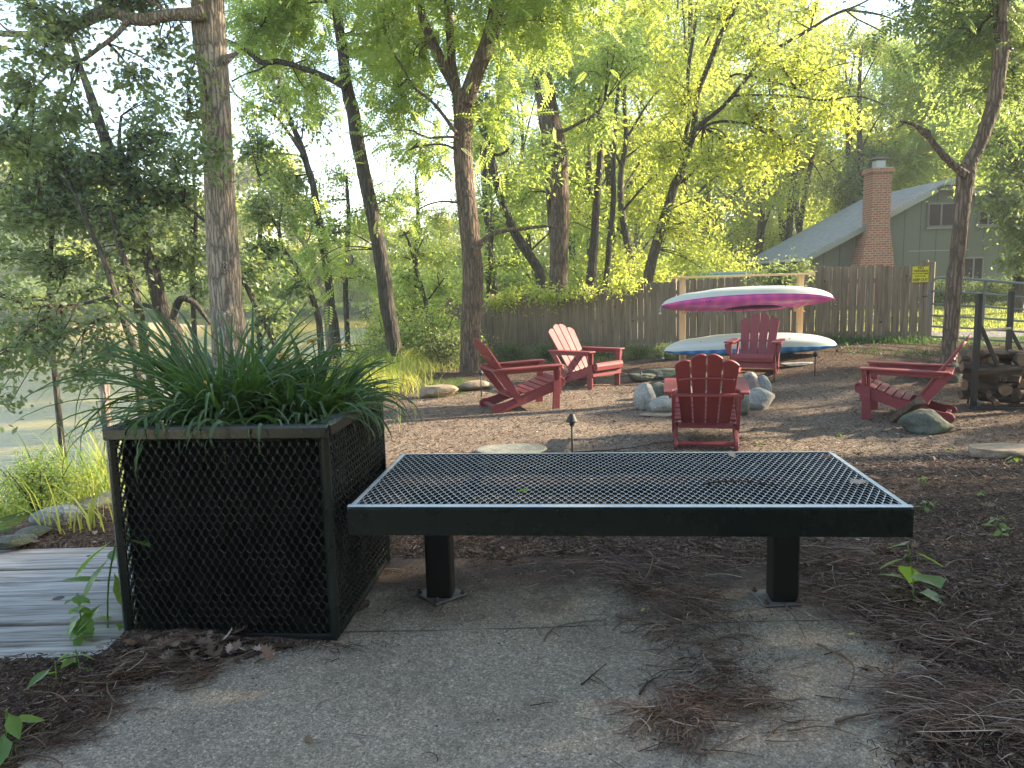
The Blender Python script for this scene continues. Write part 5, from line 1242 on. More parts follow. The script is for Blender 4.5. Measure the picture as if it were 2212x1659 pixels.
# the thick trunk behind the fence
make_tree('walnut_tree', 'thick straight trunk behind the fence curving left near its top', [(1205, 650, 41), (1206, 600, 40), (1208, 540, 39), (1209, 480, 39), (1209, 420, 39), (1207, 360, 40), (1200, 310, 41), (1191, 270, 42), (1184, 235, 42), (1177, 200, 41), (1165, 155, 36), (1153, 120, 34), (1143, 85, 32), (1135, 55, 30), (1126, 10, 28), (1115, -60, 25), (1090, -400, 14)], 20.6,
    limbs=[([(1160, 130, 20), (1161, 95, 17), (1164, 65, 16), (1167, 40, 16), (1170, 0, 15), (1176, -90, 12), (1200, -350, 7)], -.2), ([(1207, 284, 9), (1222, 281, 8), (1240, 272, 7), (1257, 262, 7), (1280, 250, 6), (1297, 236, 5), (1305, 220, 3)], -.2),
           ([(1198, 560, 12), (1189, 480, 12), (1180, 350, 11), (1168, 260, 10), (1160, 190, 8)], .25)],
    blobs=[(1170, 160, 20, 50, 90, 30), (1180, 320, 20, 30, 90, 27), (1240, 180, 20.5, 80, 60, 54), (1320, 120, 20.5, 90, 80, 90), (1100, 100, 21, 70, 80, 60), (1250, 380, 21.5, 50, 90, 45), (1130, 420, 21.5, 50, 60, 30), (1290, 300, 21, 60, 60, 45)],
    bk='bark_brown', leaf='leaf_mid', tpl='simple', size=.15, seed=8, sides=22, rough=.1)
make_tree('leaning_tree', 'mossy trunk leaning left between the forked walnut and the thick trunk', [(1176, 640, 24), (1171, 620, 23), (1166, 590, 22), (1153, 566, 21), (1136, 540, 20), (1117, 512, 20), (1104, 485, 18), (1089, 448, 17), (1078, 415, 16), (1069, 380, 16), (1062, 345, 15), (1053, 312, 14), (1042, 280, 13), (1033, 256, 12), (1026, 225, 11), (1024, 150, 8)], 22.0,
    limbs=[([(1062, 330, 8), (1075, 335, 7), (1095, 325, 5), (1112, 300, 3)], 0), ([(1046, 380, 10), (1050, 330, 10), (1048, 260, 9), (1052, 200, 8)], .3)],
    blobs=[(1090, 250, 22, 50, 60, 36), (1060, 420, 22, 50, 60, 27), (1110, 380, 22, 40, 50, 24)], bk='bark_dark', leaf='leaf_mid', tpl='simple', size=.15, seed=9, sides=14)
# spreading maple behind the kayaks
make_tree('maple_tree', 'slim leaning maple spreading long bare boughs to the right above the kayaks', [(1395, 625, 24), (1400, 600, 23), (1408, 565, 22), (1417, 532, 21), (1433, 480, 21), (1445, 440, 19), (1457, 400, 18), (1466, 385, 18), (1475, 365, 17), (1487, 320, 16), (1499, 280, 15), (1502, 240, 12), (1508, 200, 11), (1523, 160, 11), (1540, 118, 11), (1555, 80, 11), (1575, 40, 10), (1595, 0, 9), (1630, -120, 6)], 18.8,
    limbs=[([(1499, 282, 11), (1515, 268, 11), (1535, 252, 10), (1555, 236, 9), (1577, 214, 9), (1595, 192, 8), (1620, 160, 8), (1643, 132, 8), (1670, 110, 7), (1699, 92, 7), (1728, 76, 7), (1755, 60, 7), (1790, 38, 6), (1827, 22, 6), (1850, 24, 5), (1875, 27, 5), (1905, 33, 4), (1935, 44, 3), (1960, 52, 2)], -.4),
           ([(1827, 22, 5), (1860, 8, 4), (1900, -14, 3)], -.4), ([(1827, 22, 4), (1850, 40, 3), (1890, 60, 3), (1915, 75, 2)], -.5),
           ([(1572, 218, 6), (1583, 208, 6), (1620, 206, 5), (1655, 206, 5), (1695, 207, 5), (1735, 210, 4), (1765, 216, 4), (1795, 216, 4), (1825, 210, 3), (1855, 208, 3), (1885, 216, 3), (1915, 228, 2)], -.5),
           ([(1500, 284, 7), (1515, 276, 6), (1540, 266, 6), (1567, 262, 6), (1610, 267, 5), (1655, 280, 5), (1680, 296, 4), (1699, 312, 4), (1722, 326, 4), (1747, 344, 3), (1765, 366, 3), (1779, 392, 2)], -.6),
           ([(1577, 165, 5), (1600, 160, 4), (1650, 170, 4), (1700, 185, 3), (1740, 200, 2)], -.6),
           ([(1475, 360, 11), (1480, 300, 10), (1490, 240, 9), (1486, 160, 8), (1500, 60, 7), (1510, -40, 5)], .4), ([(1470, 395, 7), (1500, 370, 6), (1520, 340, 5)], .2)],
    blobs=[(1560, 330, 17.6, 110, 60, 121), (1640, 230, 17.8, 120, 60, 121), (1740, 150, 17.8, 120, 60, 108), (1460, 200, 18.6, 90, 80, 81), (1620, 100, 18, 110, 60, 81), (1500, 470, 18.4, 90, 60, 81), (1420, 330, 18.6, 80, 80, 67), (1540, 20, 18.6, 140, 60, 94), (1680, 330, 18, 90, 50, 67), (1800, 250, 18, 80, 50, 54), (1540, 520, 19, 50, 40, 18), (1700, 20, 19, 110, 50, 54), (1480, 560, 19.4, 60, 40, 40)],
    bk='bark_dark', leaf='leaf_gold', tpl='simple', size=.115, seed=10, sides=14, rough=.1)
# the leaning trunk by the gate
make_tree('walnut_tree', 'slim trunk beside the gate curving to the right with a dead broken limb', [(2046, 822, 40), (2048, 805, 36), (2051, 760, 33), (2055, 700, 31), (2058, 650, 31), (2062, 600, 31), (2067, 560, 30), (2073, 500, 30), (2078, 450, 31), (2083, 410, 33), (2087, 380, 36), (2093, 355, 30), (2103, 335, 27), (2115, 312, 26), (2128, 280, 27), (2138, 250, 28), (2148, 215, 28), (2156, 170, 28), (2161, 130, 29), (2163, 100, 29), (2165, 50, 20), (2168, 0, 18), (2172, -100, 16), (2180, -500, 10)], 10.8,
    limbs=[([(2086, 378, 20), (2071, 366, 17), (2052, 350, 15), (2035, 332, 14), (2020, 314, 13), (2007, 296, 12), (1999, 288, 14), (1991, 281, 12), (1980, 272, 9), (1967, 266, 8), (1955, 263, 6), (1944, 262, 4)], -.1), ([(2007, 296, 10), (2006, 284, 8), (2006, 280, 5)], -.1), ([(1953, 266, 4), (1945, 272, 3), (1936, 276, 2)], -.1),
           ([(2158, 130, 18), (2156, 90, 15), (2153, 40, 14), (2150, -20, 13), (2140, -200, 9)], .12)],
    blobs=[(2100, 60, 11.4, 110, 70, 34), (2190, 120, 12, 60, 90, 34), (2060, -40, 11, 160, 60, 30), (2050, -330, 11.5, 330, 130, 150), (2350, -300, 12, 330, 150, 150), (1750, -420, 11.5, 300, 120, 110), (2250, -600, 12, 360, 150, 150), (2500, -150, 13, 200, 120, 90)], bk='bark_brown', leaf='leaf_oak', tpl='walnut', size=.30, seed=11, sides=22, rough=.09)
# mid trunks between the oak and the dark walnut
make_tree('riverside_tree', 'tall thin dark stem left of the dark leaning walnut, forking high', [(726, 735, 20), (720, 690, 19), (716, 664, 18), (710, 610, 17), (703, 560, 16), (696, 520, 16), (686, 460, 15), (676, 400, 14), (664, 360, 14), (652, 320, 14), (640, 290, 12), (628, 262, 11), (618, 235, 10), (606, 190, 9), (598, 140, 8), (592, 100, 8), (580, 50, 7), (568, 0, 6)], 19.5,
    limbs=[([(655, 335, 9), (640, 310, 9), (622, 285, 8), (605, 262, 7), (592, 248, 6), (570, 236, 5), (540, 225, 4), (510, 205, 4), (496, 180, 3)], -.2), ([(655, 338, 5), (630, 334, 4), (600, 332, 4), (565, 335, 3)], -.2), ([(652, 300, 4), (655, 270, 3), (657, 225, 2)], -.1)],
    blobs=[(600, 210, 19.5, 70, 60, 72), (560, 330, 19.8, 70, 50, 68), (620, 400, 20, 70, 50, 60), (690, 270, 20, 50, 50, 32), (700, 500, 20, 60, 50, 40), (560, 130, 19.5, 60, 60, 56)], bk='bark_dark', leaf='leaf_oak', tpl='simple', size=.14, seed=12, sides=10)
make_tree('riverside_tree', 'thin arching dark stem between the pale oak and the taller thin stem', [(690, 700, 14), (683, 670, 13), (676, 648, 12), (664, 618, 12), (648, 592, 11), (636, 570, 10), (624, 556, 10), (616, 545, 9), (606, 520, 8), (600, 492, 8), (585, 470, 7), (560, 450, 6), (535, 446, 4)], 17.5,
    limbs=[([(606, 520, 5), (604, 480, 4), (610, 440, 3)], 0)], blobs=[(570, 440, 17.5, 70, 50, 72), (560, 560, 17.5, 70, 50, 64), (640, 620, 17.5, 60, 40, 43)], bk='bark_dark', leaf='leaf_oak', tpl='simple', size=.13, seed=13, sides=9)
make_tree('riverside_tree', 'leaning grey stem behind the thin pair, with a bare top', [(704, 640, 16), (690, 610, 15), (676, 568, 14), (660, 530, 13), (648, 512, 13), (640, 500, 12), (625, 455, 11), (612, 420, 9), (600, 400, 7), (590, 370, 5)], 23.0,
    limbs=[([(740, 610, 8), (760, 560, 9), (735, 530, 8), (704, 500, 7), (690, 470, 5)], .3), ([(660, 530, 5), (672, 500, 4), (668, 470, 4), (650, 450, 3)], 0)], blobs=[(610, 400, 23, 50, 60, 43), (680, 440, 23, 60, 50, 43)], bk='bark_pale', leaf='leaf_mid', tpl='simple', size=.15, seed=14, sides=9)
make_tree('riverside_tree', 'short dark stem leaning left just right of the pale oak at planter height', [(618, 790, 13), (604, 761, 14), (590, 735, 14), (576, 705, 14), (556, 665, 14), (536, 625, 12), (520, 600, 8)], 12.5,
    blobs=[(560, 590, 12.6, 50, 40, 33), (600, 690, 12.6, 50, 40, 30)], bk='bark_dark', leaf='leaf_oak', tpl='oak_lo', size=.11, seed=15, sides=9)
make_tree('sapling', 'crooked dark sapling in the sunlit brush between the dark walnut and the forked trunk', [(925, 690, 9), (921, 664, 9), (914, 630, 8), (905, 600, 8), (896, 570, 7), (888, 540, 6), (880, 515, 5), (872, 500, 4)], 18.0,
    limbs=[([(914, 630, 5), (900, 620, 4), (880, 605, 3), (865, 598, 2)], 0), ([(896, 566, 3), (905, 535, 3), (915, 515, 2)], 0), ([(923, 650, 5), (945, 620, 4), (960, 600, 3)], 0)], blobs=[(880, 610, 18, 50, 40, 41), (940, 610, 18.4, 40, 50, 35), (900, 500, 18.4, 60, 40, 32)], bk='bark_dark', leaf='leaf_mid', tpl='simple', size=.12, seed=16, sides=8)
for k, (tr, Y, lab) in enumerate([
    ([(1275, 640, 24), (1277, 612, 24), (1281, 560, 20), (1285, 500, 18), (1290, 420, 15), (1296, 330, 12), (1290, 200, 10)], 21.5, 'dark trunk behind the fence just right of the thick straight trunk'),
    ([(1308, 640, 14), (1310, 600, 13), (1317, 520, 12), (1325, 440, 12), (1325, 360, 11), (1330, 250, 9), (1345, 120, 8)], 23, 'thin straight trunk behind the fence, second right of the thick trunk'),
    ([(1068, 650, 15), (1067, 600, 14), (1060, 540, 13), (1050, 460, 12), (1046, 400, 11), (1040, 300, 9)], 25, 'dark trunk seen through the gap right of the forked walnut'),
    ([(1700, 545, 14), (1706, 480, 14), (1710, 420, 13), (1722, 340, 12), (1728, 260, 9)], 40, 'dark trunk in the golden woods above the house roof, left one'),
    ([(1722, 545, 10), (1735, 440, 11), (1752, 350, 10), (1765, 270, 8)], 42, 'dark trunk in the golden woods above the house roof, right one'),
    ([(1690, 500, 14), (1684, 440, 13), (1670, 370, 12), (1660, 300, 9)], 44, 'dark trunk leaning left in the golden woods above the house roof'),
    ([(1995, 420, 8), (1990, 300, 7), (1980, 200, 6)], 46, 'thin trunk in the woods right of the chimney')]):
    rr = tr[-1]; c0 = tr[len(tr) // 2]
    make_tree('woodland_tree', lab, tr, Y, blobs=[(rr[0], rr[1] + 20, Y, 60, 70, 50), (rr[0] + 30, rr[1] - 60, Y + .5, 70, 60, 40), (c0[0] - 20, c0[1], Y + .8, 45, 60, 26)], bk='bark_dark', leaf='leaf_gold' if Y > 30 else 'leaf_mid', tpl='simple', size=.15 if Y < 30 else .22, seed=30 + k, sides=9)

# ------------------------------------------------------------------ trees of the wood (prototypes, then copies)
def proto_tree(kind, H, R_, leaf, size, ntw, seed, low=.25, bk='bark_dark', tpl='simple', nb=9, name='woodland_tree', lpt=13):
    rg = np.random.default_rng(seed); r = empty(name, (0, 0, 0)); mb = MB()
    pts = [(0, 0, -.6)]; x = y = 0
    for k in range(1, 9): x += rg.normal(0, .12); y += rg.normal(0, .12); pts.append((x, y, H * .92 * k / 8))
    P = smooth_poly(pts, 4); mb.add(*tube(P, np.linspace(.016 * H, .03, len(P)), 9, rough=.1), smooth=True)
    cen = []
    for k in range(nb):
        z = H * (low + (1 - low) * (k + .5) / nb); a = k * 2.4 + rg.uniform(-.4, .4); q = R_ * (.62 * math.sin(math.pi * min(1, .18 + .8 * (k + .5) / nb)) + .1)
        e = np.array([x * z / H + q * math.cos(a), y * z / H + q * math.sin(a), z + .1 * H * rg.uniform(0, 1)]); b = P[min(len(P) - 1, int(len(P) * (z / H) * .82))]
        L = smooth_poly([b, (b + e) / 2 + [0, 0, .3], e], 4); mb.add(*tube(L, np.linspace(.005 * H, .015, len(L)), 6, cap=False), smooth=True); cen.append(e)
    mb.build('trunk', M[bk], r); cm = MB()
    for e in cen: crown_blob(cm, e, (R_ * .52, R_ * .52, H * .11 + .3), ntw // nb, size, tpl, P, rg, lpt=lpt, twl=.7, limb=False)
    crown_blob(cm, (x, y, H * .93), (R_ * .45, R_ * .45, H * .10), ntw // nb, size, tpl, P, rg, lpt=lpt, limb=False)
    cm.build('crown', [M[leaf], M['twig']], r); return r
def put(proto, x, y, s, rz, label, group, used={}, sz=None, z=None):
    o = proto if id(proto) not in used else copy_tree(proto); used[id(proto)] = 1
    o.location = (x, y, gz(x, y) if z is None else z); o.rotation_euler = (0, 0, rz); o.scale = (s, s, sz or s); tag(o, label, 'tree', group); return o
WG = 'leafy trees filling the woods behind the fence'
PT = [proto_tree('a', 13, 3.6, 'leaf_gold', .15, 950, 101), proto_tree('b', 15, 4.0, 'leaf_mid', .16, 1050, 102, low=.15), proto_tree('c', 11, 3.2, 'leaf_gold', .15, 900, 103, low=.1), proto_tree('d', 14, 4.2, 'leaf_mid', .16, 1000, 104, low=.12)]
random.seed(21)
spots = [  # picture column, distance, prototype, scale
    (1270, 27, 0, .95), (1380, 25, 2, .9), (1480, 29, 0, 1.0), (1535, 41, 2, 1.1), (1330, 33, 1, 1.05), (1440, 37, 0, 1.15), (1650, 39, 0, 1.15), (1530, 44, 1, 1.2), (1740, 45, 2, 1.3), (1830, 42, 0, 1.05),
    (1900, 46, 3, .95), (1960, 44, 1, .85), (2060, 45, 3, 1.05), (2140, 40, 3, 1.2), (2230, 38, 1, 1.3), (1240, 42, 3, 1.0), (1150, 34, 1, .72), (1050, 36, 3, .62), (1110, 45, 2, .9), (1600, 58, 1, 1.3), (1700, 62, 0, 1.4),
    (1800, 60, 2, 1.4), (1900, 64, 1, 1.3), (2020, 62, 0, 1.25), (2150, 60, 3, 1.5), (1480, 62, 3, 1.4), (1380, 56, 0, 1.4), (1290, 60, 1, 1.2), (2260, 26, 3, 1.1), (2190, 22, 1, .8), (960, 50, 2, .62), (860, 46, 3, .42)]
for k, (u, Y, p, s) in enumerate(spots):
    q = at(u, 600, Y)
    lab = {0: 'golden green leafy tree deep in the sunlit woods', 1: 'mid green leafy tree in the woods behind the fence', 2: 'golden bushy tree in the sunlit woods', 3: 'dark green leafy tree in the shaded woods'}[p]
    lab = {0: 'golden green tree', 1: 'mid green tree', 2: 'golden bushy tree', 3: 'dark green tree'}[p] + (' nearest row of the woods ' if Y < 36 else ' middle of the woods ' if Y < 52 else ' far back of the woods ') + zone(u)
    put(PT[p], q.x, q.y, s, random.uniform(0, 6), lab, WG)
# a far wood closing the view on the land side, and the far bank of the river
rgf = np.random.default_rng(5)
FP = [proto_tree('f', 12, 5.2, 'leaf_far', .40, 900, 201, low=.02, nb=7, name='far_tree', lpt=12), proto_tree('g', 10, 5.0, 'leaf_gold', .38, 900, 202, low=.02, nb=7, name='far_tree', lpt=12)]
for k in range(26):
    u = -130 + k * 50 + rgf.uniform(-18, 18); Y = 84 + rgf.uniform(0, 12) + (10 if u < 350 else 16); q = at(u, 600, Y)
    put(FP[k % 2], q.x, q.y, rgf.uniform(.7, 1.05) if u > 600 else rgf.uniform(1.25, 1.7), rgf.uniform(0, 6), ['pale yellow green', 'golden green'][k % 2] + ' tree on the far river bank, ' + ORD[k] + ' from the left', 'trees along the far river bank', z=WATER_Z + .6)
for k in range(16):
    u = 1180 + k * 75; Y = 82 + rgf.uniform(0, 16); q = at(u, 600, Y)
    put(FP[k % 2], q.x, q.y, rgf.uniform(1.2, 1.7), rgf.uniform(0, 6), ['pale', 'golden'][k % 2] + ' tree at the hazy far back of the woods, ' + ORD[k] + ' from the left', 'trees at the far back of the woods')
# trees added out of the picture, sized to shade the bench and the fire circle from the low sun on the right
for k, (x, y, p, s) in enumerate([(9.5, 1.5, 3, .62), (10.5, -1.5, 1, .7), (9.2, 4.6, 1, .60), (12.0, 4.2, 3, .8), (13.5, 0.5, 3, .85), (12.3, 6.0, 3, .6), (9.5, -4.8, 1, .7), (14.5, -3, 0, .8), (20, 4, 3, 1.0), (12.0, 9.9, 2, .46), (12.5, 11.6, 2, .45), (12.8, 13.4, 2, .40), (13.6, 12.4, 2, .44), (7.6, 0.3, 3, .42), (7.8, 2.6, 1, .42), (7.9, -2.0, 1, .42), (11.0, 8.3, 2, .36), (16, 1.5, 1, .9), (8.3, 5.2, 2, .45), (8.6, 3.9, 1, .40)]):
    put(PT[p], x, y, s, k * 1.3, ['tall', 'low'][s < .5] + ' leafy tree added out of view to the right, ' + ORD[k] + ' counted outward', 'trees added to the right outside the view')

# ------------------------------------------------------------------ bushes, bank grass, vines, weeds
def proto_shrub(R_, H, leaf, size, ntw, seed, tpl='simple', name='shrub'):
    rg = np.random.default_rng(seed); r = empty(name, (0, 0, 0)); mb = MB(); S = []
    for k in range(6):
        a = k * 1.05 + rg.uniform(-.3, .3); L = smooth_poly([(0, 0, -.1), (.3 * R_ * math.cos(a), .3 * R_ * math.sin(a), H * .45), (.6 * R_ * math.cos(a), .6 * R_ * math.sin(a), H * .85)], 4); mb.add(*tube(L, np.linspace(.02, .006, len(L)), 5), smooth=True); S.append(L)
    mb.build('stems', M['twig'], r); cm = MB(); crown_blob(cm, (0, 0, H * .52), (R_, R_, H * .52), ntw, size, tpl, np.concatenate(S), rg, lpt=13, twl=.35, limb=False, twig_r=.003)
    cm.build('foliage', [M[leaf], M['twig']], r); return r
SH = [proto_shrub(1.0, 1.3, 'leaf_mid', .075, 300, 301), proto_shrub(1.1, 1.5, 'leaf_gold', .08, 300, 302), proto_shrub(1.0, 1.2, 'leaf_oak', .08, 300, 303), proto_shrub(1.8, 2.8, 'leaf_gold', .13, 420, 304), proto_shrub(1.9, 3.0, 'leaf_mid', .13, 420, 305)]
random.seed(77)
SL = {0: 'mid green bush', 1: 'bright golden bush', 2: 'dark green bush', 3: 'tall golden bush', 4: 'tall green bush'}
def shrub(k, x, y, s, where, group, used={}, z=None):
    o = SH[k] if k not in used else copy_tree(SH[k]); used[k] = 1; o.location = (x, y, (gz(x, y) if z is None else z) - .05); o.rotation_euler = (0, 0, random.uniform(0, 6)); o.scale = (s, s, s * random.uniform(.85, 1.15)); tag(o, SL[k] + ' ' + where, 'shrub', group)
BG = 'bushes on the river bank'; UG = 'understory bushes behind the fence'
for j_, (u, v, Y, k, s) in enumerate([(880, 760, 16.5, 2, 1.0), (930, 745, 16.0, 0, .95), (965, 770, 15.4, 2, .8), (905, 700, 18.5, 1, 1.1), (985, 730, 17.5, 0, .9), (960, 690, 21, 0, 1.3), (900, 660, 24, 0, 1.5), (800, 720, 19, 1, 1.0), (760, 760, 16.5, 0, .7), (700, 690, 22, 2, 1.0), (640, 760, 15, 0, .7), (700, 780, 14, 1, .6), (560, 760, 13.5, 2, .6), (450, 760, 13, 0, .6), (620, 680, 22, 4, .6), (840, 690, 24, 1, 1.2), (940, 640, 28, 4, .9), (880, 640, 32, 3, 1.0), (1000, 660, 24, 0, 1.2)]):
    q = at(u, v, Y); shrub(k, q.x, q.y, s, ('on the near bank ' if Y < 17 else 'on the middle bank ' if Y < 22.5 else 'far down the bank ') + ('left of the dark trunk' if u < 800 else 'by the sapling' if u < 910 else 'by the forked walnut'), BG)
for (u, Y, k, s) in [(1080, 21.5, 0, 1.0), (1130, 21, 1, 1.0), (1160, 22, 0, 1.1), (1240, 20, 2, .9), (1290, 20, 1, 1.0), (1340, 19.5, 0, 1.0), (1400, 22, 3, .7), (1460, 24, 4, .8), (1530, 26, 3, .9), (1540, 34, 4, .9), (1250, 25, 4, .9), (1180, 26, 3, .85), (1100, 27, 4, .8), (1330, 28, 3, 1.0), (1060, 30, 4, .9), (1200, 34, 3, 1.1), (1420, 33, 4, 1.1), (1500, 35, 3, 1.2), (1580, 40, 3, 1.3), (1650, 44, 4, 1.4), (1300, 38, 4, 1.2), (1120, 38, 3, 1.1), (1020, 38, 4, 1.0)]:
    q = at(u, 620, Y); shrub(k, q.x, q.y, s, ('close behind the fence ' if Y < 23 else 'mid distance ' if Y < 31 else 'far behind the fence ') + zone(u), UG)
for (u, v, Y, k, s) in [(1100, 741, 18.2, 2, .55), (1180, 745, 17.4, 2, .5), (1240, 745, 16.9, 2, .45), (1010, 745, 18.0, 0, .6), (1440, 775, 14.4, 2, .3), (1380, 770, 15.2, 2, .35)]:
    q = at(u, v, Y); shrub(k, q.x, q.y, s, 'at the fence foot ' + zone(u), 'small bushes at the foot of the fence')
# clipped dark hedge in front of the house
for k, u in enumerate((2030, 2085, 2140, 2195, 2250)):
    q = at(u, 650, 27.0); o = copy_tree(SH[2]); o.location = (q.x, 27.0, gz(q.x, 27.0) - .1); o.scale = (1.05, .8, .95); o.rotation_euler = (0, 0, k); tag(o, ['dark evergreen shrub under the house windows, leftmost behind the gate', 'dark evergreen shrub under the house windows behind the leaning trunk', 'dark evergreen shrub under the house windows behind the gate stay', 'dark evergreen shrub under the house windows behind the steel rack', 'dark evergreen shrub under the house windows at the picture edge'][k], 'shrub', 'hedge under the house windows')
# big leafy trees framing the house on the right
def crown_tree(name, label, u, Y, blobs, leaf, tpl, size, seed, tw=16):
    make_tree(name, label, [(u, 690, tw), (u - 3, 600, tw), (u + 2, 450, tw * .8), (u - 4, 250, tw * .6), (u, 100, tw * .4)], Y, blobs=blobs, bk='bark_dark', leaf=leaf, tpl=tpl, size=size, seed=seed, sides=10)
crown_tree('maple_tree', 'dense dark maple covering the right end of the house', 2235, 22, [(2200, 350, 21.5, 90, 70, 110), (2170, 430, 21, 70, 50, 70), (2200, 500, 21, 60, 60, 70), (2215, 570, 21.5, 50, 50, 50), (2230, 250, 22, 90, 70, 90), (2170, 300, 22, 60, 50, 50)], 'leaf_oak', 'oak_lo', .17, 51, 24)
crown_tree('walnut_tree', 'soft green feathery tree behind the house ridge at the upper right', 2080, 40, [(2060, 250, 40, 120, 90, 120), (1980, 330, 40, 90, 60, 90), (2100, 120, 40, 120, 80, 110), (2000, 180, 40, 90, 70, 80), (1900, 400, 41, 60, 50, 60), (2120, 330, 40, 70, 60, 60)], 'leaf_mid', 'walnut', .6, 52)
crown_tree('locust_tree', 'blue green tree standing left of the chimney behind the roof', 1860, 39, [(1860, 440, 39, 60, 60, 110), (1840, 380, 39, 50, 50, 60), (1880, 330, 39.5, 60, 50, 60)], 'leaf_oak', 'simple', .24, 53)
crown_tree('maple_tree', 'big shaded tree in the upper right corner', 2330, 17, [(2150, 60, 16, 110, 80, 90), (2060, 100, 16.5, 80, 60, 60), (2200, 180, 16, 60, 80, 60), (2020, 30, 17, 90, 50, 50), (2120, 180, 16.5, 60, 50, 36)], 'leaf_oak', 'simple', .17, 54, 10)

def grass(name, label, n, sampler, h, w, m, seed, lean=.5, kind='stuff', cat='grass', nseg=4):
    rg = np.random.default_rng(seed); P = sampler(rg, n); n = len(P); a = rg.uniform(0, 2 * math.pi, n); L = h[0] + (h[1] - h[0]) * rg.uniform(0, 1, n) ** 1.3; W = rg.uniform(w[0], w[1], n); ln = rg.uniform(.1, lean, n) + .05
    t = np.linspace(0, 1, nseg + 1); hx, hy = np.cos(a), np.sin(a)
    x = P[:, 0][:, None] + (hx * L * ln)[:, None] * t ** 2; y = P[:, 1][:, None] + (hy * L * ln)[:, None] * t ** 2; z = P[:, 2][:, None] + (L)[:, None] * (t - .25 * ln[:, None] * t ** 2 - .3 * ln[:, None] * t ** 3)
    wd = (W / 2)[:, None] * (1 - t ** 2) + .0003; b = a + math.pi / 2 + rg.normal(0, .6, n); sx, sy = np.cos(b)[:, None] * wd, np.sin(b)[:, None] * wd
    V = np.stack([np.stack([x - sx, y - sy, z], -1), np.stack([x + sx, y + sy, z], -1)], 2).reshape(-1, 3); k = np.arange(nseg)
    F = np.stack([2 * k, 2 * k + 1, 2 * k + 3, 2 * k + 2], 1); FF = (F[None] + (np.arange(n) * 2 * (nseg + 1))[:, None, None]).reshape(-1, 4)
    mb = MB(); mb.add(V, FF, 0, False); o = mb.build(name, M[m]); tag(o, label, cat, None, kind); return o
def S_bank(t0, t1, y0, y1, power=1.0):
    def f(rg, n):
        y = y0 + (y1 - y0) * rg.uniform(0, 1, n) ** power; t = rg.uniform(t0, t1, n) + .3 * rg.normal(0, 1, n); x = bank_edge(y) - t
        keep = vnoise(x, y, 1.1, 4) > .32; x, y = x[keep], y[keep]; return np.stack([x, y, gz_arr(x, y) - .02], 1)
    return f
grass('bank_grass', 'sunlit tall grass and weeds covering the river bank', 30000, S_bank(.12, 3.6, 3.7, 14, 1.7), (.12, .62), (.005, .013), 'grass', 61, .8)
grass('bank_weeds', 'leafy green weeds on the river bank', 11000, S_bank(.3, 4, 4, 22), (.2, .8), (.010, .024), 'weed', 62, 1.0)
grass('bank_grass', 'bright grass strip at the edge of the clearing', 7000, S_bank(-.25, .8, 8.5, 18), (.10, .42), (.005, .010), 'grass', 63, .8)
def S_fence(a, b, off0, off1):
    def f(rg, n):
        L = (FB - FA).length; t = rg.uniform(a, b, n); o_ = rg.uniform(off0, off1, n); x = FA.x + FD.x * L * t + FN.x * o_; y = FA.y + FD.y * L * t + FN.y * o_; keep = vnoise(x, y, 1.6, 8) > .38; x, y = x[keep], y[keep]; return np.stack([x, y, gz_arr(x, y) - .02], 1)
    return f
grass('fence_weeds', 'weeds and grass growing along the foot of the fence', 4200, S_fence(-.02, 1.02, .05, .9), (.05, .28), (.006, .016), 'blade', 64, 1.0)
grass('fence_grass', 'pale grass in front of the fence foot', 2600, S_fence(.45, 1.0, .5, 2.0), (.04, .16), (.004, .008), 'grass', 65, .9)
def S_lawn(rg, n):
    y = 16 + 12 * rg.uniform(0, 1, n) ** 1.6; x = rg.uniform(6.5, 18, n); return np.stack([x, y, gz_arr(x, y) - .01], 1)
grass('lawn_grass', 'mown green lawn grass beyond the tube gate', 22000, S_lawn, (.04, .11), (.008, .016), 'grass', 66, .9, nseg=2)
def S_gate(rg, n):
    x = rg.uniform(5.6, 11, n); y = 14.2 - .30 * (x - FA.x) + rg.uniform(-2.2, .7, n); keep = vnoise(x, y, 1.3, 12) > .45; x, y = x[keep], y[keep]; return np.stack([x, y, gz_arr(x, y) - .01], 1)
grass('gate_weeds', 'scattered low weeds between the leaning tree and the gate', 2600, S_gate, (.04, .18), (.006, .02), 'blade', 67, 1.2)
# vines on the fence
def vine(label, pts, n, seed, leaf='leaf_mid', size=.09, rad=(.5, .22)):
    rg = np.random.default_rng(seed); c0 = at(*pts[0]); r = empty('vine', c0, 0, label, 'vine'); mb = MB(); L = smooth_poly([np.array(at(*p) - c0) for p in pts], 5); mb.add(*tube(L, .008, 5), smooth=True); mb.build('stem', M['twig'], r)
    cm = MB()
    for p in pts: crown_blob(cm, np.array(at(*p) - c0), (rad[0], .22, rad[1]), n, size, 'simple', L, rg, lpt=12, twl=.25, limb=False, twig_r=.002)
    cm.build('leaves', [M[leaf], M['twig']], r)
vine('bright sunlit vine spilling over the fence top between two trunks', [(1070, 650, 19.0), (1110, 640, 18.7), (1160, 634, 18.3), (1190, 642, 18.1)], 20, 71, 'leaf_gold', .10, (.34, .12))
vine('green vine along the fence top left of the kayak rack', [(1230, 632, 17.8), (1275, 628, 17.4), (1330, 618, 16.9), (1360, 612, 16.7)], 18, 72, 'leaf_gold', .09, (.34, .11))
vine('ivy on the fence top between the rack and the house chimney', [(1640, 594, 14.4), (1690, 587, 14.2), (1730, 582, 14.1)], 24, 73, 'leaf_oak', .07, (.26, .06))
vine('dark ivy hanging in front of the boards under the rack top plank', [(1675, 610, 14.05), (1705, 612, 14.0)], 30, 74, 'leaf_oak', .09, (.22, .14))
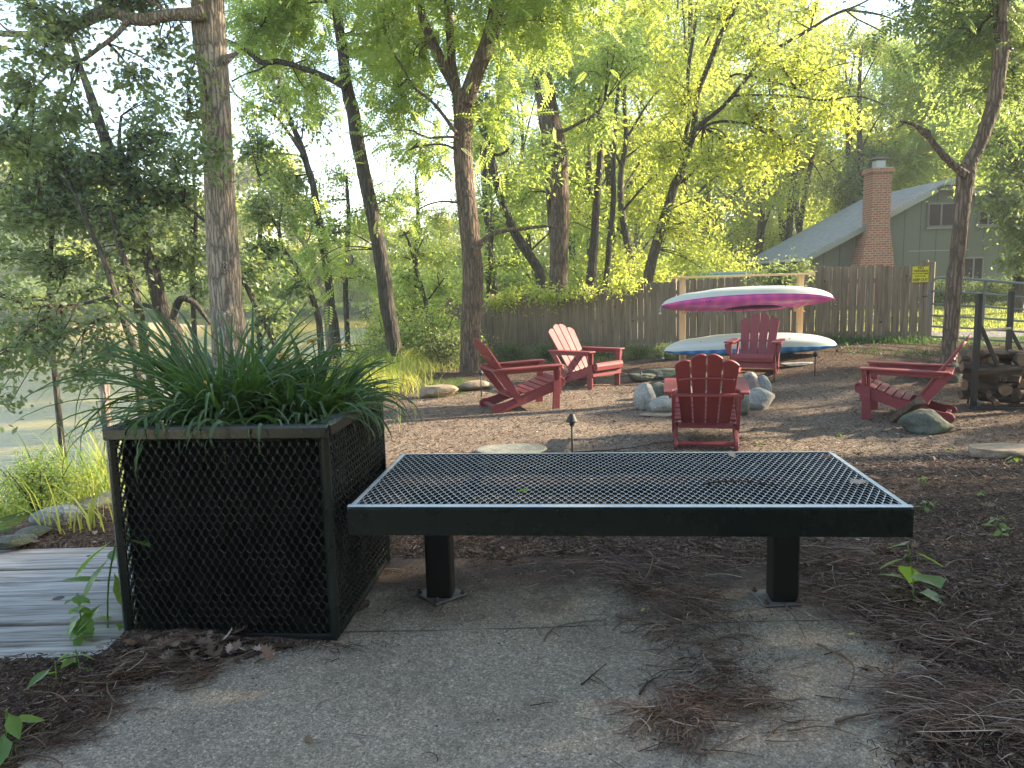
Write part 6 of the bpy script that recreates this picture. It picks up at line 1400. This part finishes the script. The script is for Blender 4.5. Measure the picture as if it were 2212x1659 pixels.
# small leafy plants
def plant(name, label, P, h, n, L, w, m='weed', group=None, seed=0, spread=1.0, cat='plant', twosided=True):
    rnd = random.Random(seed); r = empty(name, P, 0, label, cat, group); mb = MB(); top = Vector((rnd.uniform(-.15, .15) * h, rnd.uniform(-.15, .15) * h, h)); mid = top * .5 + Vector((rnd.uniform(-.05, .05), 0, 0)) * h
    S = smooth_poly([(0, 0, -.02), mid, top], 4); mb.add(*tube(S, .0018 + h * .004, 5), smooth=True); mb.build('stem', M[m], r); cm = MB()
    V0 = np.array([(0, 0, 0), (.12, .05, .01), (.35, .25, .03), (.60, .24, .01), (.85, .09, -.04), (1, 0, -.10), (.85, -.09, -.04), (.60, -.24, .01), (.35, -.25, .03), (.12, -.05, .01), (.45, 0, -.02)]); F = [[10, k, (k + 1) % 10] for k in range(10)]
    for k in range(n):
        t = .25 + .75 * k / max(1, n - 1); p = S[min(len(S) - 1, int(t * (len(S) - 1)))]; a = k * 2.4 + rnd.uniform(-.4, .4); s = L * rnd.uniform(.7, 1.2) * (1.1 - .4 * abs(t - .6)); pit = rnd.uniform(-.15, .85) * spread
        cm.add(*xf((V0 * np.array([s, s * w, s]), F), T(*p) @ RZ(a) @ RY(pit) @ RX(rnd.uniform(-.4, .4)) @ T(.15 * s, 0, 0)), smooth=True)
    cm.build('leaves', M[m], r); return r
PG = 'seedlings sprouting through the mulch'
plant('seedling', 'broad leaved green seedling on the mulch at the right of the bench', onground(1975, 1295), .20, 7, .135, 1.5, seed=1)
plant('seedling', 'bright weed with long leaves beside the left side of the planter', onground(232, 1378), .40, 11, .20, .62, seed=2)
plant('seedling', 'small leaved weed on the boardwalk edge left of the planter', onground(190, 1412), .22, 24, .06, 1.3, seed=3)
plant('seedling', 'low bright weed on the litter in front of the boardwalk', onground(175, 1448), .07, 5, .08, .8, seed=4)
plant('seedling', 'yellow green sprout at the edge of the litter left', onground(120, 1470), .06, 4, .10, .7, seed=5)
plant('seedling', 'bright leafy sprout in the bottom left corner', onground(12, 1612), .10, 6, .12, .9, seed=6)
for k, (u, v, s, lab) in enumerate([(2150, 1145, .07, 'tiny sprout on the mulch right of the bench, halfway down the edge'), (2165, 1165, .05, 'tiny sprout just below another at the right edge'), (1997, 1102, .05, 'tiny pale sprout near the right end of the bench'), (2192, 1005, .09, 'green sprout beside the flat tan rock'), (2050, 973, .04, 'small sprout left of the flat tan rock'), (1815, 945, .05, 'small sprout in the fire circle beyond the bench corner'),
                                       (1640, 962, .05, 'small sprout right behind the bench next to the rear facing chair'), (1250, 1165, .03, 'tiny sprout under the bench near its left leg'), (2120, 1075, .04, 'tiny sprout in the mulch at the far right'), (1990, 1040, .03, 'tiny sprout just off the right bench end'), (1672, 828, .10, 'green weed at the feet of the far chair'), (2060, 905, .05, 'sprout in front of the wedge shaped rock'), (1345, 752, .35, 'sunlit upright weed against the fence left of the kayaks'), (1268, 760, .30, 'sunlit upright weed behind the left far chair')]):
    plant('sprout', lab, onground(u, v), s, 6 if s < .2 else 16, max(.035, s * .75) if s < .2 else .12, 1.1 if s < .2 else .7, group=PG, seed=20 + k)

# ------------------------------------------------------------------ mulch chips, litter, twigs, fallen leaves
def visible_xy(rg, n, y0, y1, power):
    y = y0 + (y1 - y0) * rg.uniform(0, 1, n) ** power; x = rg.uniform(-.72, .72, n) * y * 1.0 + 0; return x, y
def chips(name, label, n, y0, y1, power, Lr, wr, mname, seed, inside=None, lift=.004):
    rg = np.random.default_rng(seed); x, y = visible_xy(rg, n, y0, y1, power); keep = (bank_edge(y) - x < .05)
    sd = poly_sd(x, y, PATIO) + .10 * (vnoise(x, y, 9, 5) - .5)
    keep &= (sd > -.01 - .10 * rg.uniform(0, 1, n) ** 5) if inside is None else inside(x, y, sd, rg)
    keep &= ~((x < -1.4) & (y > 2.42) & (y < 3.6)); keep &= ~((x > -1.45) & (x < -.5) & (y > 2.5) & (y < 3.4)); keep &= fence_side(x, y) < 0
    x, y = x[keep], y[keep]; n = len(x); z = np.maximum(gz_arr(x, y), np.where(poly_sd(x, y, PATIO) < .12, .003, -9)) + lift * rg.uniform(.3, 2.4, n)
    a = rg.uniform(0, 2 * math.pi, n); L = rg.uniform(*Lr, n) * rg.uniform(.5, 1, n); W = rg.uniform(*wr, n); ti = rg.normal(0, .22, n); ro = rg.normal(0, .5, n)
    dx = np.stack([np.cos(a) * np.cos(ti), np.sin(a) * np.cos(ti), np.sin(ti)], 1) * (L / 2)[:, None]; dy = np.stack([-np.sin(a) * np.cos(ro), np.cos(a) * np.cos(ro), np.sin(ro)], 1) * (W / 2)[:, None]; c = np.stack([x, y, z + np.abs(L * np.sin(ti)) * .3], 1); th = np.array([0, 0, 1.0]) * (W * .35)[:, None]
    V = np.stack([c - dx - dy * .5, c + dx - dy * .7, c + dx * .9 + dy * .6, c - dx * .95 + dy, c - dx * .8 + th, c + dx * .8 + th], 1).reshape(-1, 3)
    F = np.array([[0, 1, 5, 4], [1, 2, 5, 5], [2, 3, 4, 5], [3, 0, 4, 4]]); 
    mb = MB(); b = (np.arange(n) * 6)[:, None, None]; mb.add(V, (np.array([[0, 1, 5, 4], [2, 3, 4, 5]])[None] + b).reshape(-1, 4)); mb.L.append((np.array([[1, 2, 5], [3, 0, 4]])[None] + b).reshape(-1, 3).ravel()); mb.T.append(np.full(2 * n, 3)); mb.M.append(np.zeros(2 * n, int)); mb.S.append(np.zeros(2 * n, bool))
    o = mb.build(name, M[mname]); tag(o, label, 'mulch', None, 'stuff'); return o
def m_chip():
    m, nt, out = mat('shredded_mulch_chip'); N = NT(nt); g = N('NewGeometry')
    principled(N, out, N.ramp(g.outputs['Random Per Island'], [(0, (0.018, 0.011, 0.009)), (.4, (0.05, 0.03, 0.022)), (.75, (0.10, 0.064, 0.046)), (.93, (0.19, 0.135, 0.10)), (1, (0.38, 0.30, 0.23))]), .95, spec=.1)
    return m
M['chip'] = m_chip()
def m_chip2():
    m, nt, out = mat('bleached_mulch_chip'); N = NT(nt); g = N('NewGeometry')
    principled(N, out, N.ramp(g.outputs['Random Per Island'], [(0, (0.08, 0.057, 0.042)), (.5, (0.21, 0.16, 0.12)), (.85, (0.33, 0.26, 0.20)), (1, (0.55, 0.46, 0.36))]), .95, spec=.1)
    return m
M['chip2'] = m_chip2()
chips('mulch_chips', 'shredded brown bark mulch around the patio', 85000, 1.3, 6.5, 1.5, (.012, .05), (.002, .006), 'chip', 81)
chips('mulch_chips', 'coarse bark mulch farther out in the clearing', 42000, 5.5, 14, 1.3, (.015, .06), (.004, .010), 'chip', 82)
chips('mulch_chips', 'pale bleached wood chips on the floor of the fire circle', 42000, 4.5, 14, 1.2, (.015, .05), (.004, .010), 'chip2', 83, inside=lambda x, y, sd, rg: (np.hypot((x - 1.6) / 3.9, (y - 9.0) / 3.8) + rg.normal(0, .12, len(x)) < 1))
chips('patio_crumbs', 'crumbs of bark and grit scattered on the concrete', 5200, 1.2, 3.4, 1.0, (.003, .014), (.001, .004), 'chip', 84, inside=lambda x, y, sd, rg: (sd < 0) & (vnoise(x, y, 2.2, 19) + .35 * (y - 2.2) > rg.uniform(.2, 1.1, len(x))))
def strands(mb, P, A, L, r0, rg, curl=1.0, nseg=5, zlift=.0, sides=3):
    """curved dry stalks: P (n,3), headings A, lengths L"""
    n = len(P); t = np.linspace(0, 1, nseg + 1); k = rg.normal(0, curl, n); ph = A[:, None] + k[:, None] * (t[None] - .5); st = (L / nseg)[:, None]
    x = P[:, 0][:, None] + np.cumsum(np.cos(ph) * st, 1) - (np.cos(A) * L / 2)[:, None]; y = P[:, 1][:, None] + np.cumsum(np.sin(ph) * st, 1) - (np.sin(A) * L / 2)[:, None]
    z = P[:, 2][:, None] + rg.uniform(0, 1, n)[:, None] * zlift * np.sin(math.pi * t)[None] + .002
    C = np.stack([x, y, z], -1); nx, ny = -np.sin(ph), np.cos(ph); rad = np.broadcast_to(r0, (n,))[:, None] * (1 - .6 * t[None]); V = []
    for s in range(sides):
        a = 2 * math.pi * s / sides; V.append(C + np.stack([nx * math.cos(a) * rad, ny * math.cos(a) * rad, np.full_like(nx, 1) * math.sin(a) * rad], -1))
    V = np.stack(V, 2).reshape(-1, 3); i = np.arange(nseg)[:, None]; s = np.arange(sides)[None]; s2 = (s + 1) % sides
    F = np.stack([i * sides + s, i * sides + s2, (i + 1) * sides + s2, (i + 1) * sides + s], -1).reshape(-1, 4); m_ = (nseg + 1) * sides
    mb.add(V, (F[None] + (np.arange(n) * m_)[:, None, None]).reshape(-1, 4), 0, True)
def surf(x, y):
    z = gz_arr(x, y); return np.maximum(z, np.where((poly_sd(x, y, PATIO) < .15) & (y < 3.9), .004, -9))
def pile(label, u, v, ru, rv, n, seed, ang=None, Lr=(.03, .17), r=(.0008, .0030), zl=.018, mname='catkin', name='catkin_litter', curl=1.1):
    rg = np.random.default_rng(seed); c = onz(u, v, 0); e = onz(u + ru, v, 0); f = onz(u, v - rv, 0); rx = e.x - c.x; ry = f.y - c.y
    ns = 9; sc_ = rg.uniform(-.85, .85, (ns, 2)); sa = rg.uniform(0, math.pi, ns); ss = rg.uniform(.12, .42, ns); wt = ss / ss.sum(); id_ = rg.choice(ns, n, p=wt)
    q = sc_[id_] + rg.normal(0, 1, (n, 2)) * ss[id_][:, None] * rg.uniform(.4, 1.3, (n, 1)); x = c.x + q[:, 0] * rx; y = c.y + q[:, 1] * ry; hgt = np.exp(-((q - sc_[id_]) ** 2).sum(1) * 9) * zl
    P = np.stack([x, y, surf(x, y) + hgt * rg.uniform(0, 1, n)], 1); A = sa[id_] + rg.normal(0, .55, n) if ang is None else R(ang) + rg.normal(0, .6, n) * (1 + (rg.uniform(0, 1, n) < .3) * 2)
    mb = MB(); strands(mb, P, A, rg.uniform(Lr[0], Lr[1], n), r[0] + (r[1] - r[0]) * rg.uniform(0, 1, n) ** 2.2, rg, curl, zlift=zl * .5); o = mb.build(name, M[mname]); tag(o, label, 'litter', None, 'stuff')
pile('swirl of dry brown catkins on the concrete behind the right bench leg side', 1420, 1285, 125, 70, 760, 91, 150)
pile('tangle of catkins on the concrete in front of the bench centre', 1560, 1440, 125, 95, 520, 92, 10)
pile('small heap of catkins on the lower part of the concrete', 1425, 1555, 100, 55, 300, 93)
pile('band of dry stalks along the right edge of the concrete', 1930, 1345, 170, 60, 700, 94, 155, (.06, .22))
pile('dense dry stalks and twigs in the bottom right corner', 2120, 1560, 190, 90, 1100, 95, 165, (.05, .24), zl=.04)
pile('dry stalks under the far side of the bench', 1500, 1215, 420, 28, 650, 96, 175)
pile('dry stalks between the right bench leg and the mulch', 1880, 1240, 130, 40, 420, 97, 165, (.06, .2))
pile('scattered catkins on the mulch at the right of the bench', 2080, 1230, 200, 140, 520, 98)
pile('dark litter of stalks in front of the planter', 330, 1450, 130, 50, 520, 99, 15, (.03, .16))
pile('dark litter of stalks at the left edge of the patio', 90, 1560, 110, 90, 500, 100, 30, (.03, .16))
pile('loose catkins sprinkled over the concrete', 1300, 1480, 700, 170, 130, 101, None, (.02, .09), zl=.004)
pile('fallen stalks in the fire circle', 1500, 960, 900, 60, 300, 102, None, (.05, .25), zl=.01)
def curled_leaves(label, n, sampler, size, mname, seed, name='dry_leaves', kind='stuff', cat='leaves'):
    rg = np.random.default_rng(seed); P = sampler(rg, n); mb = MB(); V0 = LT['oak'][0].copy() if size > .03 else LT['simple'][0].copy(); F0 = LT['oak'][1] if size > .03 else LT['simple'][1]
    for p in P:
        V = V0.copy(); V[:, 2] = rg.uniform(.2, .9) * (V[:, 1] ** 2) * 1.5 + rg.uniform(-.1, .5) * (V[:, 0] - .5) ** 2; s = size * rg.uniform(.5, 1.2)
        mb.add(*xf((V * s, F0), T(p[0], p[1], p[2] + .004) @ RZ(rg.uniform(0, 6.28)) @ RX(rg.normal(0, .35)) @ RY(rg.normal(0, .3))))
    o = mb.build(name, M[mname]); return tag(o, label, cat, None, kind)
def S_spot(u, v, ru, rv):
    def f(rg, n):
        c = onz(u, v, 0); e = onz(u + ru, v, 0); g = onz(u, v - rv, 0); q = rg.normal(0, .55, (n, 2)); x = c.x + q[:, 0] * (e.x - c.x); y = c.y + q[:, 1] * (g.y - c.y); return np.stack([x, y, surf(x, y)], 1)
    return f
def S_vis(y0, y1):
    def f(rg, n):
        x, y = visible_xy(rg, n * 3, y0, y1, 1.3); k = (bank_edge(y) - x < 0) & ~((x > -1.45) & (x < -.45) & (y > 2.4) & (y < 3.5)) & (fence_side(x, y) < 0) & (poly_sd(x, y, PATIO) > 0); x, y = x[k][:n], y[k][:n]; return np.stack([x, y, surf(x, y) + .004], 1)
    return f
curled_leaves('dark shrivelled leaves heaped at the foot of the planter', 150, S_spot(420, 1415, 130, 28), .07, 'catkin', 111)
curled_leaves('dry brown leaves scattered on the mulch', 260, S_vis(2.6, 9), .075, 'deadleaf', 112)
curled_leaves('small bleached leaf scraps scattered on the mulch', 420, S_vis(2.2, 11), .03, 'paleleaf', 113)
curled_leaves('dry leaves caught in the litter at the bottom right', 40, S_spot(2080, 1500, 160, 80), .06, 'deadleaf', 114)
def one_leaf(label, u, v, z, s, mname, seed, Y=None):
    p = onz(u, v, z) if Y is None else at(u, v, Y); o = curled_leaves(label, 1, lambda rg, n: np.array([[0, 0, 0]]), s, mname, seed, 'fallen_leaf', 'thing', 'leaf'); o.location = p; return o
one_leaf('curled reddish brown leaf near the far right corner of the bench top', 1774, 987, .49, .07, 'deadleaf', 1); one_leaf('pale dry leaf at the back edge of the bench top', 1572, 984, .488, .09, 'paleleaf', 2)
one_leaf('pinkish curled leaf on the right rail of the bench', 1872, 1040, .488, .09, 'paleleaf', 3); one_leaf('small green leaf on the bench mesh', 1112, 1066, .486, .05, 'weed', 4)
one_leaf('yellow leaf on the mulch near the right edge', 2165, 1250, .03, .05, 'yellowleaf', 5); one_leaf('dry brown leaf lying alone on the concrete at the bottom', 677, 1607, .004, .06, 'deadleaf', 6)
one_leaf('pale leaf scrap on the concrete at the lower left centre', 835, 1600, .004, .03, 'paleleaf', 7); one_leaf('bleached oak leaf on the mulch beyond the right end of the bench', 2048, 1122, .02, .09, 'paleleaf', 8)
one_leaf('white dead leaf lying on the fire circle beyond the bench', 1795, 953, 0, .09, 'paleleaf', 9).location = onground(1795, 953)
one_leaf('small yellow leaf on the catkin swirl', 1385, 1322, .01, .03, 'yellowleaf', 10); one_leaf('tiny yellow leaf on the right catkin band', 1832, 1374, .01, .03, 'yellowleaf', 11)
def twig(label, pts, r, z=.008, forks=(), mname='deadtwig', ground=False):
    Q = []
    for (u, v) in pts:
        p = onz(u, v, z) if not ground else onground(u, v) + Vector((0, 0, z)); Q.append(np.array(p))
    c = Q[0].copy(); mb = MB(); S = smooth_poly([q - c for q in Q], 5); S[:, 2] += np.array([random.uniform(0, r) for _ in S]); mb.add(*tube(S, np.linspace(r, r * .4, len(S)), 6, rough=.3), smooth=True)
    for (a, b) in forks:
        k = int(a * (len(S) - 1)); p = onz(*b, z + .006) if not ground else onground(*b) + Vector((0, 0, z)); F_ = smooth_poly([S[k], (S[k] + (np.array(p) - c)) / 2 + np.array([0, 0, r]), np.array(p) - c], 3); mb.add(*tube(F_, np.linspace(r * .6, r * .25, len(F_)), 5), smooth=True)
    o = mb.build('twig', M[mname]); o.location = c; tag(o, label, 'twig', 'loose twigs on the ground')
twig('pale twig lying across the concrete at the lower left', [(165, 1488), (190, 1525), (215, 1562)], .004); twig('crooked forked twig on the concrete near the right litter', [(1765, 1392), (1830, 1425), (1845, 1450), (1832, 1490)], .0045, forks=[(.5, (1800, 1400))])
twig('small forked twig on the concrete right of the crooked one', [(1945, 1385), (1932, 1430), (1928, 1462)], .004, forks=[(.4, (1968, 1420)), (.7, (1905, 1450))]); twig('short stick on the concrete at the lower right', [(1935, 1490), (1965, 1478), (1998, 1465)], .0045)
twig('long knobbly stick at the edge of the bottom right litter', [(1805, 1560), (1850, 1548), (1915, 1540), (1980, 1520)], .006, forks=[(.6, (1960, 1500))]); twig('thin curved twig on the concrete left of the catkins', [(1175, 1385), (1195, 1358), (1250, 1345), (1310, 1340)], .003, forks=[(.3, (1210, 1375)), (.7, (1290, 1370))])
twig('dark twig just left of the lower catkin heap', [(1382, 1500), (1400, 1475), (1430, 1460)], .004, mname='twig', forks=[(.5, (1390, 1470))]); twig('small branched debris on the concrete left of centre', [(1255, 1480), (1285, 1455), (1310, 1435)], .003, forks=[(.4, (1310, 1480)), (.3, (1330, 1495))], mname='twig')
twig('short dark twig on the concrete at the bottom centre', [(1145, 1525), (1175, 1520), (1205, 1516)], .002, mname='twig'); twig('pale bent stick standing in the litter under the bench', [(1395, 1190), (1410, 1205), (1400, 1240), (1385, 1262)], .005, z=.03)
twig('long thin stick on the mulch right of the seedling', [(2075, 1250), (2090, 1290), (2140, 1325), (2212, 1350)], .005, z=.03); twig('dark crooked branch at the planter foot', [(262, 1390), (240, 1440), (232, 1490), (250, 1520)], .004, z=.02, forks=[(.3, (330, 1388))])
twig('thin bare branch leaning over the ground behind the rear facing chair', [(1240, 985), (1340, 978), (1450, 962), (1520, 975), (1590, 968)], .006, ground=True, z=.03, mname='twig', forks=[(.6, (1545, 900)), (.8, (1500, 930))]); twig('dry stick on the mulch right of the flat rock', [(2075, 1010), (2100, 1035), (2120, 1060)], .004, ground=True, z=.02)
twig('thin brown twig lying on the bench mesh', [(1520, 1046), (1570, 1040), (1620, 1042), (1680, 1050)], .004, z=.489, mname='twig'); twig('short stick at the lower left litter edge', [(60, 1600), (95, 1590), (135, 1575)], .005, z=.012); twig('forked twig in the bottom left corner', [(15, 1645), (60, 1630), (115, 1640), (135, 1655)], .004, z=.01, forks=[(.6, (120, 1618))])
# sandbar on the far side of the river
def sandbar():
    c = at(255, 668, 70); mb = MB(); n = 24; V = []; 
    for rr, z in ((1.0, -.1), (.8, .12), (.45, .4), (.01, .5)):
        for k in range(n):
            a = 2 * math.pi * k / n; q = rr * (1 + .15 * math.sin(3 * a) + .1 * math.cos(5 * a)); V.append((7.5 * q * math.cos(a), 3.5 * q * math.sin(a), z))
    F = [[i * n + k, i * n + (k + 1) % n, (i + 1) * n + (k + 1) % n, (i + 1) * n + k] for i in range(3) for k in range(n)]; mb.add(V, F, 0, True); o = mb.build('sandbar', M['sand']); o.location = (c.x, 70, WATER_Z); tag(o, kind='structure')
sandbar()

for k in range(18):
    u = -120 + k * 62; Y = 83 + (k * 37 % 11); q = at(u, 600, Y); o = copy_tree(SH[3 + k % 2]); o.location = (q.x, q.y, WATER_Z + .6); o.scale = (2.4, 2.4, 1.6 + .5 * (k % 3)); o.rotation_euler = (0, 0, k)
    tag(o, ['rounded golden', 'rounded mid green'][k % 2] + ' bush on the far river bank, ' + ORD[k] + ' from the left', 'shrub', 'bushes on the far river bank')

# ------------------------------------------------------------------ the hazy evening air
def haze():
    m, nt, out = mat('haze_air'); N = NT(nt); pv = N('VolumePrincipled', {'Color': (0.93, 0.95, 1.0, 1), 'Density': HAZE_D, 'Anisotropy': 0.1}); N.link(pv.outputs[0], out.inputs['Volume'])
    mb = MB(); V, F = box(500, 330, 38); V = V + np.array([-20, 130, 12.5]); mb.add(V, F); o = mb.build('haze', m); tag(o, 'thin warm haze in the evening air under the trees', 'haze', None, 'stuff')
haze()

GB = 'slim leafy trees along the river bank'
for (u, Y, leaf, lab, bl, sd) in [
    (560, 19, 'leaf_mid', 'light green leafy tree standing right behind the pale oak', [(560, 470, 19, 70, 60, 60), (590, 360, 19, 60, 60, 50), (545, 250, 19, 50, 60, 36), (600, 560, 19, 70, 50, 50), (640, 480, 19.3, 60, 50, 40), (560, 620, 18.6, 60, 40, 40)], 401),
    (750, 24, 'leaf_mid', 'light green leafy tree showing on both sides of the dark leaning trunk', [(740, 380, 24, 60, 60, 40), (700, 440, 24, 60, 60, 40), (770, 470, 24, 60, 60, 50), (740, 560, 24, 80, 50, 60), (800, 600, 24, 60, 50, 50), (680, 600, 24, 60, 40, 40)], 402),
    (900, 26, 'leaf_gold', 'golden green leafy tree left of the forked walnut over the river', [(930, 360, 26, 50, 60, 40), (880, 430, 26, 50, 50, 40), (950, 460, 26, 50, 60, 50), (900, 540, 26, 70, 40, 50), (850, 560, 26, 60, 40, 40), (960, 560, 26, 40, 50, 40), (830, 480, 26, 40, 40, 26)], 403),
    (420, 16, 'leaf_oak', 'dark leafy tree seen left of the pale oak trunk behind the leaning stems', [(410, 520, 16, 60, 50, 36), (350, 590, 16, 60, 40, 22), (440, 620, 16, 40, 50, 20), (250, 480, 16, 80, 50, 30), (380, 480, 16, 60, 40, 26)], 404),
    (110, 13.5, 'leaf_oak', 'dark leafy tree at the far left over the water', [(60, 550, 13.5, 110, 40, 24), (160, 570, 13.5, 90, 34, 14), (20, 480, 13.5, 90, 50, 26), (120, 430, 13.5, 110, 50, 30), (220, 420, 13.5, 80, 50, 24)], 405),
    (1060, 24, 'leaf_mid', 'leafy green tree filling the gap right of the forked walnut', [(1090, 500, 24, 50, 60, 60), (1060, 580, 24, 50, 50, 50), (1130, 580, 24, 50, 40, 50), (1150, 470, 24, 40, 60, 40), (1100, 180, 24, 50, 70, 50), (1060, 120, 24, 50, 60, 40)], 406)]:
    make_tree('slender_tree', lab, [(u, 720, 12), (u - 4, 600, 11), (u + 3, 480, 9), (u - 2, 380, 6)], Y, blobs=bl, bk='bark_dark', leaf=leaf, tpl='simple' if Y > 15 else 'oak_lo', size=.12, seed=sd, sides=8, group=GB)

def S_piles(x, y, sd, rg):
    k = np.zeros(len(x))
    for (u, v, ru, rv, a) in ((1420, 1285, 130, 70, 1), (1560, 1440, 110, 90, 1), (1425, 1555, 90, 50, 1), (1250, 1235, 420, 40, .9), (1900, 1340, 150, 70, .9), (1600, 1350, 90, 50, .6), (330, 1440, 150, 60, 1), (900, 1270, 170, 60, .7), (2000, 1480, 110, 120, .9), (780, 1380, 110, 30, .7)):
        c = onz(u, v, 0); e = onz(u + ru, v, 0); g = onz(u, v - rv, 0); k = np.maximum(k, a * np.exp(-(((x - c.x) / (e.x - c.x)) ** 2 + ((y - c.y) / (g.y - c.y)) ** 2) * 1.1))
    return (sd < .02) & (k * (.4 + 1.1 * vnoise(x, y, 14, 21)) > rg.uniform(.15, 1.0, len(x)))
chips('bark_crumbs', 'dark red brown bark crumbs drifted under the catkins on the concrete', 90000, 1.3, 3.5, 1.0, (.004, .018), (.0015, .004), 'chip', 85, inside=S_piles, lift=.002)
for (k, u, v, s) in [(1, 60, 1075, .30), (1, 190, 1030, .30), (1, 20, 1110, .40), (1, 150, 1075, .32), (0, 90, 1100, .30), (1, 880, 800, .3), (0, 905, 785, .35), (1, 960, 790, .28)]:
    q = onground(u, v); shrub(k, q.x, q.y, s, {60: 'left of the pale blue rock', 120: 'above the pale blue rock', 190: 'beside the planter, lower', 215: 'beside the planter, upper', 20: 'at the far left lower edge', 150: 'just above the edging stones', 90: 'over the leftmost edging stones', 880: 'left of the sandstone block', 905: 'behind the sandstone block', 960: 'between sandstone block and forked walnut'}[u], 'low sunlit bushes along the mulch edge')
for k, (pts, r_, lab) in enumerate([
    ([(1660, 1290), (1700, 1310), (1745, 1330)], .003, 'thin twig lying left of the right bench leg'), ([(1330, 1330), (1400, 1345), (1470, 1360), (1510, 1372)], .006, 'dark stick lying along the lower edge of the catkin swirl'), ([(1500, 1390), (1560, 1380), (1610, 1372), (1640, 1385)], .007, 'stout dark stick above the lower catkin tangle'),
    ([(1690, 1300), (1720, 1340), (1742, 1385)], .003, 'slim twig running down the concrete left of the right leg base'), ([(1700, 1580), (1780, 1570), (1850, 1590)], .003, 'thin stalk near the bottom right of the concrete'), ([(2000, 1440), (2060, 1400), (2120, 1390)], .005, 'stick on the mulch below the green seedling'),
    ([(1960, 1590), (2050, 1560), (2160, 1540)], .005, 'long stick on the bottom right litter'), ([(2060, 1480), (2110, 1500), (2180, 1555)], .005, 'slanting stick on the bottom right litter'), ([(300, 1430), (350, 1440), (410, 1465)], .004, 'pale root like twig in the litter in front of the planter'),
    ([(30, 1510), (70, 1540), (60, 1590)], .006, 'short thick stick at the left litter edge'), ([(560, 1400), (520, 1418), (500, 1430)], .003, 'small twig touching the litter tip in front of the planter'), ([(1130, 1160), (1110, 1200), (1140, 1216)], .003, 'curled twig under the bench near the back edge of the concrete'),
    ([(1985, 1085), (2030, 1110), (2065, 1135)], .003, 'long slender stick on the mulch off the right bench end')]):
    twig(lab, pts, r_, z=.012 if k > 4 else .008)

# the open pavilion added out of view behind and above the camera to shade the foreground
def unseen_pavilion():
    r = empty('unseen_pavilion', (0.3, -3.9, 0), 0, 'open wooden picnic shelter added out of view behind the viewer to shade the foreground', 'unseen_pavilion')
    mb = MB(); mb.add(*xf(box(11, 6.4, .12, .01), T(0, 0, 2.95) @ RX(R(3)))); mb.build('roof', M['fence'], r)
    mb = MB(); mb.add(*xf(box(11, .10, .24, .01), T(0, 3.18, 2.98))); mb.build('fascia_board', M['fence'], r)
    for (x, y) in ((-5, 2.4), (5, 2.4), (-5, -2.9), (5, -2.9)):
        mb = MB(); mb.add(*xf(box(.14, .14, 3.0, .01), T(x, y, 1.4))); mb.build('post', M['fence'], r)
    mb = MB(); mb.add(*xf(box(10.6, .12, 2.6, .01), T(0, -3.0, 1.3))); mb.build('rear_wall', M['siding'], r)
unseen_pavilion()
# no two things keep the same description: number true repeats from the left
def knot():
    o = next(o for o in COL.objects if o.get('label', '').startswith('big pale barked oak trunk')); tr = [c for c in o.children if c.name.startswith('trunk')][0]
    c = at(486, 578, 10.7 - .205) - o.location; an = np.linspace(0, 2 * math.pi, 22)
    for rr, w in ((.060, .016), (.030, .012)):
        mb = MB(); mb.add(*tube(np.array([(c.x + rr * math.cos(a), c.y, c.z + rr * 1.1 * math.sin(a)) for a in an]), w, 7, cap=False), smooth=True); k = mb.build('knot_ring', M['bark_pale'], tr)
knot()
def unique_labels():
    from collections import defaultdict
    d = defaultdict(list)
    bpy.context.view_layer.update()
    for o in COL.objects:
        if o.parent is None and o.get('category') and o.get('label') and o.get('kind') != 'stuff': d[o['label']].append(o)
    for lab, L in d.items():
        if len(L) < 2: continue
        L.sort(key=lambda o: o.location.x / max(o.location.y, .1))
        for k, o in enumerate(L): o['label'] = lab + ', ' + ORD[min(k, 25)] + ' from left'
unique_labels()
